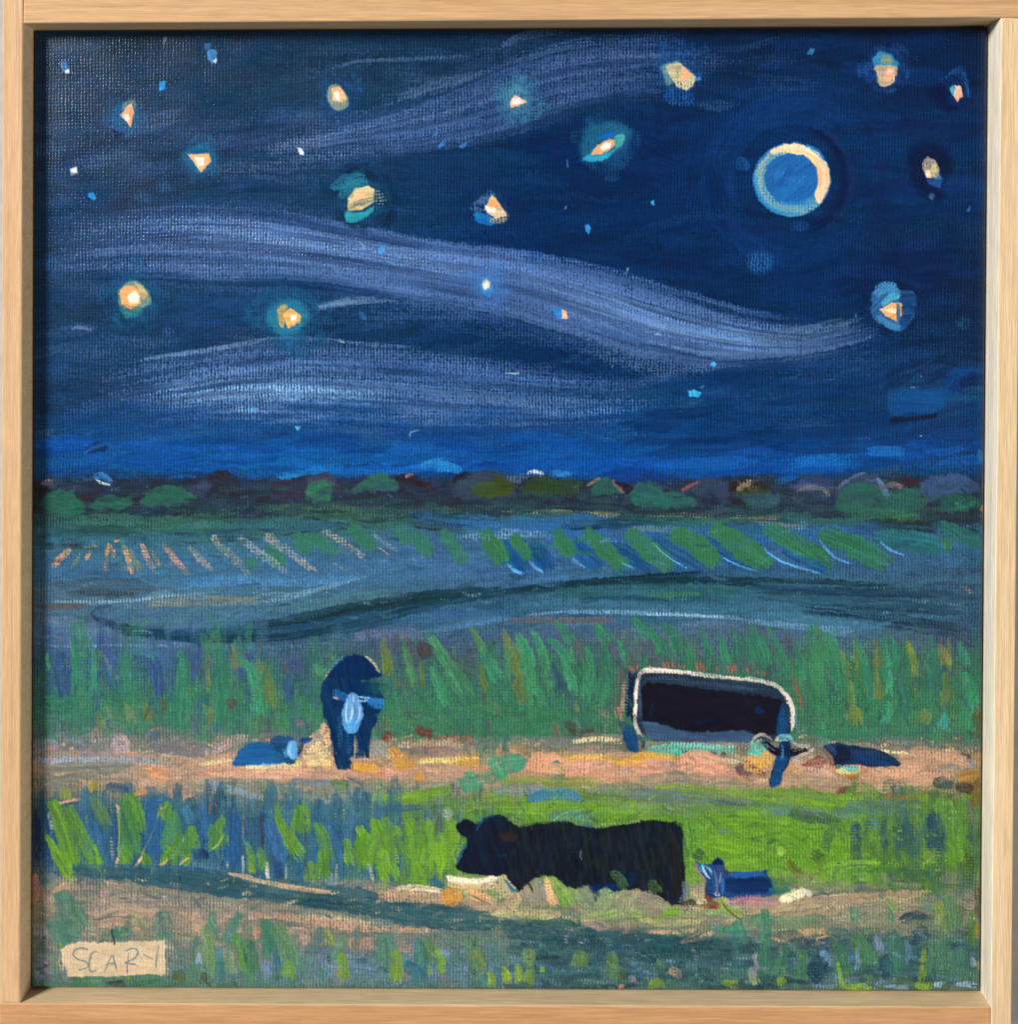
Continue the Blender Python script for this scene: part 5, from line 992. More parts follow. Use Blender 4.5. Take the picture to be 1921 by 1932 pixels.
# ---------------------------------------------------------------- bottom grasses
scatter((70, 1780, 1850, 1872), 190, ['7f86a8', '70789c', '54647c', '4a5a70', '3c5462', '5c6a84', '8a8ca4'], (-6, 6), (16, 60), (8, 18), op=(.35, .75), dry=(.35, .7), sd=151, wv=.85)
scatter((950, 1760, 1850, 1872), 130, ['33505a', '2f4850', '3a5c58', '40586c', '34464c'], (-8, 8), (30, 90), (10, 22), op=(.4, .75), dry=(.3, .6), sd=152, wv=.8)
scatter((1000, 1765, 1850, 1872), 110, ['233a44', '273e4c', '1f3440', '2a4448'], (-10, 10), (20, 70), (6, 16), op=(.5, .85), dry=(.35, .65), sd=154, wv=.85)
scatter((600, 1800, 1850, 1870), 120, ['8890b4', '7c86a8', '98a0bc'], (-6, 6), (8, 34), (4, 9), op=(.4, .8), dry=(.55, .8), sd=155, wv=.9)
scatter((70, 1770, 950, 1872), 80, ['4a7058', '55785c', '7c8074', '4f7468', '8a7f72'], (70, 105), (20, 60), (12, 28), op=(.35, .7), dry=(.25, .55), sd=153, wv=.7)
for t, pts, w, c in (('03', "420,980 470,1100 540,1280", 190, '4a6f5c'), ('03', "350,1200 450,1300 560,1330", 130, '44705a'), ('03', "500,1060 540,1160 600,1280", 110, '557a58'), ('03', "1130,1130 1150,1230 1120,1340", 130, '5f7a68'), ('03', "950,1130 970,1220 960,1320", 90, '848468'), ('03', "1490,1110 1500,1200 1510,1330", 70, '4a7a60'), ('03', "1440,1220 1470,1400 1480,1640", 100, '6a8a54'), ('03', "1400,1300 1380,1420 1400,1600", 60, '5a7c5c'),
                     ('03', "1690,1130 1640,1250 1600,1400", 90, '4c7a60'), ('03', "1640,1280 1720,1420 1800,1620", 110, '58904a'), ('03', "1600,1380 1620,1500 1600,1600", 90, '6f8a60'), ('03', "1540,1380 1550,1500 1540,1640", 70, '3f6c6c'), ('03', "1900,1180 1900,1320 1900,1450", 90, '3f6c60'), ('03', "1340,1500 1350,1560 1340,1640", 80, '4c7050'), ('03', "1230,1560 1260,1590 1250,1620", 80, '4f5c34'), ('03', "1430,1560 1430,1600 1420,1640", 60, '3f4428'),
                     ('03', "820,1240 815,1280 820,1330", 40, '3f7a58'), ('03', "880,1240 880,1280 900,1310", 80, '3f7458'), ('03', "1120,1280 1130,1300 1150,1320", 100, '487c58'), ('03', "420,1380 440,1370", 50, '6a9c3c'), ('03', "250,1300 300,1400 340,1440", 90, '6c7a70'),
                     ('03', "500,1610 800,1620 1100,1610 1280,1600", 90, '3f6c4c'), ('03', "300,1640 500,1660 700,1650", 60, '4a7058'), ('03', "740,1630 820,1640 900,1640", 50, '3c3c44'), ('03', "280,1430 300,1500 320,1560", 60, '7c84a0'), ('03', "240,1540 280,1600 300,1620", 60, '8a90b0'), ('03', "310,1500 330,1520", 30, '5a3c3c'), ('03', "1410,1420 1400,1500", 40, '9aa2c0'), ('03', "1860,1500 1890,1560 1921,1580", 50, '8a92c0'),
                     ('13', "110,1190 150,1300 170,1480", 110, '447058'), ('13', "190,1230 270,1380 310,1560", 130, '568450'), ('13', "280,1480 290,1540 260,1600", 90, '6f9c40'), ('13', "0,1320 20,1450 50,1600", 90, '447050'), ('13', "560,1260 580,1320 600,1380", 50, '7c9444'), ('13', "690,1310 640,1400 620,1500", 90, '557c50'), ('13', "660,1420 670,1520 670,1640", 80, '72983c'), ('13', "940,1290 970,1400 960,1560", 130, '487450'), ('13', "1040,1400 1050,1500 1040,1640", 80, '7aa038'),
                     ('13', "1260,1300 1280,1400 1300,1500", 80, '5a8048'), ('13', "1330,1390 1360,1460 1370,1570", 60, '6f9c3c'), ('13', "1190,1320 1220,1420 1220,1540", 90, '44705c'), ('13', "1540,1300 1600,1420 1640,1600", 120, '55784c'), ('13', "1600,1400 1640,1480 1660,1560", 60, '7c944c'), ('13', "1700,1550 1720,1600 1720,1660", 50, '86a438'), ('13', "1800,1510 1820,1570 1830,1630", 50, '94a834'), ('13', "1900,1500 1905,1580 1910,1650", 50, '7c9c3c'), ('13', "1280,1500 1285,1580", 24, '8ca030'), ('13', "500,1240 500,1300 490,1380", 60, '4f7068'),
                     ('13', "190,1420 200,1500 200,1540", 50, '3a5c78'), ('13', "1100,1500 1200,1560 1240,1620", 110, '38606c'),
                     ('23', "60,1520 70,1580 75,1640", 50, '8aa434'), ('23', "160,1500 170,1570 180,1640", 60, '7c9c40'), ('23', "210,1380 230,1450 240,1520", 90, '6a8450'), ('23', "240,1500 240,1580 220,1650", 70, '6c923c'), ('23', "325,1510 330,1560", 36, '7cac34'), ('23', "600,1400 590,1470 590,1540", 110, '688c4c'), ('23', "820,1410 820,1520 800,1640", 100, '5f8448'), ('23', "1140,1600 1130,1640 1130,1680", 110, '72983c'), ('23', "1130,1480 1160,1500 1200,1520", 70, '4c6c50'),
                     ('23', "1250,1520 1260,1560 1250,1590", 90, '947c70'), ('23', "960,1590 980,1620", 40, 'a07c74'), ('23', "860,1650 900,1665", 40, 'a87c68'), ('23', "1600,1630 1680,1640 1700,1670", 60, '7f9c38'), ('23', "1800,1520 1810,1590 1830,1660", 50, '8c9480'), ('23', "1830,1420 1840,1500 1830,1600", 34, '948898'), ('23', "1870,1400 1890,1500 1900,1620", 80, '40685a'), ('23', "880,1560 900,1600", 60, '4a5a34'), ('23', "1030,1560 1040,1600", 90, '3c5078'),
                     ('33', "130,1110 140,1250 130,1400", 80, '4c7c5c'), ('33', "120,1380 140,1500 120,1620", 90, '406c50'), ('33', "270,1370 250,1480 200,1620", 100, '44704c'), ('33', "390,1400 400,1500 390,1620", 100, '46704c'), ('33', "240,1590 260,1640", 60, '7f9c38'), ('33', "650,1350 680,1480 720,1640", 110, '40704a'), ('33', "770,1290 830,1420 880,1560", 130, '447448'), ('33', "1030,1260 1060,1400 1080,1600", 120, '3c6650'), ('33', "760,1090 770,1150 780,1200", 60, '44755a'), ('33', "1010,1080 1020,1150 1020,1210", 60, '40754f'),
                     ('33', "990,1040 1040,1080 1060,1140", 50, '7c9a48'), ('33', "1260,1100 1290,1080", 60, '5c8068'), ('33', "1340,1060 1390,1160 1390,1280", 110, '789444'), ('33', "1430,1020 1460,1150 1480,1280", 110, '4f7848'), ('33', "1250,1380 1260,1500 1230,1640", 50, '82a038'), ('33', "1360,1320 1380,1450 1370,1620", 190, '4a7450'), ('33', "1500,1380 1520,1500 1490,1640", 130, '4a7058'), ('33', "1600,1130 1610,1250 1620,1400", 80, '4c7a3c'), ('33', "1640,1200 1640,1330", 50, '8a7c34'),
                     ('33', "650,1480 670,1600 690,1680", 30, '7ca838'), ('33', "700,1660 800,1670 900,1660", 60, '8ab030'), ('33', "1200,1650 1260,1660 1320,1670", 60, '7fa034'), ('33', "780,1400 790,1480 780,1560", 30, '8890b4'), ('33', "920,1290 940,1360 950,1430", 50, '7c8498'), ('33', "1130,1330 1150,1400 1140,1500", 40, '6a7898'), ('33', "950,1280 970,1290", 50, 'a8909c'), ('33', "1590,1450 1610,1480 1600,1520", 34, 'a0a0b8'), ('33', "1650,1480 1655,1560", 30, 'a88c48'),
                     ('33', "560,1480 500,1560 560,1600", 130, '27404c'), ('33', "540,1400 560,1440 580,1480", 60, '6c80a4'), ('33', "480,1650 560,1655 640,1660", 30, '7c88a8'), ('33', "980,1655 1080,1660 1180,1665", 30, '7f8cac'), ('33', "1480,1640 1560,1640 1640,1650", 40, '9ca4bc'), ('33', "1330,1650 1400,1640", 40, '9aaab8'), ('33', "60,1600 90,1640", 60, '8aa050')):
    leaf(t, pts, w*.98, c, dry=.3, ends=(.3, .7), op=.88, name='grass_blade')

# ---------------------------------------------------------------- cattle
p_cowA = part('cow', 'dark blue cow standing head on with a pale face, left of centre')
poly('12', "505,1310 555,1225 640,1120 700,1080 770,1065 850,1095 910,1165 945,1225 860,1252 800,1262 930,1275 955,1380 945,1460 900,1560 872,1620 855,1740 852,1800 765,1812 762,1660 742,1700 740,1780 720,1810 740,1885 625,1885 605,1790 585,1700 575,1600 530,1500",
     '15305a', c2='11254c', pid=p_cowA, soft=1.1, rough=1.8, ang=75, thick=.08, smooth=False)
poly('12', "640,1130 760,1072 850,1100 935,1220 850,1245 650,1240 560,1250", '10224a', op=.9, c2='142a54', pid=p_cowA, ang=80, smooth=False)
poly('12', "860,1250 940,1270 1000,1290 990,1340 900,1370 850,1320", '234c4c', op=.6, soft=4, dry=.2)
stroke('12', "530,1250 580,1180 640,1110 700,1075", 5, 'b4a884', op=.9, dry=.45); stroke('12', "820,1080 880,1130 940,1215", 5, 'c0b48c', op=.9, dry=.45); stroke('12', "560,1200 620,1130 690,1080", 9, '2a6488', op=.7, dry=.5)
stroke('12', "640,1500 650,1600 640,1760", 9, '1f6080', op=.6, dry=.45); stroke('12', "700,1620 715,1720 700,1800", 10, '1d4f80', op=.7, dry=.4); stroke('12', "750,1640 765,1720 760,1780", 6, 'a09a98', op=.6, dry=.45)
s_face = part('face', 'pale blue white face of the standing cow', sub=p_cowA)
poly('12', "600,1330 640,1320 700,1360 700,1395 640,1400 605,1375", '25629a', pid=p_cowA, sid=s_face, soft=1.5, dry=.4, op=.85); stroke('12', "600,1380 640,1385", 4, 'cdb898', op=.9)
poly('12', "780,1360 860,1372 955,1395 945,1452 880,1450 830,1410", '2866a4', pid=p_cowA, sid=s_face, soft=1.5, dry=.35, c2='3a7cb8', op=.9)
poly('12', "735,1345 790,1395 812,1470 802,1550 755,1625 695,1622 664,1545 670,1440 700,1380", '84a2cc', c2='6488bc', pid=p_cowA, sid=s_face, soft=1, ang=85, bris=1.0, thick=.16)
for pts, c in (("745,1360 735,1480 700,1600", 'd6e0ee'), ("700,1400 690,1490 700,1570", 'b8cbe4'), ("790,1430 780,1520 745,1590", 'c8d8ec'), ("770,1370 820,1380 860,1390", 'c2d0e8'), ("740,1400 750,1500 735,1590", '5f84b8'), ("780,1400 830,1405 850,1395", 'a4bce0')):
    stroke('12', pts, 3.6, c, op=.9, dry=.15, thick=.14)
poly('12', "690,1560 740,1540 790,1560 750,1625 700,1615", '4f9ad4', op=.6, soft=2, dry=.3)

p_calfB = part('calf', 'blue calf lying down with a pale face beside the standing cow')
poly('12', "-105,1820 -60,1750 0,1710 80,1688 160,1705 235,1735 268,1830 180,1850 0,1862 -90,1858", '24588e', c2='1c4878', pid=p_calfB, soft=1, rough=1.5, thick=.08)
poly('02', "1650,1830 1700,1750 1790,1697 1860,1700 1921,1735 1921,1850 1800,1850 1660,1860", '265c92', c2='1e4e82', pid=p_calfB, soft=1, rough=1.3)
poly('12', "150,1680 210,1652 300,1655 345,1700 355,1790 320,1840 270,1842 240,1780 190,1740", '27497a', pid=p_calfB, soft=1.2, c2='1f3c64')
poly('12', "355,1690 380,1665 460,1660 440,1685 385,1705", '24407a', pid=p_calfB, soft=1)
stroke('12', "0,1850 150,1845 270,1838", 5, '1f5cae', op=.9, pid=p_calfB); stroke('12', "0,1860 200,1850 300,1845", 4, 'ccc8a0', op=.8, dry=.4)
poly('12', "275,1740 290,1690 325,1680 345,1720 350,1780 325,1812 290,1800", '7fa8d4', c2='6a98cc', pid=p_calfB, sid=part('face', 'pale blue face of the lying calf', sub=p_calfB), soft=1, ang=85, thick=.14)
stroke('12', "300,1700 290,1760 310,1800", 3.5, 'c4d8ee', op=.9); stroke('12', "240,1750 270,1770 265,1800", 8, '58a0b4', op=.7, dry=.4)
stroke('12', "350,1790 370,1740 390,1700", 7, '2c2c44', op=.7, dry=.35)

p_cowC = part('cow', 'black cow outlined in white, standing sideways before the corn')
for x, y, h in [(945, 1170, 26), (965, 1175, 30), (1000, 1165, 22), (1090, 1165, 18), (1190, 1150, 30), (1215, 1148, 36), (1250, 1155, 28), (1300, 1160, 20), (1330, 1165, 20), (1420, 1165, 50), (1445, 1165, 56), (1465, 1175, 44), (1560, 1180, 24), (1640, 1180, 40), (1665, 1180, 44), (1690, 1170, 30), (1780, 1190, 24), (1850, 1200, 20), (1900, 1210, 22)]:
    stroke('22', [(x-4, y-h*.7), (x+2, y+h*.6)], 3.6, 'b8504c', op=.8, dry=.25)
stroke('32', "330,1240 360,1330 410,1480", 9, '9c4644', op=.7, dry=.5)
stroke('22', "890,1180 880,1300 860,1420 870,1520", 16, '6c4c50', op=.75, dry=.45); stroke('22', "905,1250 895,1380 890,1500", 7, 'c08870', op=.8, dry=.45); stroke('22', "860,1530 830,1470 880,1540", 4, 'a89488', op=.7, dry=.4)
poly('22', "955,1215 1010,1190 1300,1205 1650,1245 1921,1280 2010,1310 2060,1400 2085,1500 2075,1640 1990,1690 1850,1680 1500,1690 1120,1680 1040,1640 985,1560 960,1450", '31364c', c2='272c40', pid=p_cowC, soft=1.5, ang=4, smooth=False)
poly('22', "1040,1550 1120,1548 1260,1600 1420,1625 1600,1615 1750,1612 1840,1650 1800,1690 1500,1690 1150,1675 1060,1640", '3d4a68', c2='4a5876', op=.9, pid=p_cowC, soft=1.5, ang=8)
poly('22', "1025,1300 1060,1270 1200,1280 1500,1320 1921,1372 2010,1390 2045,1470 2040,1580 1990,1640 1850,1640 1740,1605 1560,1620 1400,1618 1260,1600 1130,1555 1040,1545", '16131e', c2='13121f', pid=p_cowC, soft=1.3, ang=6, thick=.08, smooth=False)
stroke('22', "1030,1260 1200,1240 1500,1280 1900,1330", 8, '4a5068', op=.7, dry=.5)
poly('22', "1820,1470 1850,1440 1885,1475 1850,1495", '152a5c', op=.9, soft=1.5); stroke('22', "1080,1520 1100,1460 1110,1400", 7, '1a2248', op=.6, dry=.3); stroke('22', "1400,1560 1550,1540", 8, '1a1c48', op=.5, dry=.4)
poly('32', "245,1440 285,1460 290,1580 270,1640 220,1640", '1a4878', op=.85, pid=p_cowC, soft=2.5, dry=.15)
stroke('22', "945,1195 935,1300 925,1420 935,1540", 8, '1a2040', op=.95, dry=.15); stroke('22', "930,1210 925,1350 915,1500", 5, '8fa0b8', op=.6, dry=.5); stroke('22', "965,1230 950,1350 955,1480 965,1560", 9, '151a30', op=.9, dry=.1)
poly('22', "875,1545 920,1560 960,1590 1005,1700 1000,1765 940,1750 905,1680", '214270', c2='1c3560', pid=p_cowC, soft=1.2, ang=70)
s_line = part('outline', 'white brushed outline of the black cow', sub=p_cowC)
for t, pts, w, d in (('22', "985,1520 985,1380 1000,1260 1020,1210 1080,1180 1200,1185 1350,1205", 7.5, .25), ('22', "1040,1195 1200,1195 1400,1212 1600,1235 1800,1255 1921,1268", 7.5, .42), ('32', "0,1242 120,1262 220,1295 270,1345 310,1420 330,1520", 8, .36), ('32', "270,1330 320,1420 335,1500 330,1630", 8, .3), ('22', "1100,1175 1250,1190 1400,1200", 5, .2)):
    stroke(t, pts, w, 'e2d8cc', op=.96, dry=d, ends=(.7, .7), thick=.16, pid=p_cowC, sid=s_line, jit=.06)
stroke('22', "980,1500 985,1570 1010,1630 1045,1695", 6.5, 'd0c8be', op=.95, dry=.2, pid=p_cowC, sid=s_line, thick=.14); stroke('22', "990,1340 988,1440 985,1500", 6, 'ded2c0', op=.9, dry=.1, pid=p_cowC, sid=s_line)
stroke('22', "1010,1640 1040,1700 1030,1740", 7, '232a48', op=.9, dry=.2); stroke('32', "355,1480 360,1580 370,1640", 5, '5f80a8', op=.7, dry=.4); stroke('32', "380,1560 400,1640", 12, 'b08c80', op=.6, dry=.55)
stroke('22', "1010,1230 1016,1400 1020,1540", 4, '4a5470', op=.8, dry=.25)

p_calfD = part('calf', 'small dark blue calf facing us in front of the outlined cow')
poly('32', "105,1690 150,1680 200,1720 235,1740 240,1690 270,1665 312,1685 322,1738 380,1745 425,1728 430,1762 350,1790 318,1795 300,1850 262,1905 240,1990 170,2000 165,1950 200,1850 215,1790 160,1750", '15244c', c2='122040', pid=p_calfD, soft=1, rough=1.2, smooth=False, thick=.08)
poly('32', "150,1690 200,1720 238,1760 215,1790 170,1760", '17131f', op=.9, soft=1, pid=p_calfD); poly('32', "320,1745 420,1735 425,1760 330,1788", '1a141c', op=.9, soft=1, pid=p_calfD)
poly('32', "220,1800 300,1800 262,1900 240,1990 172,2000 200,1880", '1a4474', op=.85, soft=1.5, pid=p_calfD)
for pts, w, c in (("40,1700 70,1655 130,1640 190,1680", 6, 'cfc6b8'), ("60,1760 90,1690 120,1665", 5, 'b8b4ac'), ("100,1790 70,1730", 4, 'c4bcb0'), ("210,1680 240,1655 300,1650 340,1690", 7, '8cb8c4'), ("330,1690 370,1715 460,1725", 6, 'c2c0b8'), ("350,1800 430,1770 500,1725", 5, 'c8c2b8'), ("210,1685 235,1665", 8, 'd8c8a8')):
    stroke('32', pts, w, c, op=.9, dry=.3, thick=.14)
stroke('32', "255,1700 262,1760 250,1830", 5, '5f88b8', op=.7, dry=.45); stroke('32', "235,1690 270,1672 305,1685", 5, '9cc0cc', op=.85, dry=.3); stroke('32', "120,1700 170,1730 215,1760", 3.5, '8c98a4', op=.7, dry=.45); stroke('32', "330,1752 390,1748 430,1735", 3.5, 'a8a8a8', op=.7, dry=.45)
p_calfE = part('calf', 'dark blue calf lying down at the right end of the track')
poly('32', "545,1720 590,1705 650,1698 740,1715 880,1735 980,1765 1060,1812 1100,1845 1040,1866 880,1868 740,1850 690,1855 640,1880 620,1800", '232e54', c2='1d2648', pid=p_calfE, soft=1, rough=1.5, ang=8, thick=.08)
poly('32', "620,1760 660,1710 740,1760 730,1810 680,1840 640,1870 620,1830", '1a1c34', op=.9, soft=1.5, pid=p_calfE); stroke('32', "750,1800 900,1830 1040,1850", 9, '1f3c78', op=.7, dry=.4); stroke('32', "740,1760 850,1770 960,1790", 12, '34406c', op=.6, dry=.4)
stroke('32', "570,1720 620,1750 640,1790", 9, '3a4a74', op=.7, dry=.35); stroke('32', "540,1740 590,1790 620,1870", 9, '5c3a44', op=.7, dry=.45)

p_cowF = part('cow', 'large black cow lying in the pasture, head to the left')
poly('13', "1470,530 1485,500 1520,482 1560,482 1600,505 1625,510 1660,475 1720,450 1780,445 1835,470 1870,505 1900,530 1960,528 2050,508 2180,492 2250,490 2340,515 2470,538 2600,520 2750,490 2870,484 3020,494 3062,520 3072,620 3075,760 3090,850 3080,960 3060,1085 2990,1080 2930,1040 2880,1005 2820,1000 2750,955 2690,975 2600,985 2520,1020 2440,1015 2400,940 2320,970 2250,950 2190,900 2120,865 2020,895 1960,935 1905,1000 1860,960 1830,910 1780,880 1700,872 1580,872 1500,850 1462,810 1480,740 1545,640 1545,610 1500,585",
     '161c2c', c2='0f141e', pid=p_cowF, soft=1, rough=1.6, smooth=False, ang=80, thick=.1)
poly('13', "1480,780 1545,640 1600,520 1680,470 1760,460 1850,600 1850,800 1780,870 1600,860 1490,830", '172036', c2='131828', op=.8, pid=p_cowF, soft=3, ang=70)
s_head = part('ear', 'rounded black ear of the lying cow', sub=p_cowF)
poly('13', "1470,530 1485,500 1520,482 1560,484 1600,510 1590,560 1550,590 1500,580", '141a28', pid=p_cowF, sid=s_head, soft=1)
stroke('13', "1610,560 1640,500 1700,465 1750,450", 6, '2a4a74', op=.75, dry=.4); stroke('13', "1470,800 1510,700 1555,630", 4.5, '4a7a98', op=.8, dry=.35); stroke('13', "1455,790 1490,690 1520,620", 4, 'a89890', op=.6, dry=.55)
poly('13', "1780,590 1850,560 1900,590 1880,630 1800,630", '3a2420', op=.75, soft=3, dry=.2); stroke('13', "1760,740 1830,725", 6, '2a3c6c', op=.6, dry=.5)
poly('23', "680,945 840,935 830,990 720,1015 690,985", '13285a', op=.9, soft=2); poly('23', "880,880 1000,860 960,940 900,940", '16244c', op=.6, soft=3); poly('23', "1080,780 1140,775 1140,800 1090,805", '331c20', op=.7, soft=2)
for i in range(46):
    r = random.Random(700+i)
    x = r.uniform(60, 1240); y = r.uniform(560, 900)
    stroke('23', [(x, y-r.uniform(20, 60)), (x+r.uniform(-20, 20), y), (x+r.uniform(-30, 30), y+r.uniform(20, 70))], r.uniform(6, 16), r.choice(['1b2438', '10151c', '1e2230', '182a34', '221c26']), op=.55, dry=r.uniform(.3, .65), fade=(.3, .3), wv=.6)
stroke('23', "1250,600 1280,800 1260,1060", 18, '2a1e20', op=.5, dry=.3); stroke('23', "160,525 350,500 520,500", 5, '33423c', op=.6, dry=.4); stroke('23', "560,505 680,530 720,545", 5, '4a6a88', op=.7, dry=.35); stroke('23', "740,510 850,500 1050,492", 5, 'c0b8a0', op=.7, dry=.62)
stroke('23', "590,720 600,700 595,740 600,770", 2.6, '8a9488', op=.7, dry=.2); stroke('23', "80,480 140,490 190,515", 8, '9a9488', op=.6, dry=.5); stroke('23', "410,490 450,450 490,430 512,440", 2.6, '8fc08c', op=.8)
for t, pts, w, c, d in (('13', "1400,880 1480,905 1600,915 1760,890", 44, 'd8cdb4', .25), ('13', "1400,920 1500,935 1700,945 1750,920", 40, 'd2bc90', .35), ('13', "1460,850 1560,880 1700,890", 30, '7f9c50', .5), ('13', "1750,890 1790,950 1850,1010", 70, 'b49c80', .4), ('13', "1800,900 1850,960 1900,1010", 16, '1f4a70', .35),
                        ('23', "20,880 80,960 140,1060", 80, 'a8a07c', .4), ('23', "60,900 110,960 150,990", 14, '2a6a88', .35), ('23', "370,880 380,980 420,1090", 60, 'cfa878', .3), ('23', "380,880 440,960 520,1080", 60, '86a84c', .25), ('23', "500,960 540,1020 560,1090", 60, '7f9c50', .35), ('23', "590,950 620,1020 700,1100", 90, '84946c', .4), ('23', "200,950 230,1020 260,1100", 70, '8a8474', .45),
                        ('23', "290,890 320,980 330,1080", 60, '8c8880', .5), ('23', "790,960 780,1030 730,1100", 80, '8ca068', .4), ('23', "820,840 870,900 920,970", 50, '3f5a3c', .4), ('23', "1090,910 1120,960 1140,1000", 60, '3f5a34', .4), ('23', "950,980 900,1060 850,1120", 110, '8c9070', .4), ('23', "1000,1000 1080,1060 1180,1100", 90, '877f70', .45), ('23', "150,990 120,1060 80,1110", 70, 'b09c7c', .4),
                        ('23', "440,1000 480,1060 500,1100", 40, '6c9c3c', .3), ('23', "650,930 690,1000 710,1060", 14, '3c3c58', .4), ('23', "1330,900 1340,1000 1300,1080", 40, '6c7480', .6), ('23', "1300,1080 1380,1060 1420,1080", 30, '3a3430', .4), ('23', "180,950 210,930 240,940 260,1000", 10, '26241e', .35)):
    stroke(t, pts, w*.37, c, op=.95, dry=d*.8, wv=.75, ends=(.3, .6), thick=.1)

p_calfG = part('calf', 'blue calf with pricked ears behind the large black cow')
poly('23', "1395,755 1450,792 1525,785 1570,745 1612,800 1640,845 1760,848 1921,832 1918,845 1955,960 1978,1005 1900,1025 1650,1040 1600,1020 1540,1030 1480,1015 1478,920 1440,850 1408,810", '1f447f', c2='1b3868', pid=p_calfG, soft=1, rough=1.3, smooth=False, thick=.08)
poly('23', "1640,890 1921,890 1960,960 1970,990 1660,1000 1620,960", '1a2248', c2='1c2c5c', op=.85, soft=3, pid=p_calfG); stroke('23', "1650,865 1780,868 1900,855", 11, '2a58a0', op=.8, dry=.3, pid=p_calfG)
poly('23', "1525,800 1570,748 1612,805 1608,1000 1545,1020 1520,900", '3a4672', c2='2f3a66', pid=p_calfG, soft=1, ang=85); poly('23', "1520,785 1568,745 1605,790 1560,800", '1a2050', pid=p_calfG, soft=1)
poly('23', "1410,790 1450,800 1470,850 1430,850", '3f7c8c', op=.85, soft=1, pid=p_calfG)
for pts, w, c in (("1455,795 1480,860 1520,900", 4, 'c4d4e4'), ("1470,800 1510,830 1520,870", 4, 'a8c0dc'), ("1460,830 1490,880", 3, 'd8e0e8'), ("1400,760 1420,830 1470,890 1490,940", 3.5, 'b06c74'), ("1540,830 1560,920 1560,1000", 5, '6a74a0'), ("1590,850 1580,930", 4, '8088b0'), ("1605,900 1600,1010", 5, '2f6cb0'), ("1620,830 1640,860", 5, '5c3040')):
    stroke('23', pts, w, c, op=.85, dry=.25, thick=.12)
for pts, w, c, d in (("1480,1020 1520,1070 1580,1100", 60, '6a2c20', .3), ("1440,1090 1500,1090 1560,1095", 26, '7a2c1c', .35), ("1480,960 1500,1000 1540,1020", 40, '3a1c20', .45), ("1430,1060 1470,1060", 36, 'd8c8a0', .4), ("1540,1000 1580,1010", 30, 'e0dcd0', .45), ("1640,1040 1800,1035 1900,1040", 40, '9c6c7c', .5), ("1830,1040 1850,1080 1840,1100", 24, 'b06058', .45), ("1930,970 1980,990 2040,1000", 40, '356a70', .35)):
    stroke('23', pts, w*.267, c, op=.9, dry=d, wv=.75)
poly('33', "160,830 180,870 260,900 320,980 260,1000 200,960", '3f7050', op=.8, soft=2, dry=.3)

# ---------------------------------------------------------------- bright touches on the straw
for t, pts, w, c, d in (('12', "395,1835 460,1770 540,1700", 26, 'd6c08c', .42), ('12', "420,1855 520,1835 605,1845", 12, 'dccc90', .35), ('12', "545,1570 548,1640 575,1730", 12, 'dcae8e', .35), ('12', "715,1862 820,1888 965,1868", 12, 'c4923c', .42), ('12', "1005,1735 1050,1800 1090,1880", 18, 'b4843e', .42),
                        ('13', "1020,70 1080,100 1200,90", 12, 'bf8c40', .42), ('12', "1180,1838 1400,1815 1640,1812", 9, 'd8c878', .4), ('12', "1450,1835 1560,1825 1640,1830", 9, 'c4933c', .45), ('13', "1180,160 1215,190 1230,210", 9, 'c08438', .3), ('22', "940,1802 1100,1785 1300,1802", 13, 'c8983f', .4), ('22', "490,1815 600,1800 780,1812", 9, 'd8a850', .4),
                        ('22', "540,1690 700,1668 880,1680", 8, 'ddd0a0', .5), ('22', "1080,1742 1300,1728 1720,1745", 13, '74b09c', .6), ('22', "1230,1700 1500,1720 1720,1725", 9, '8cc8b4', .5), ('32', "0,1830 80,1860 130,1900", 22, 'cc9f50', .55), ('32', "10,1770 60,1760 110,1790", 12, '70c0a8', .4), ('33', "690,140 750,142 810,130", 10, 'dcd070', .3),
                        ('32', "690,1865 740,1880 800,1880", 9, '48a0c0', .35), ('13', "1395,885 1500,915 1650,918 1780,890", 15, 'e2d8c0', .3), ('13', "1405,940 1560,945 1740,930", 10, 'd8c090', .45), ('13', "1410,965 1435,1010 1460,1090", 20, 'b8843c', .3), ('13', "1540,975 1640,1000 1720,1040", 12, 'd29a6c', .4), ('23', "350,880 370,960 400,1060", 13, 'd8b484', .35),
                        ('33', "250,1050 330,1010 430,985", 14, 'e2dab0', .35), ('33', "300,1045 360,1030 420,1010", 7, 'f0ead4', .45), ('23', "1420,1060 1470,1055 1480,1075", 10, 'e0d4b0', .4), ('12', "-20,1868 120,1872 260,1858", 8, 'd4cc9c', .45), ('23', "1270,100 1420,90 1640,150", 22, 'cc967c', .35), ('23', "300,90 420,120 520,110", 20, 'cc9878', .4),
                        ('22', "860,1440 880,1500 890,1560", 8, 'b87c70', .5), ('12', "1190,1600 1240,1630 1310,1640", 16, '5f3030', .35), ('12', "950,1670 990,1660 1000,1690", 12, '6a2c2a', .3), ('12', "1350,1655 1480,1665 1600,1668", 6, 'a85048', .5)):
    stroke(t, pts, w, c, op=.95, dry=d, wv=.7, ends=(.5, .5), thick=.13)
scatter((1560, 1540, 1845, 1670), 40, ['3f6450', '35545c', '4c7a40', '2f4c54', '547f44'], (65, 110), (30, 80), (8, 20), op=(.4, .75), dry=(.35, .65), sd=124, wv=.7)
scatter((1150, 1495, 1600, 1540), 26, ['5c7a60', '6a8470', '4c6a50', '7a8c70'], (-6, 10), (40, 110), (6, 14), op=(.35, .65), dry=(.45, .7), sd=125, wv=.8)
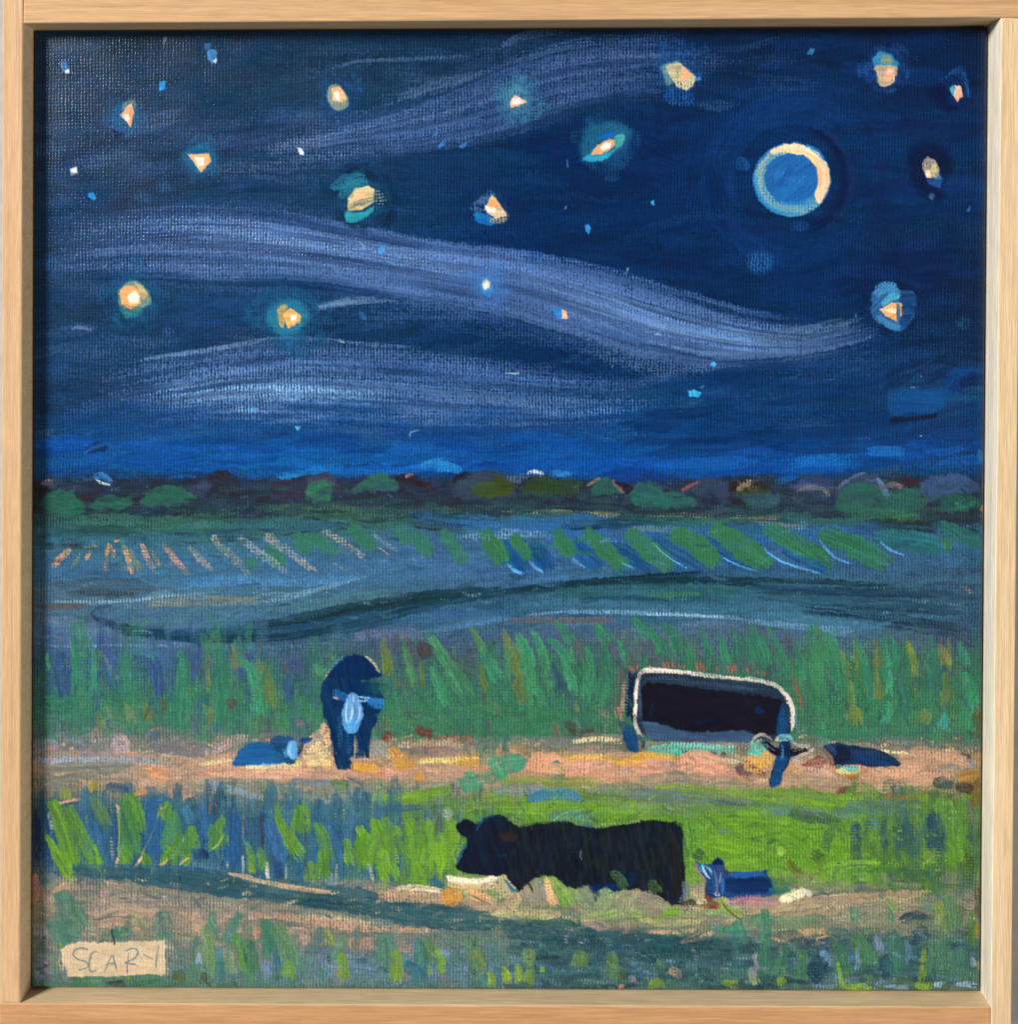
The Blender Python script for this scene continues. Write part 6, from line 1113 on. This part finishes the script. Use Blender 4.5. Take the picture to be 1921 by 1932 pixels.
for t, pts, w, c, d in (('33', "770,480 785,600 790,720", 18, '2c4258', .4), ('33', "1120,500 1140,620 1110,740", 40, '38544e', .45), ('33', "1330,420 1345,580 1340,740", 30, '2c4054', .4), ('33', "500,690 520,740 540,760", 18, '41602c', .4), ('33', "1000,880 1150,870 1330,900", 26, '33583a', .6), ('33', "300,440 500,470 700,480", 18, '3a5448', .6),
                        ('33', "600,440 800,420 1000,440", 30, '54706c', .6), ('33', "1560,700 1580,820 1550,950", 20, '3c4c34', .5), ('13', "560,480 620,600 640,720", 24, '3f6284', .4), ('13', "130,500 190,620 240,760", 26, '40608a', .35), ('03', "1640,430 1630,600 1640,820", 30, '31527e', .25), ('03', "1060,320 1070,500 1060,760", 24, '33547f', .25),
                        ('33', "560,1450 500,1540 580,1600", 34, '223848', .45), ('33', "1200,1230 1240,1300 1200,1400", 30, '2c4450', .5), ('33', "980,1450 1000,1540 1010,1620", 24, '2c4658', .5), ('23', "1000,1400 1200,1420 1500,1440", 20, '223c46', .5), ('23', "300,1330 600,1360 900,1390", 22, '263e4a', .5), ('33', "140,1560 160,1620", 26, '28443e', .4)):
    stroke(t, pts, w, c, op=.8, dry=d, wv=.75, fade=(.1, .2))

# ---------------------------------------------------------------- signature
p_sig = part('signature', 'cream painted patch with the scratched signature in the lower left corner')
poly('03', "425,1400 470,1362 560,1340 660,1342 800,1348 950,1336 1160,1332 1172,1380 1160,1440 1166,1500 1158,1572 900,1580 700,1584 480,1592 470,1530 440,1480", 'cbb799', c2='c0aa8a', pid=p_sig, soft=1, rough=1.6, wobble=.2, smooth=False, thick=.16, flat=.45, grain=20)
poly('03', "400,1470 450,1380 520,1350 500,1500 470,1540 420,1530", 'c6b396', op=.8, dry=.55, soft=2.5, wv=.8, pid=p_sig); poly('03', "1120,1345 1210,1350 1230,1390 1170,1420 1200,1560 1120,1560", 'c8baa0', op=.7, dry=.66, soft=3, wv=.8)
for k, pl in enumerate((["628,1398 570,1384 530,1400 516,1432 545,1462 600,1478 620,1500 605,1528 540,1538"], ["702,1418 660,1410 636,1450 628,1510 638,1550 670,1545 704,1525"], ["732,1562 755,1510 790,1438 812,1500 830,1560", "742,1508 780,1495 818,1490"],
                        ["880,1412 920,1392 962,1395 972,1425 940,1462 885,1490 940,1500 1008,1530", "896,1508 898,1560", "908,1418 900,1480"], ["1008,1428 1050,1452 1092,1472", "1116,1360 1106,1440 1096,1540"])):
    sid = part('letter', None, sub=p_sig)
    for pts in pl:
        stroke('03', pts, 3.3, '66767a', op=.85, dry=.25, ends=(.8, .7), thick=-.1, pid=p_sig, sid=sid, c2='74807e')
stroke('03', "800,1215 788,1260 800,1330 812,1372", 5, '22303a', op=.95, thick=.12)
stroke('03', "590,1540 700,1560 800,1550", 4, '8a8a7c', op=.5, dry=.62); stroke('03', "1040,1380 1100,1400", 5, 'b8a488', op=.6)

# lint and stray hairs caught in the varnish
for t, pts in (('20', "505,1120 502,1160 512,1190"), ('20', "485,1480 500,1450"), ('11', "1140,1335 1150,1300 1210,1285"), ('11', "1840,880 1880,885 1921,880"), ('21', "60,880 130,885 180,880"), ('21', "820,840 825,830"), ('31', "780,465 778,490"), ('31', "1160,985 1200,982"),
               ('31', "1235,905 1245,905"), ('21', "1120,615 1145,605 1165,618"), ('21', "925,165 935,140"), ('21', "1300,1155 1312,1145"), ('31', "1230,1330 1245,1320"), ('00', "1150,320 1170,260 1165,300"), ('10', "780,1705 800,1720 825,1755"), ('01', "730,135 742,128"), ('11', "640,660 690,668")):
    stroke(t, pts, 2.2, 'b4c0d4', op=.75, thick=.12)

# ---------------------------------------------------------------- wet edges worked into one another
KEEP = {i for i, q in enumerate(PARTS) if q and q['name'] in ('star', 'small_star', 'moon', 'cow', 'calf', 'signature', 'cloud')}
smudge((70, 900, 1850, 985), 420, (-25, 25), (10, 40), (4, 11), sd=201, keep=KEEP)
scatter((70, 915, 1850, 965), 150, ['2c4a48', '2a3a44', '34404e', '2c5046', '3a4058'], (-20, 20), (20, 70), (6, 16), op=(.25, .5), dry=(.35, .65), sd=214)
scatter((70, 952, 1850, 982), 130, ['27333c', '2d4a44', '33564a', '243640', '35434c', '3c6250'], (-6, 6), (20, 80), (3, 9), op=(.4, .75), dry=(.45, .75), sd=202)
smudge((70, 985, 1850, 1090), 231, (-20, 30), (14, 50), (4, 12), sd=203, keep=KEEP)
smudge((70, 1085, 1850, 1205), 209, (-12, 8), (20, 80), (4, 12), sd=204, keep=KEEP)
smudge((70, 1190, 1850, 1400), 605, (65, 115), (12, 50), (4, 12), sd=205, keep=KEEP)
smudge((70, 1190, 1850, 1400), 143, (-20, 20), (8, 24), (4, 9), sd=206, keep=KEEP, op=(.3, .6))
smudge((70, 1390, 1850, 1500), 385, (-30, 30), (8, 36), (4, 11), sd=207, keep=KEEP)
smudge((70, 1495, 1000, 1665), 341, (70, 110), (12, 44), (4, 11), sd=208, keep=KEEP)
smudge((1000, 1490, 1850, 1690), 330, (-70, 70), (10, 36), (4, 12), sd=209, keep=KEEP)
smudge((70, 1660, 1850, 1760), 341, (-25, 25), (12, 44), (4, 11), sd=210, keep=KEEP)
smudge((70, 1740, 1850, 1872), 440, (55, 125), (8, 32), (4, 11), sd=211, keep=KEEP)
smudge((70, 1740, 1850, 1872), 165, (-12, 12), (8, 30), (3, 8), sd=212, keep=KEEP)
smudge((70, 60, 1850, 900), 275, (-20, 14), (30, 110), (5, 16), sd=213, keep=KEEP, op=(.2, .5))
# broken colour: small starved touches all over the land
BK = dict(op=(.4, .85), dry=(.5, .78), curve=.15, thick=.06, flat=.03)
def broken(box, n, cols, ang, ln=(7, 26), w=(3, 8), sd=1):
    r = random.Random(sd)
    for i in range(n):
        x = r.uniform(box[0], box[2]); y = r.uniform(box[1], box[3])
        g = G([(x, y)])[0]
        if PID[int(np.clip(g[1], 0, N)), int(np.clip(g[0], 0, N))] in KEEP:
            continue
        scatter((x, y, x, y), 1, cols, ang, ln, w, sd=sd*1000+i, wv=.7, **BK)
broken((70, 905, 1850, 975), 160, ['4a4a68', '2a2230', '33684c', '3f4438', '20262e', '3a5a68'], (-40, 40), sd=1)
broken((70, 975, 1850, 1090), 220, ['4a7088', '5f80a0', '2f4a58', '3c6a58', '54688c', '2a3c50'], (-15, 15), (12, 40), (2, 6), sd=2)
broken((70, 1090, 1850, 1205), 220, ['6a809c', '2c4254', '54707c', '3c5870', '7c8ca4', '47606c'], (-12, 8), (14, 50), (2, 6), sd=3)
broken((70, 1200, 1850, 1395), 700, ['2f5c48', '4a9060', '3a4460', '2c4a48', '6a8a44', '54486a', '3f8058', '7a5a50', '357050', '2a4050'], (65, 110), (8, 34), (2, 7), sd=4)
broken((70, 1390, 1850, 1480), 520, ['d0a890', '8a7a78', 'c88c68', '6a6a60', 'd8c090', '9a8a90', 'b0784c', '7a8a70', 'a8a8a0'], (-30, 30), (6, 26), (2, 7), sd=5)
broken((70, 1480, 1000, 1660), 420, ['2c4468', '4a6c8c', '7aa040', '3c5c50', '5a7a8c', '8fae50', '2a3a5c'], (65, 110), (8, 30), (2, 6), sd=6)
broken((1000, 1480, 1850, 1680), 420, ['86b040', '4a7030', '3a5848', '9cc050', '5c8a30', '78a038', '54704c'], (-60, 90), (7, 26), (2, 7), sd=7)
broken((70, 1655, 1850, 1765), 480, ['b09c80', '6c7868', 'c4b498', '566c64', '9aa868', '7a7080', 'a08870', '3c5458'], (-25, 25), (8, 30), (2, 7), sd=8)
broken((70, 1755, 1850, 1872), 620, ['2c4848', '8c94b4', '4a7a54', '7a9a48', '263c44', 'a09890', '5c6c88', '3a6058', '6a7a98'], (-15, 105), (6, 24), (2, 7), sd=9)
# broken edges, uneven film and bare valleys between the threads over the whole sheet
def finish():
    bx = 1.0*(vn(GX/2.3+31, GY/2.3)-0.5) + 0.9*(vn(GX/5+3, GY/5+13)-0.5); by = 1.0*(vn(GX/2.3+131, GY/2.3+7)-0.5) + 0.9*(vn(GX/5+83, GY/5+3)-0.5)
    xi = np.clip(np.rint(GX+bx), 0, N).astype(int); yi = np.clip(np.rint(GY+by), 0, N).astype(int)
    c = COL[yi, xi]
    m = 0.90+0.20*(0.5*vn(GX/1.4, GY/1.4)+0.3*vn(GX/4+2, GY/3)+0.2*vn(GX/17, GY/12))
    c = c*m[..., None]
    c = c*(1-0.16*(1-WARP)[..., None]*np.clip(WETN, .3, 1)[..., None])*1.045
    # pigments as mixed on the palette: phthalo blues and greens are cleaner than the first coats
    r, g, b = c[..., 0].copy(), c[..., 1].copy(), c[..., 2].copy()
    m = np.clip((b-r)/0.15, 0, 1)*ss(0.15, 0.26, b); t = ss(0.12, 0.32, g)
    m2 = np.clip((g-r)/0.12, 0, 1)*np.clip((b-0.55*g)/0.08, 0, 1)*(1-t*m*0.3)
    m3 = np.clip((r-b)/0.12, 0, 1)*np.clip((r-0.96*g)/0.06, 0, 1)
    c = np.stack([r*(1-0.5*m*(1-t)-0.08*m*t)*(1+0.12*m3), g*(1+0.07*m*t+0.05*m2)*(1+0.10*m3), b*(1+0.08*m*t+0.18*m2*(1-m*.7))*(1+0.09*m3)], -1)
    lime = np.clip((c[..., 1]-1.9*c[..., 2])/.2, 0, 1)[..., None]
    c = c*(1-lime*np.array((.03, .0, -.05), np.float32))
    COL[:] = np.clip(c, 0, 1)

finish()

# ---------------------------------------------------------------- materials
def mat(name):
    m = bpy.data.materials.new(name)
    m.use_nodes = True
    nt = m.node_tree
    return m, nt, nt.nodes['Principled BSDF']

def nd(nt, kind, **k):
    n = nt.nodes.new(kind)
    for a, b in k.items():
        setattr(n, a, b)
    return n

def paint_material():
    m, nt, p = mat('acrylic_paint')
    at = nd(nt, 'ShaderNodeAttribute', attribute_name='pigment')
    nt.links.new(at.outputs['Color'], p.inputs['Base Color'])
    tc = nd(nt, 'ShaderNodeTexCoord')
    n1 = nd(nt, 'ShaderNodeTexNoise'); n1.inputs['Scale'].default_value = 55; n1.inputs['Detail'].default_value = 4
    nt.links.new(tc.outputs['Object'], n1.inputs['Vector'])
    mr = nd(nt, 'ShaderNodeMapRange')
    mr.inputs['From Min'].default_value = 0.3; mr.inputs['From Max'].default_value = 0.7
    mr.inputs['To Min'].default_value = 0.16; mr.inputs['To Max'].default_value = 0.30
    nt.links.new(n1.outputs['Fac'], mr.inputs['Value'])
    nt.links.new(mr.outputs['Result'], p.inputs['Roughness'])
    p.inputs['Specular IOR Level'].default_value = 0.2
    n2 = nd(nt, 'ShaderNodeTexNoise'); n2.inputs['Scale'].default_value = 2600; n2.inputs['Detail'].default_value = 2
    nt.links.new(tc.outputs['Object'], n2.inputs['Vector'])
    b = nd(nt, 'ShaderNodeBump'); b.inputs['Strength'].default_value = 0.25; b.inputs['Distance'].default_value = 0.0002
    nt.links.new(n2.outputs['Fac'], b.inputs['Height'])
    nt.links.new(b.outputs['Normal'], p.inputs['Normal'])
    return m

def ramp(nt, stops):
    r = nd(nt, 'ShaderNodeValToRGB')
    e = r.color_ramp.elements
    while len(e) < len(stops):
        e.new(0.5)
    for q, (pos, c) in zip(e, stops):
        q.position = pos; q.color = (*[float(x) for x in lin(hexc(c))], 1)
    return r

def lin(c):
    c = np.asarray(c, np.float32)
    return np.where(c <= 0.04045, c/12.92, ((c+0.055)/1.055)**2.4)

def wood(name, light, mid, dark, along, seed, stripe=0.0):
    """pale pine: soft growth bands, short pores and dark late-wood lines running along the rail (along = 'X' or 'Z')"""
    m, nt, p = mat(name)
    tc = nd(nt, 'ShaderNodeTexCoord')
    def stretched(sl, sc, detail, off, dist=0.0, rough=0.6):
        mp = nd(nt, 'ShaderNodeMapping')
        mp.inputs['Location'].default_value = (off, off*1.7, off*0.6)
        mp.inputs['Scale'].default_value = (sl, sc, sc) if along == 'X' else (sc, sc, sl)
        nt.links.new(tc.outputs['Object'], mp.inputs['Vector'])
        n = nd(nt, 'ShaderNodeTexNoise')
        n.inputs['Scale'].default_value = 1.0; n.inputs['Detail'].default_value = detail
        n.inputs['Roughness'].default_value = rough; n.inputs['Distortion'].default_value = dist
        nt.links.new(mp.outputs['Vector'], n.inputs['Vector'])
        return n.outputs['Fac']
    band = stretched(9, 260, 4, seed, 0.5)
    r1 = ramp(nt, [(0.25, dark), (0.48, mid), (0.72, light)])
    nt.links.new(band, r1.inputs['Fac'])
    pores = stretched(90, 2600, 3, seed+11)
    r2 = nd(nt, 'ShaderNodeMapRange'); r2.inputs['From Min'].default_value = 0.35; r2.inputs['From Max'].default_value = 0.66
    r2.inputs['To Min'].default_value = 0.82; r2.inputs['To Max'].default_value = 1.09
    nt.links.new(pores, r2.inputs['Value'])
    mul = nd(nt, 'ShaderNodeMix', data_type='RGBA', blend_type='MULTIPLY'); mul.inputs[0].default_value = 1.0
    nt.links.new(r1.outputs['Color'], mul.inputs[6]); nt.links.new(r2.outputs['Result'], mul.inputs[7])
    late = stretched(5, 300, 2, seed+23, 0.8)
    r3 = nd(nt, 'ShaderNodeMapRange'); r3.inputs['From Min'].default_value = 0.60; r3.inputs['From Max'].default_value = 0.70
    r3.inputs['To Min'].default_value = 0.0; r3.inputs['To Max'].default_value = 0.2+stripe
    nt.links.new(late, r3.inputs['Value'])
    mix = nd(nt, 'ShaderNodeMix', data_type='RGBA')
    nt.links.new(r3.outputs['Result'], mix.inputs[0]); nt.links.new(mul.outputs[2], mix.inputs[6])
    mix.inputs[7].default_value = (*[float(x) for x in lin(hexc('9a6438'))], 1)
    fine = stretched(30, 1500, 2, seed+41)
    r4 = nd(nt, 'ShaderNodeMapRange'); r4.inputs['From Min'].default_value = 0.68; r4.inputs['From Max'].default_value = 0.78
    r4.inputs['To Min'].default_value = 0.0; r4.inputs['To Max'].default_value = 0.5
    nt.links.new(fine, r4.inputs['Value'])
    mix2 = nd(nt, 'ShaderNodeMix', data_type='RGBA')
    nt.links.new(r4.outputs['Result'], mix2.inputs[0]); nt.links.new(mix.outputs[2], mix2.inputs[6])
    mix2.inputs[7].default_value = (*[float(x) for x in lin(hexc('8a5a34'))], 1)
    nt.links.new(mix2.outputs[2], p.inputs['Base Color'])
    p.inputs['Roughness'].default_value = 0.62
    p.inputs['Specular IOR Level'].default_value = 0.3
    b = nd(nt, 'ShaderNodeBump'); b.inputs['Strength'].default_value = 0.3; b.inputs['Distance'].default_value = 0.0002
    nt.links.new(pores, b.inputs['Height']); nt.links.new(b.outputs['Normal'], p.inputs['Normal'])
    return m

def wall_material():
    m, nt, p = mat('wall_paint')
    tc = nd(nt, 'ShaderNodeTexCoord')
    n = nd(nt, 'ShaderNodeTexNoise'); n.inputs['Scale'].default_value = 220; n.inputs['Detail'].default_value = 3
    nt.links.new(tc.outputs['Object'], n.inputs['Vector'])
    r = ramp(nt, [(0.3, 'b9b4ac'), (0.7, 'c6c2bb')])
    nt.links.new(n.outputs['Fac'], r.inputs['Fac']); nt.links.new(r.outputs['Color'], p.inputs['Base Color'])
    b = nd(nt, 'ShaderNodeBump'); b.inputs['Strength'].default_value = 0.2; b.inputs['Distance'].default_value = 0.001
    nt.links.new(n.outputs['Fac'], b.inputs['Height']); nt.links.new(b.outputs['Normal'], p.inputs['Normal'])
    p.inputs['Roughness'].default_value = 0.85
    return m

# ---------------------------------------------------------------- wall
def mesh_ob(name, verts, faces, material, parent=None, bevel=0.0):
    me = bpy.data.meshes.new(name)
    me.from_pydata(verts, [], faces)
    me.update()
    me.materials.append(material)
    o = bpy.data.objects.new(name, me)
    scene.collection.objects.link(o)
    o.parent = parent
    if bevel:
        b = o.modifiers.new('bevel', 'BEVEL'); b.width = bevel; b.segments = 2; b.limit_method = 'ANGLE'
    return o

WALL_Y = 0.024
w = mesh_ob('wall', [(-1.2, WALL_Y, 0.4), (1.2, WALL_Y, 0.4), (1.2, WALL_Y, 2.6), (-1.2, WALL_Y, 2.6)], [(0, 1, 2, 3)], wall_material())
w['kind'] = 'structure'; w['label'] = 'pale grey wall behind the frame'

# ---------------------------------------------------------------- floater frame: four butted pine rails
frame = bpy.data.objects.new('picture_frame', None)
scene.collection.objects.link(frame)
frame.location = on_plane(957, 1935)
frame['label'] = 'plain pale pine floater frame round the night painting'
frame['category'] = 'frame'
bpy.context.view_layer.update()
IN_F = [(42.2, 44.0), (1891.0, 32.5), (1871.5, 1901.0), (37.0, 1893.6)]     # inner edge on the front: TL TR BR BL
IN_D = [(60.0, 55.0), (1870.5, 46.0), (1856.0, 1876.5), (55.0, 1868.5)]     # inner edge where it meets the canvas
W_R = 38.5
W_T = 62.0     # the level rails run out of the picture

def rail(name, label, a, b, fa, fb, da, db, out, ext_a, ext_b, material):
    """a..b run along the rail (fa, fb front inner corners; da, db deep inner corners); out = outward direction in the picture;
    ext = how far the rail runs on past the corner at either end"""
    fa, fb, da, db = (np.array(q, float) for q in (fa, fb, da, db))
    u = (fb-fa)/np.linalg.norm(fb-fa)
    o = np.array(out, float)
    fa = fa-u*ext_a; fb = fb+u*ext_b; da2 = da-u*(ext_a+np.dot(da-np.array(a), u)*0); db2 = db+u*ext_b
    # keep deep ends level with the front ends
    ua = np.dot(da2-fa, u); ub = np.dot(db2-fb, u)
    da2 = da2-u*ua; db2 = db2-u*ub
    pts = []
    for f, d in ((fa, da2), (fb, db2)):
        P1 = on_plane(*f, REC); P2 = np.array(on_plane(*(f+o*(W_R if o[0] else W_T)), REC)); P3 = on_plane(*d, 0.0)
        back = WALL_Y-0.0005
        pts += [P1, tuple(P2), (P2[0], back, P2[2]), (P3[0], back, P3[2]), P3]
    n = 5
    faces = [(i, (i+1) % n, (i+1) % n+n, i+n) for i in range(n)] + [tuple(range(n-1, -1, -1)), tuple(range(n, 2*n))]
    loc = frame.matrix_world.translation
    ob = mesh_ob(name, [tuple(np.array(p)-np.array(loc)) for p in pts], faces, material, frame, bevel=0.00045)
    import bmesh
    bm = bmesh.new(); bm.from_mesh(ob.data); bmesh.ops.recalc_face_normals(bm, faces=bm.faces); bm.to_mesh(ob.data); bm.free()
    ob.data.materials.append(RAW_PALE if out[0] > 0 else RAW_WARM)
    for i in (3, 4):
        ob.data.polygons[i].material_index = 1      # the inner faces are bare, paler wood
    ob['label'] = label
    return ob

RAW_PALE = wood('bare_pale_pine', 'f7eedb', 'f3e8d2', 'ecdfc4', 'Z', 31.0)
RAW_WARM = wood('bare_pine', 'e9cda6', 'e2c49a', 'd9b98e', 'X', 37.0)
G_ = 1.2     # hairline gap at the butt joints
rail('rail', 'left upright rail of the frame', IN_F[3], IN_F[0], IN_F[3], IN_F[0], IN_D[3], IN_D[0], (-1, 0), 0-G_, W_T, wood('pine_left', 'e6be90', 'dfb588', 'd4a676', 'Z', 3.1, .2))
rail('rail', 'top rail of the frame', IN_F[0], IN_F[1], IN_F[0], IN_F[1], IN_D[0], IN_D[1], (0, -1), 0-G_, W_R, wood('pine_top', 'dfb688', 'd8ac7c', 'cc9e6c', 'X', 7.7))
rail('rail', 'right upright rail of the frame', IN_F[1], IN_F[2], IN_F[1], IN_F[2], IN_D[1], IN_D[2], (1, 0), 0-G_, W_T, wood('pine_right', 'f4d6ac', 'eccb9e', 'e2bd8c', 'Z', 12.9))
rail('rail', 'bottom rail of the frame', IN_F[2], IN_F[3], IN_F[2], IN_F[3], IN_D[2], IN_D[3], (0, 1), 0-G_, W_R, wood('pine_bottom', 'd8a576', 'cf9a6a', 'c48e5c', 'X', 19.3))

# ---------------------------------------------------------------- the painting on its stretched canvas
GAIN = 1.0
painting = bpy.data.objects.new('painting', None)
scene.collection.objects.link(painting)
painting.location = on_plane(957, 1870)
painting['label'] = 'square night painting of cattle in fields under stars and a moon'
painting['category'] = 'painting'
bpy.context.view_layer.update()
paint_mat = paint_material()
base = np.array(painting.location)

inv = np.linalg.inv(HM)
q = np.stack([GX, GY, np.ones_like(GX)], -1).astype(np.float64) @ inv.T
vx = q[..., 0]/q[..., 2]; vy = q[..., 1]/q[..., 2]
X = (FOOT[0]-957)*S0 + (vx-FOOT[0])*S0
Z = HANG + (966-FOOT[1])*S0 - (vy-FOOT[1])*S0
edge = np.minimum(np.minimum(GX, N-GX), np.minimum(GY, N-GY)).astype(np.float64)*0.000254
R_ED = 0.0016
drop = np.where(edge < R_ED, R_ED-np.sqrt(np.maximum(R_ED**2-(R_ED-edge)**2, 0)), 0)
relief = WEAVE*0.00009*np.clip(WETN, 0.25, 1) + np.clip(HGT, -0.3, 0.9)*0.00035
Y = -relief + drop
POS = np.stack([X, Y, Z], -1)
du = np.zeros_like(POS); dv = np.zeros_like(POS)
du[:, 1:-1] = POS[:, 2:]-POS[:, :-2]; du[:, 0] = POS[:, 1]-POS[:, 0]; du[:, -1] = POS[:, -1]-POS[:, -2]
dv[1:-1] = POS[2:]-POS[:-2]; dv[0] = POS[1]-POS[0]; dv[-1] = POS[-1]-POS[-2]
NRM = np.cross(dv, du)
NRM /= np.linalg.norm(NRM, axis=-1, keepdims=True)
NRM[NRM[..., 1] > 0] *= -1
PIG = np.ones((N+1, N+1, 4), np.float32)
PIG[..., :3] = np.clip(lin(np.clip(COL, 0, 1))*GAIN, 0.002, 0.95)
POS = (POS-base).astype(np.float32)

def sheet(name, fi, fj, parent, label=None):
    """part of the painted canvas made of the given grid cells"""
    c = np.stack([fi*(N+1)+fj, (fi+1)*(N+1)+fj, (fi+1)*(N+1)+fj+1, fi*(N+1)+fj+1], 1)
    u, ix = np.unique(c, return_inverse=True)
    nf = len(c)
    me = bpy.data.meshes.new(name)
    me.vertices.add(len(u)); me.loops.add(nf*4); me.polygons.add(nf)
    me.vertices.foreach_set('co', POS.reshape(-1, 3)[u].ravel())
    me.loops.foreach_set('vertex_index', ix.reshape(-1).astype(np.int32))
    me.polygons.foreach_set('loop_start', np.arange(0, nf*4, 4, dtype=np.int32))
    me.polygons.foreach_set('use_smooth', np.ones(nf, bool))
    me.update(calc_edges=True)
    a = me.attributes.new('pigment', 'FLOAT_COLOR', 'POINT')
    a.data.foreach_set('color', PIG.reshape(-1, 4)[u].ravel())
    try:
        b = me.attributes.new('custom_normal', 'FLOAT_VECTOR', 'POINT')
        b.data.foreach_set('vector', NRM.reshape(-1, 3)[u].astype(np.float32).ravel())
    except Exception:
        pass
    me.materials.append(paint_mat)
    o = bpy.data.objects.new(name, me)
    scene.collection.objects.link(o)
    o.parent = parent
    if label:
        o['label'] = label
    return o

fid = PID[:-1, :-1]*1000 + SID[:-1, :-1]
order = np.argsort(fid.ravel(), kind='stable')
keys, start = np.unique(fid.ravel()[order], return_index=True)
groups = dict(zip(keys.tolist(), np.split(order, start[1:])))
tops = {}
for key in sorted(groups):
    pid, sid = divmod(key, 1000)
    if pid not in tops and sid == 0:
        cells = groups[key]
        tops[pid] = sheet(PARTS[pid]['name'], cells // N, cells % N, painting, PARTS[pid]['label'])
for key in sorted(groups):
    pid, sid = divmod(key, 1000)
    if sid:
        cells = groups[key]
        parent = tops.get(pid)
        if parent is None:
            tops[pid] = sheet(PARTS[pid]['name'], cells // N, cells % N, painting, PARTS[pid]['label'])
        else:
            sheet(PARTS[sid]['name'], cells // N, cells % N, parent, PARTS[sid]['label'])

# the painted canvas turned over the stretcher, one side at a time
for name, pts in (('canvas_side', [(0, j) for j in range(0, N+1, 4)]), ('canvas_side', [(N, j) for j in range(0, N+1, 4)]),
                  ('canvas_side', [(i, 0) for i in range(0, N+1, 4)]), ('canvas_side', [(i, N) for i in range(0, N+1, 4)])):
    v, col = [], []
    for i, j in pts:
        p = POS[i, j]
        v += [tuple(p), (p[0], p[1]+0.019, p[2])]
        cc = PIG[i, j].copy()
        t = vn(np.array([(i+j)/30.0]), np.array([float(i > j)*9]))[0]
        if t > 0.6:
            cc[:3] = cc[:3]*0.5 + lin(hexc('8a6a50'))*0.5
        col += [cc, cc]
    f = [(2*k, 2*k+1, 2*k+3, 2*k+2) for k in range(len(pts)-1)]
    o = mesh_ob(name, v, f, paint_mat, painting)
    a = o.data.attributes.new('pigment', 'FLOAT_COLOR', 'POINT')
    a.data.foreach_set('color', np.array(col, np.float32).ravel())
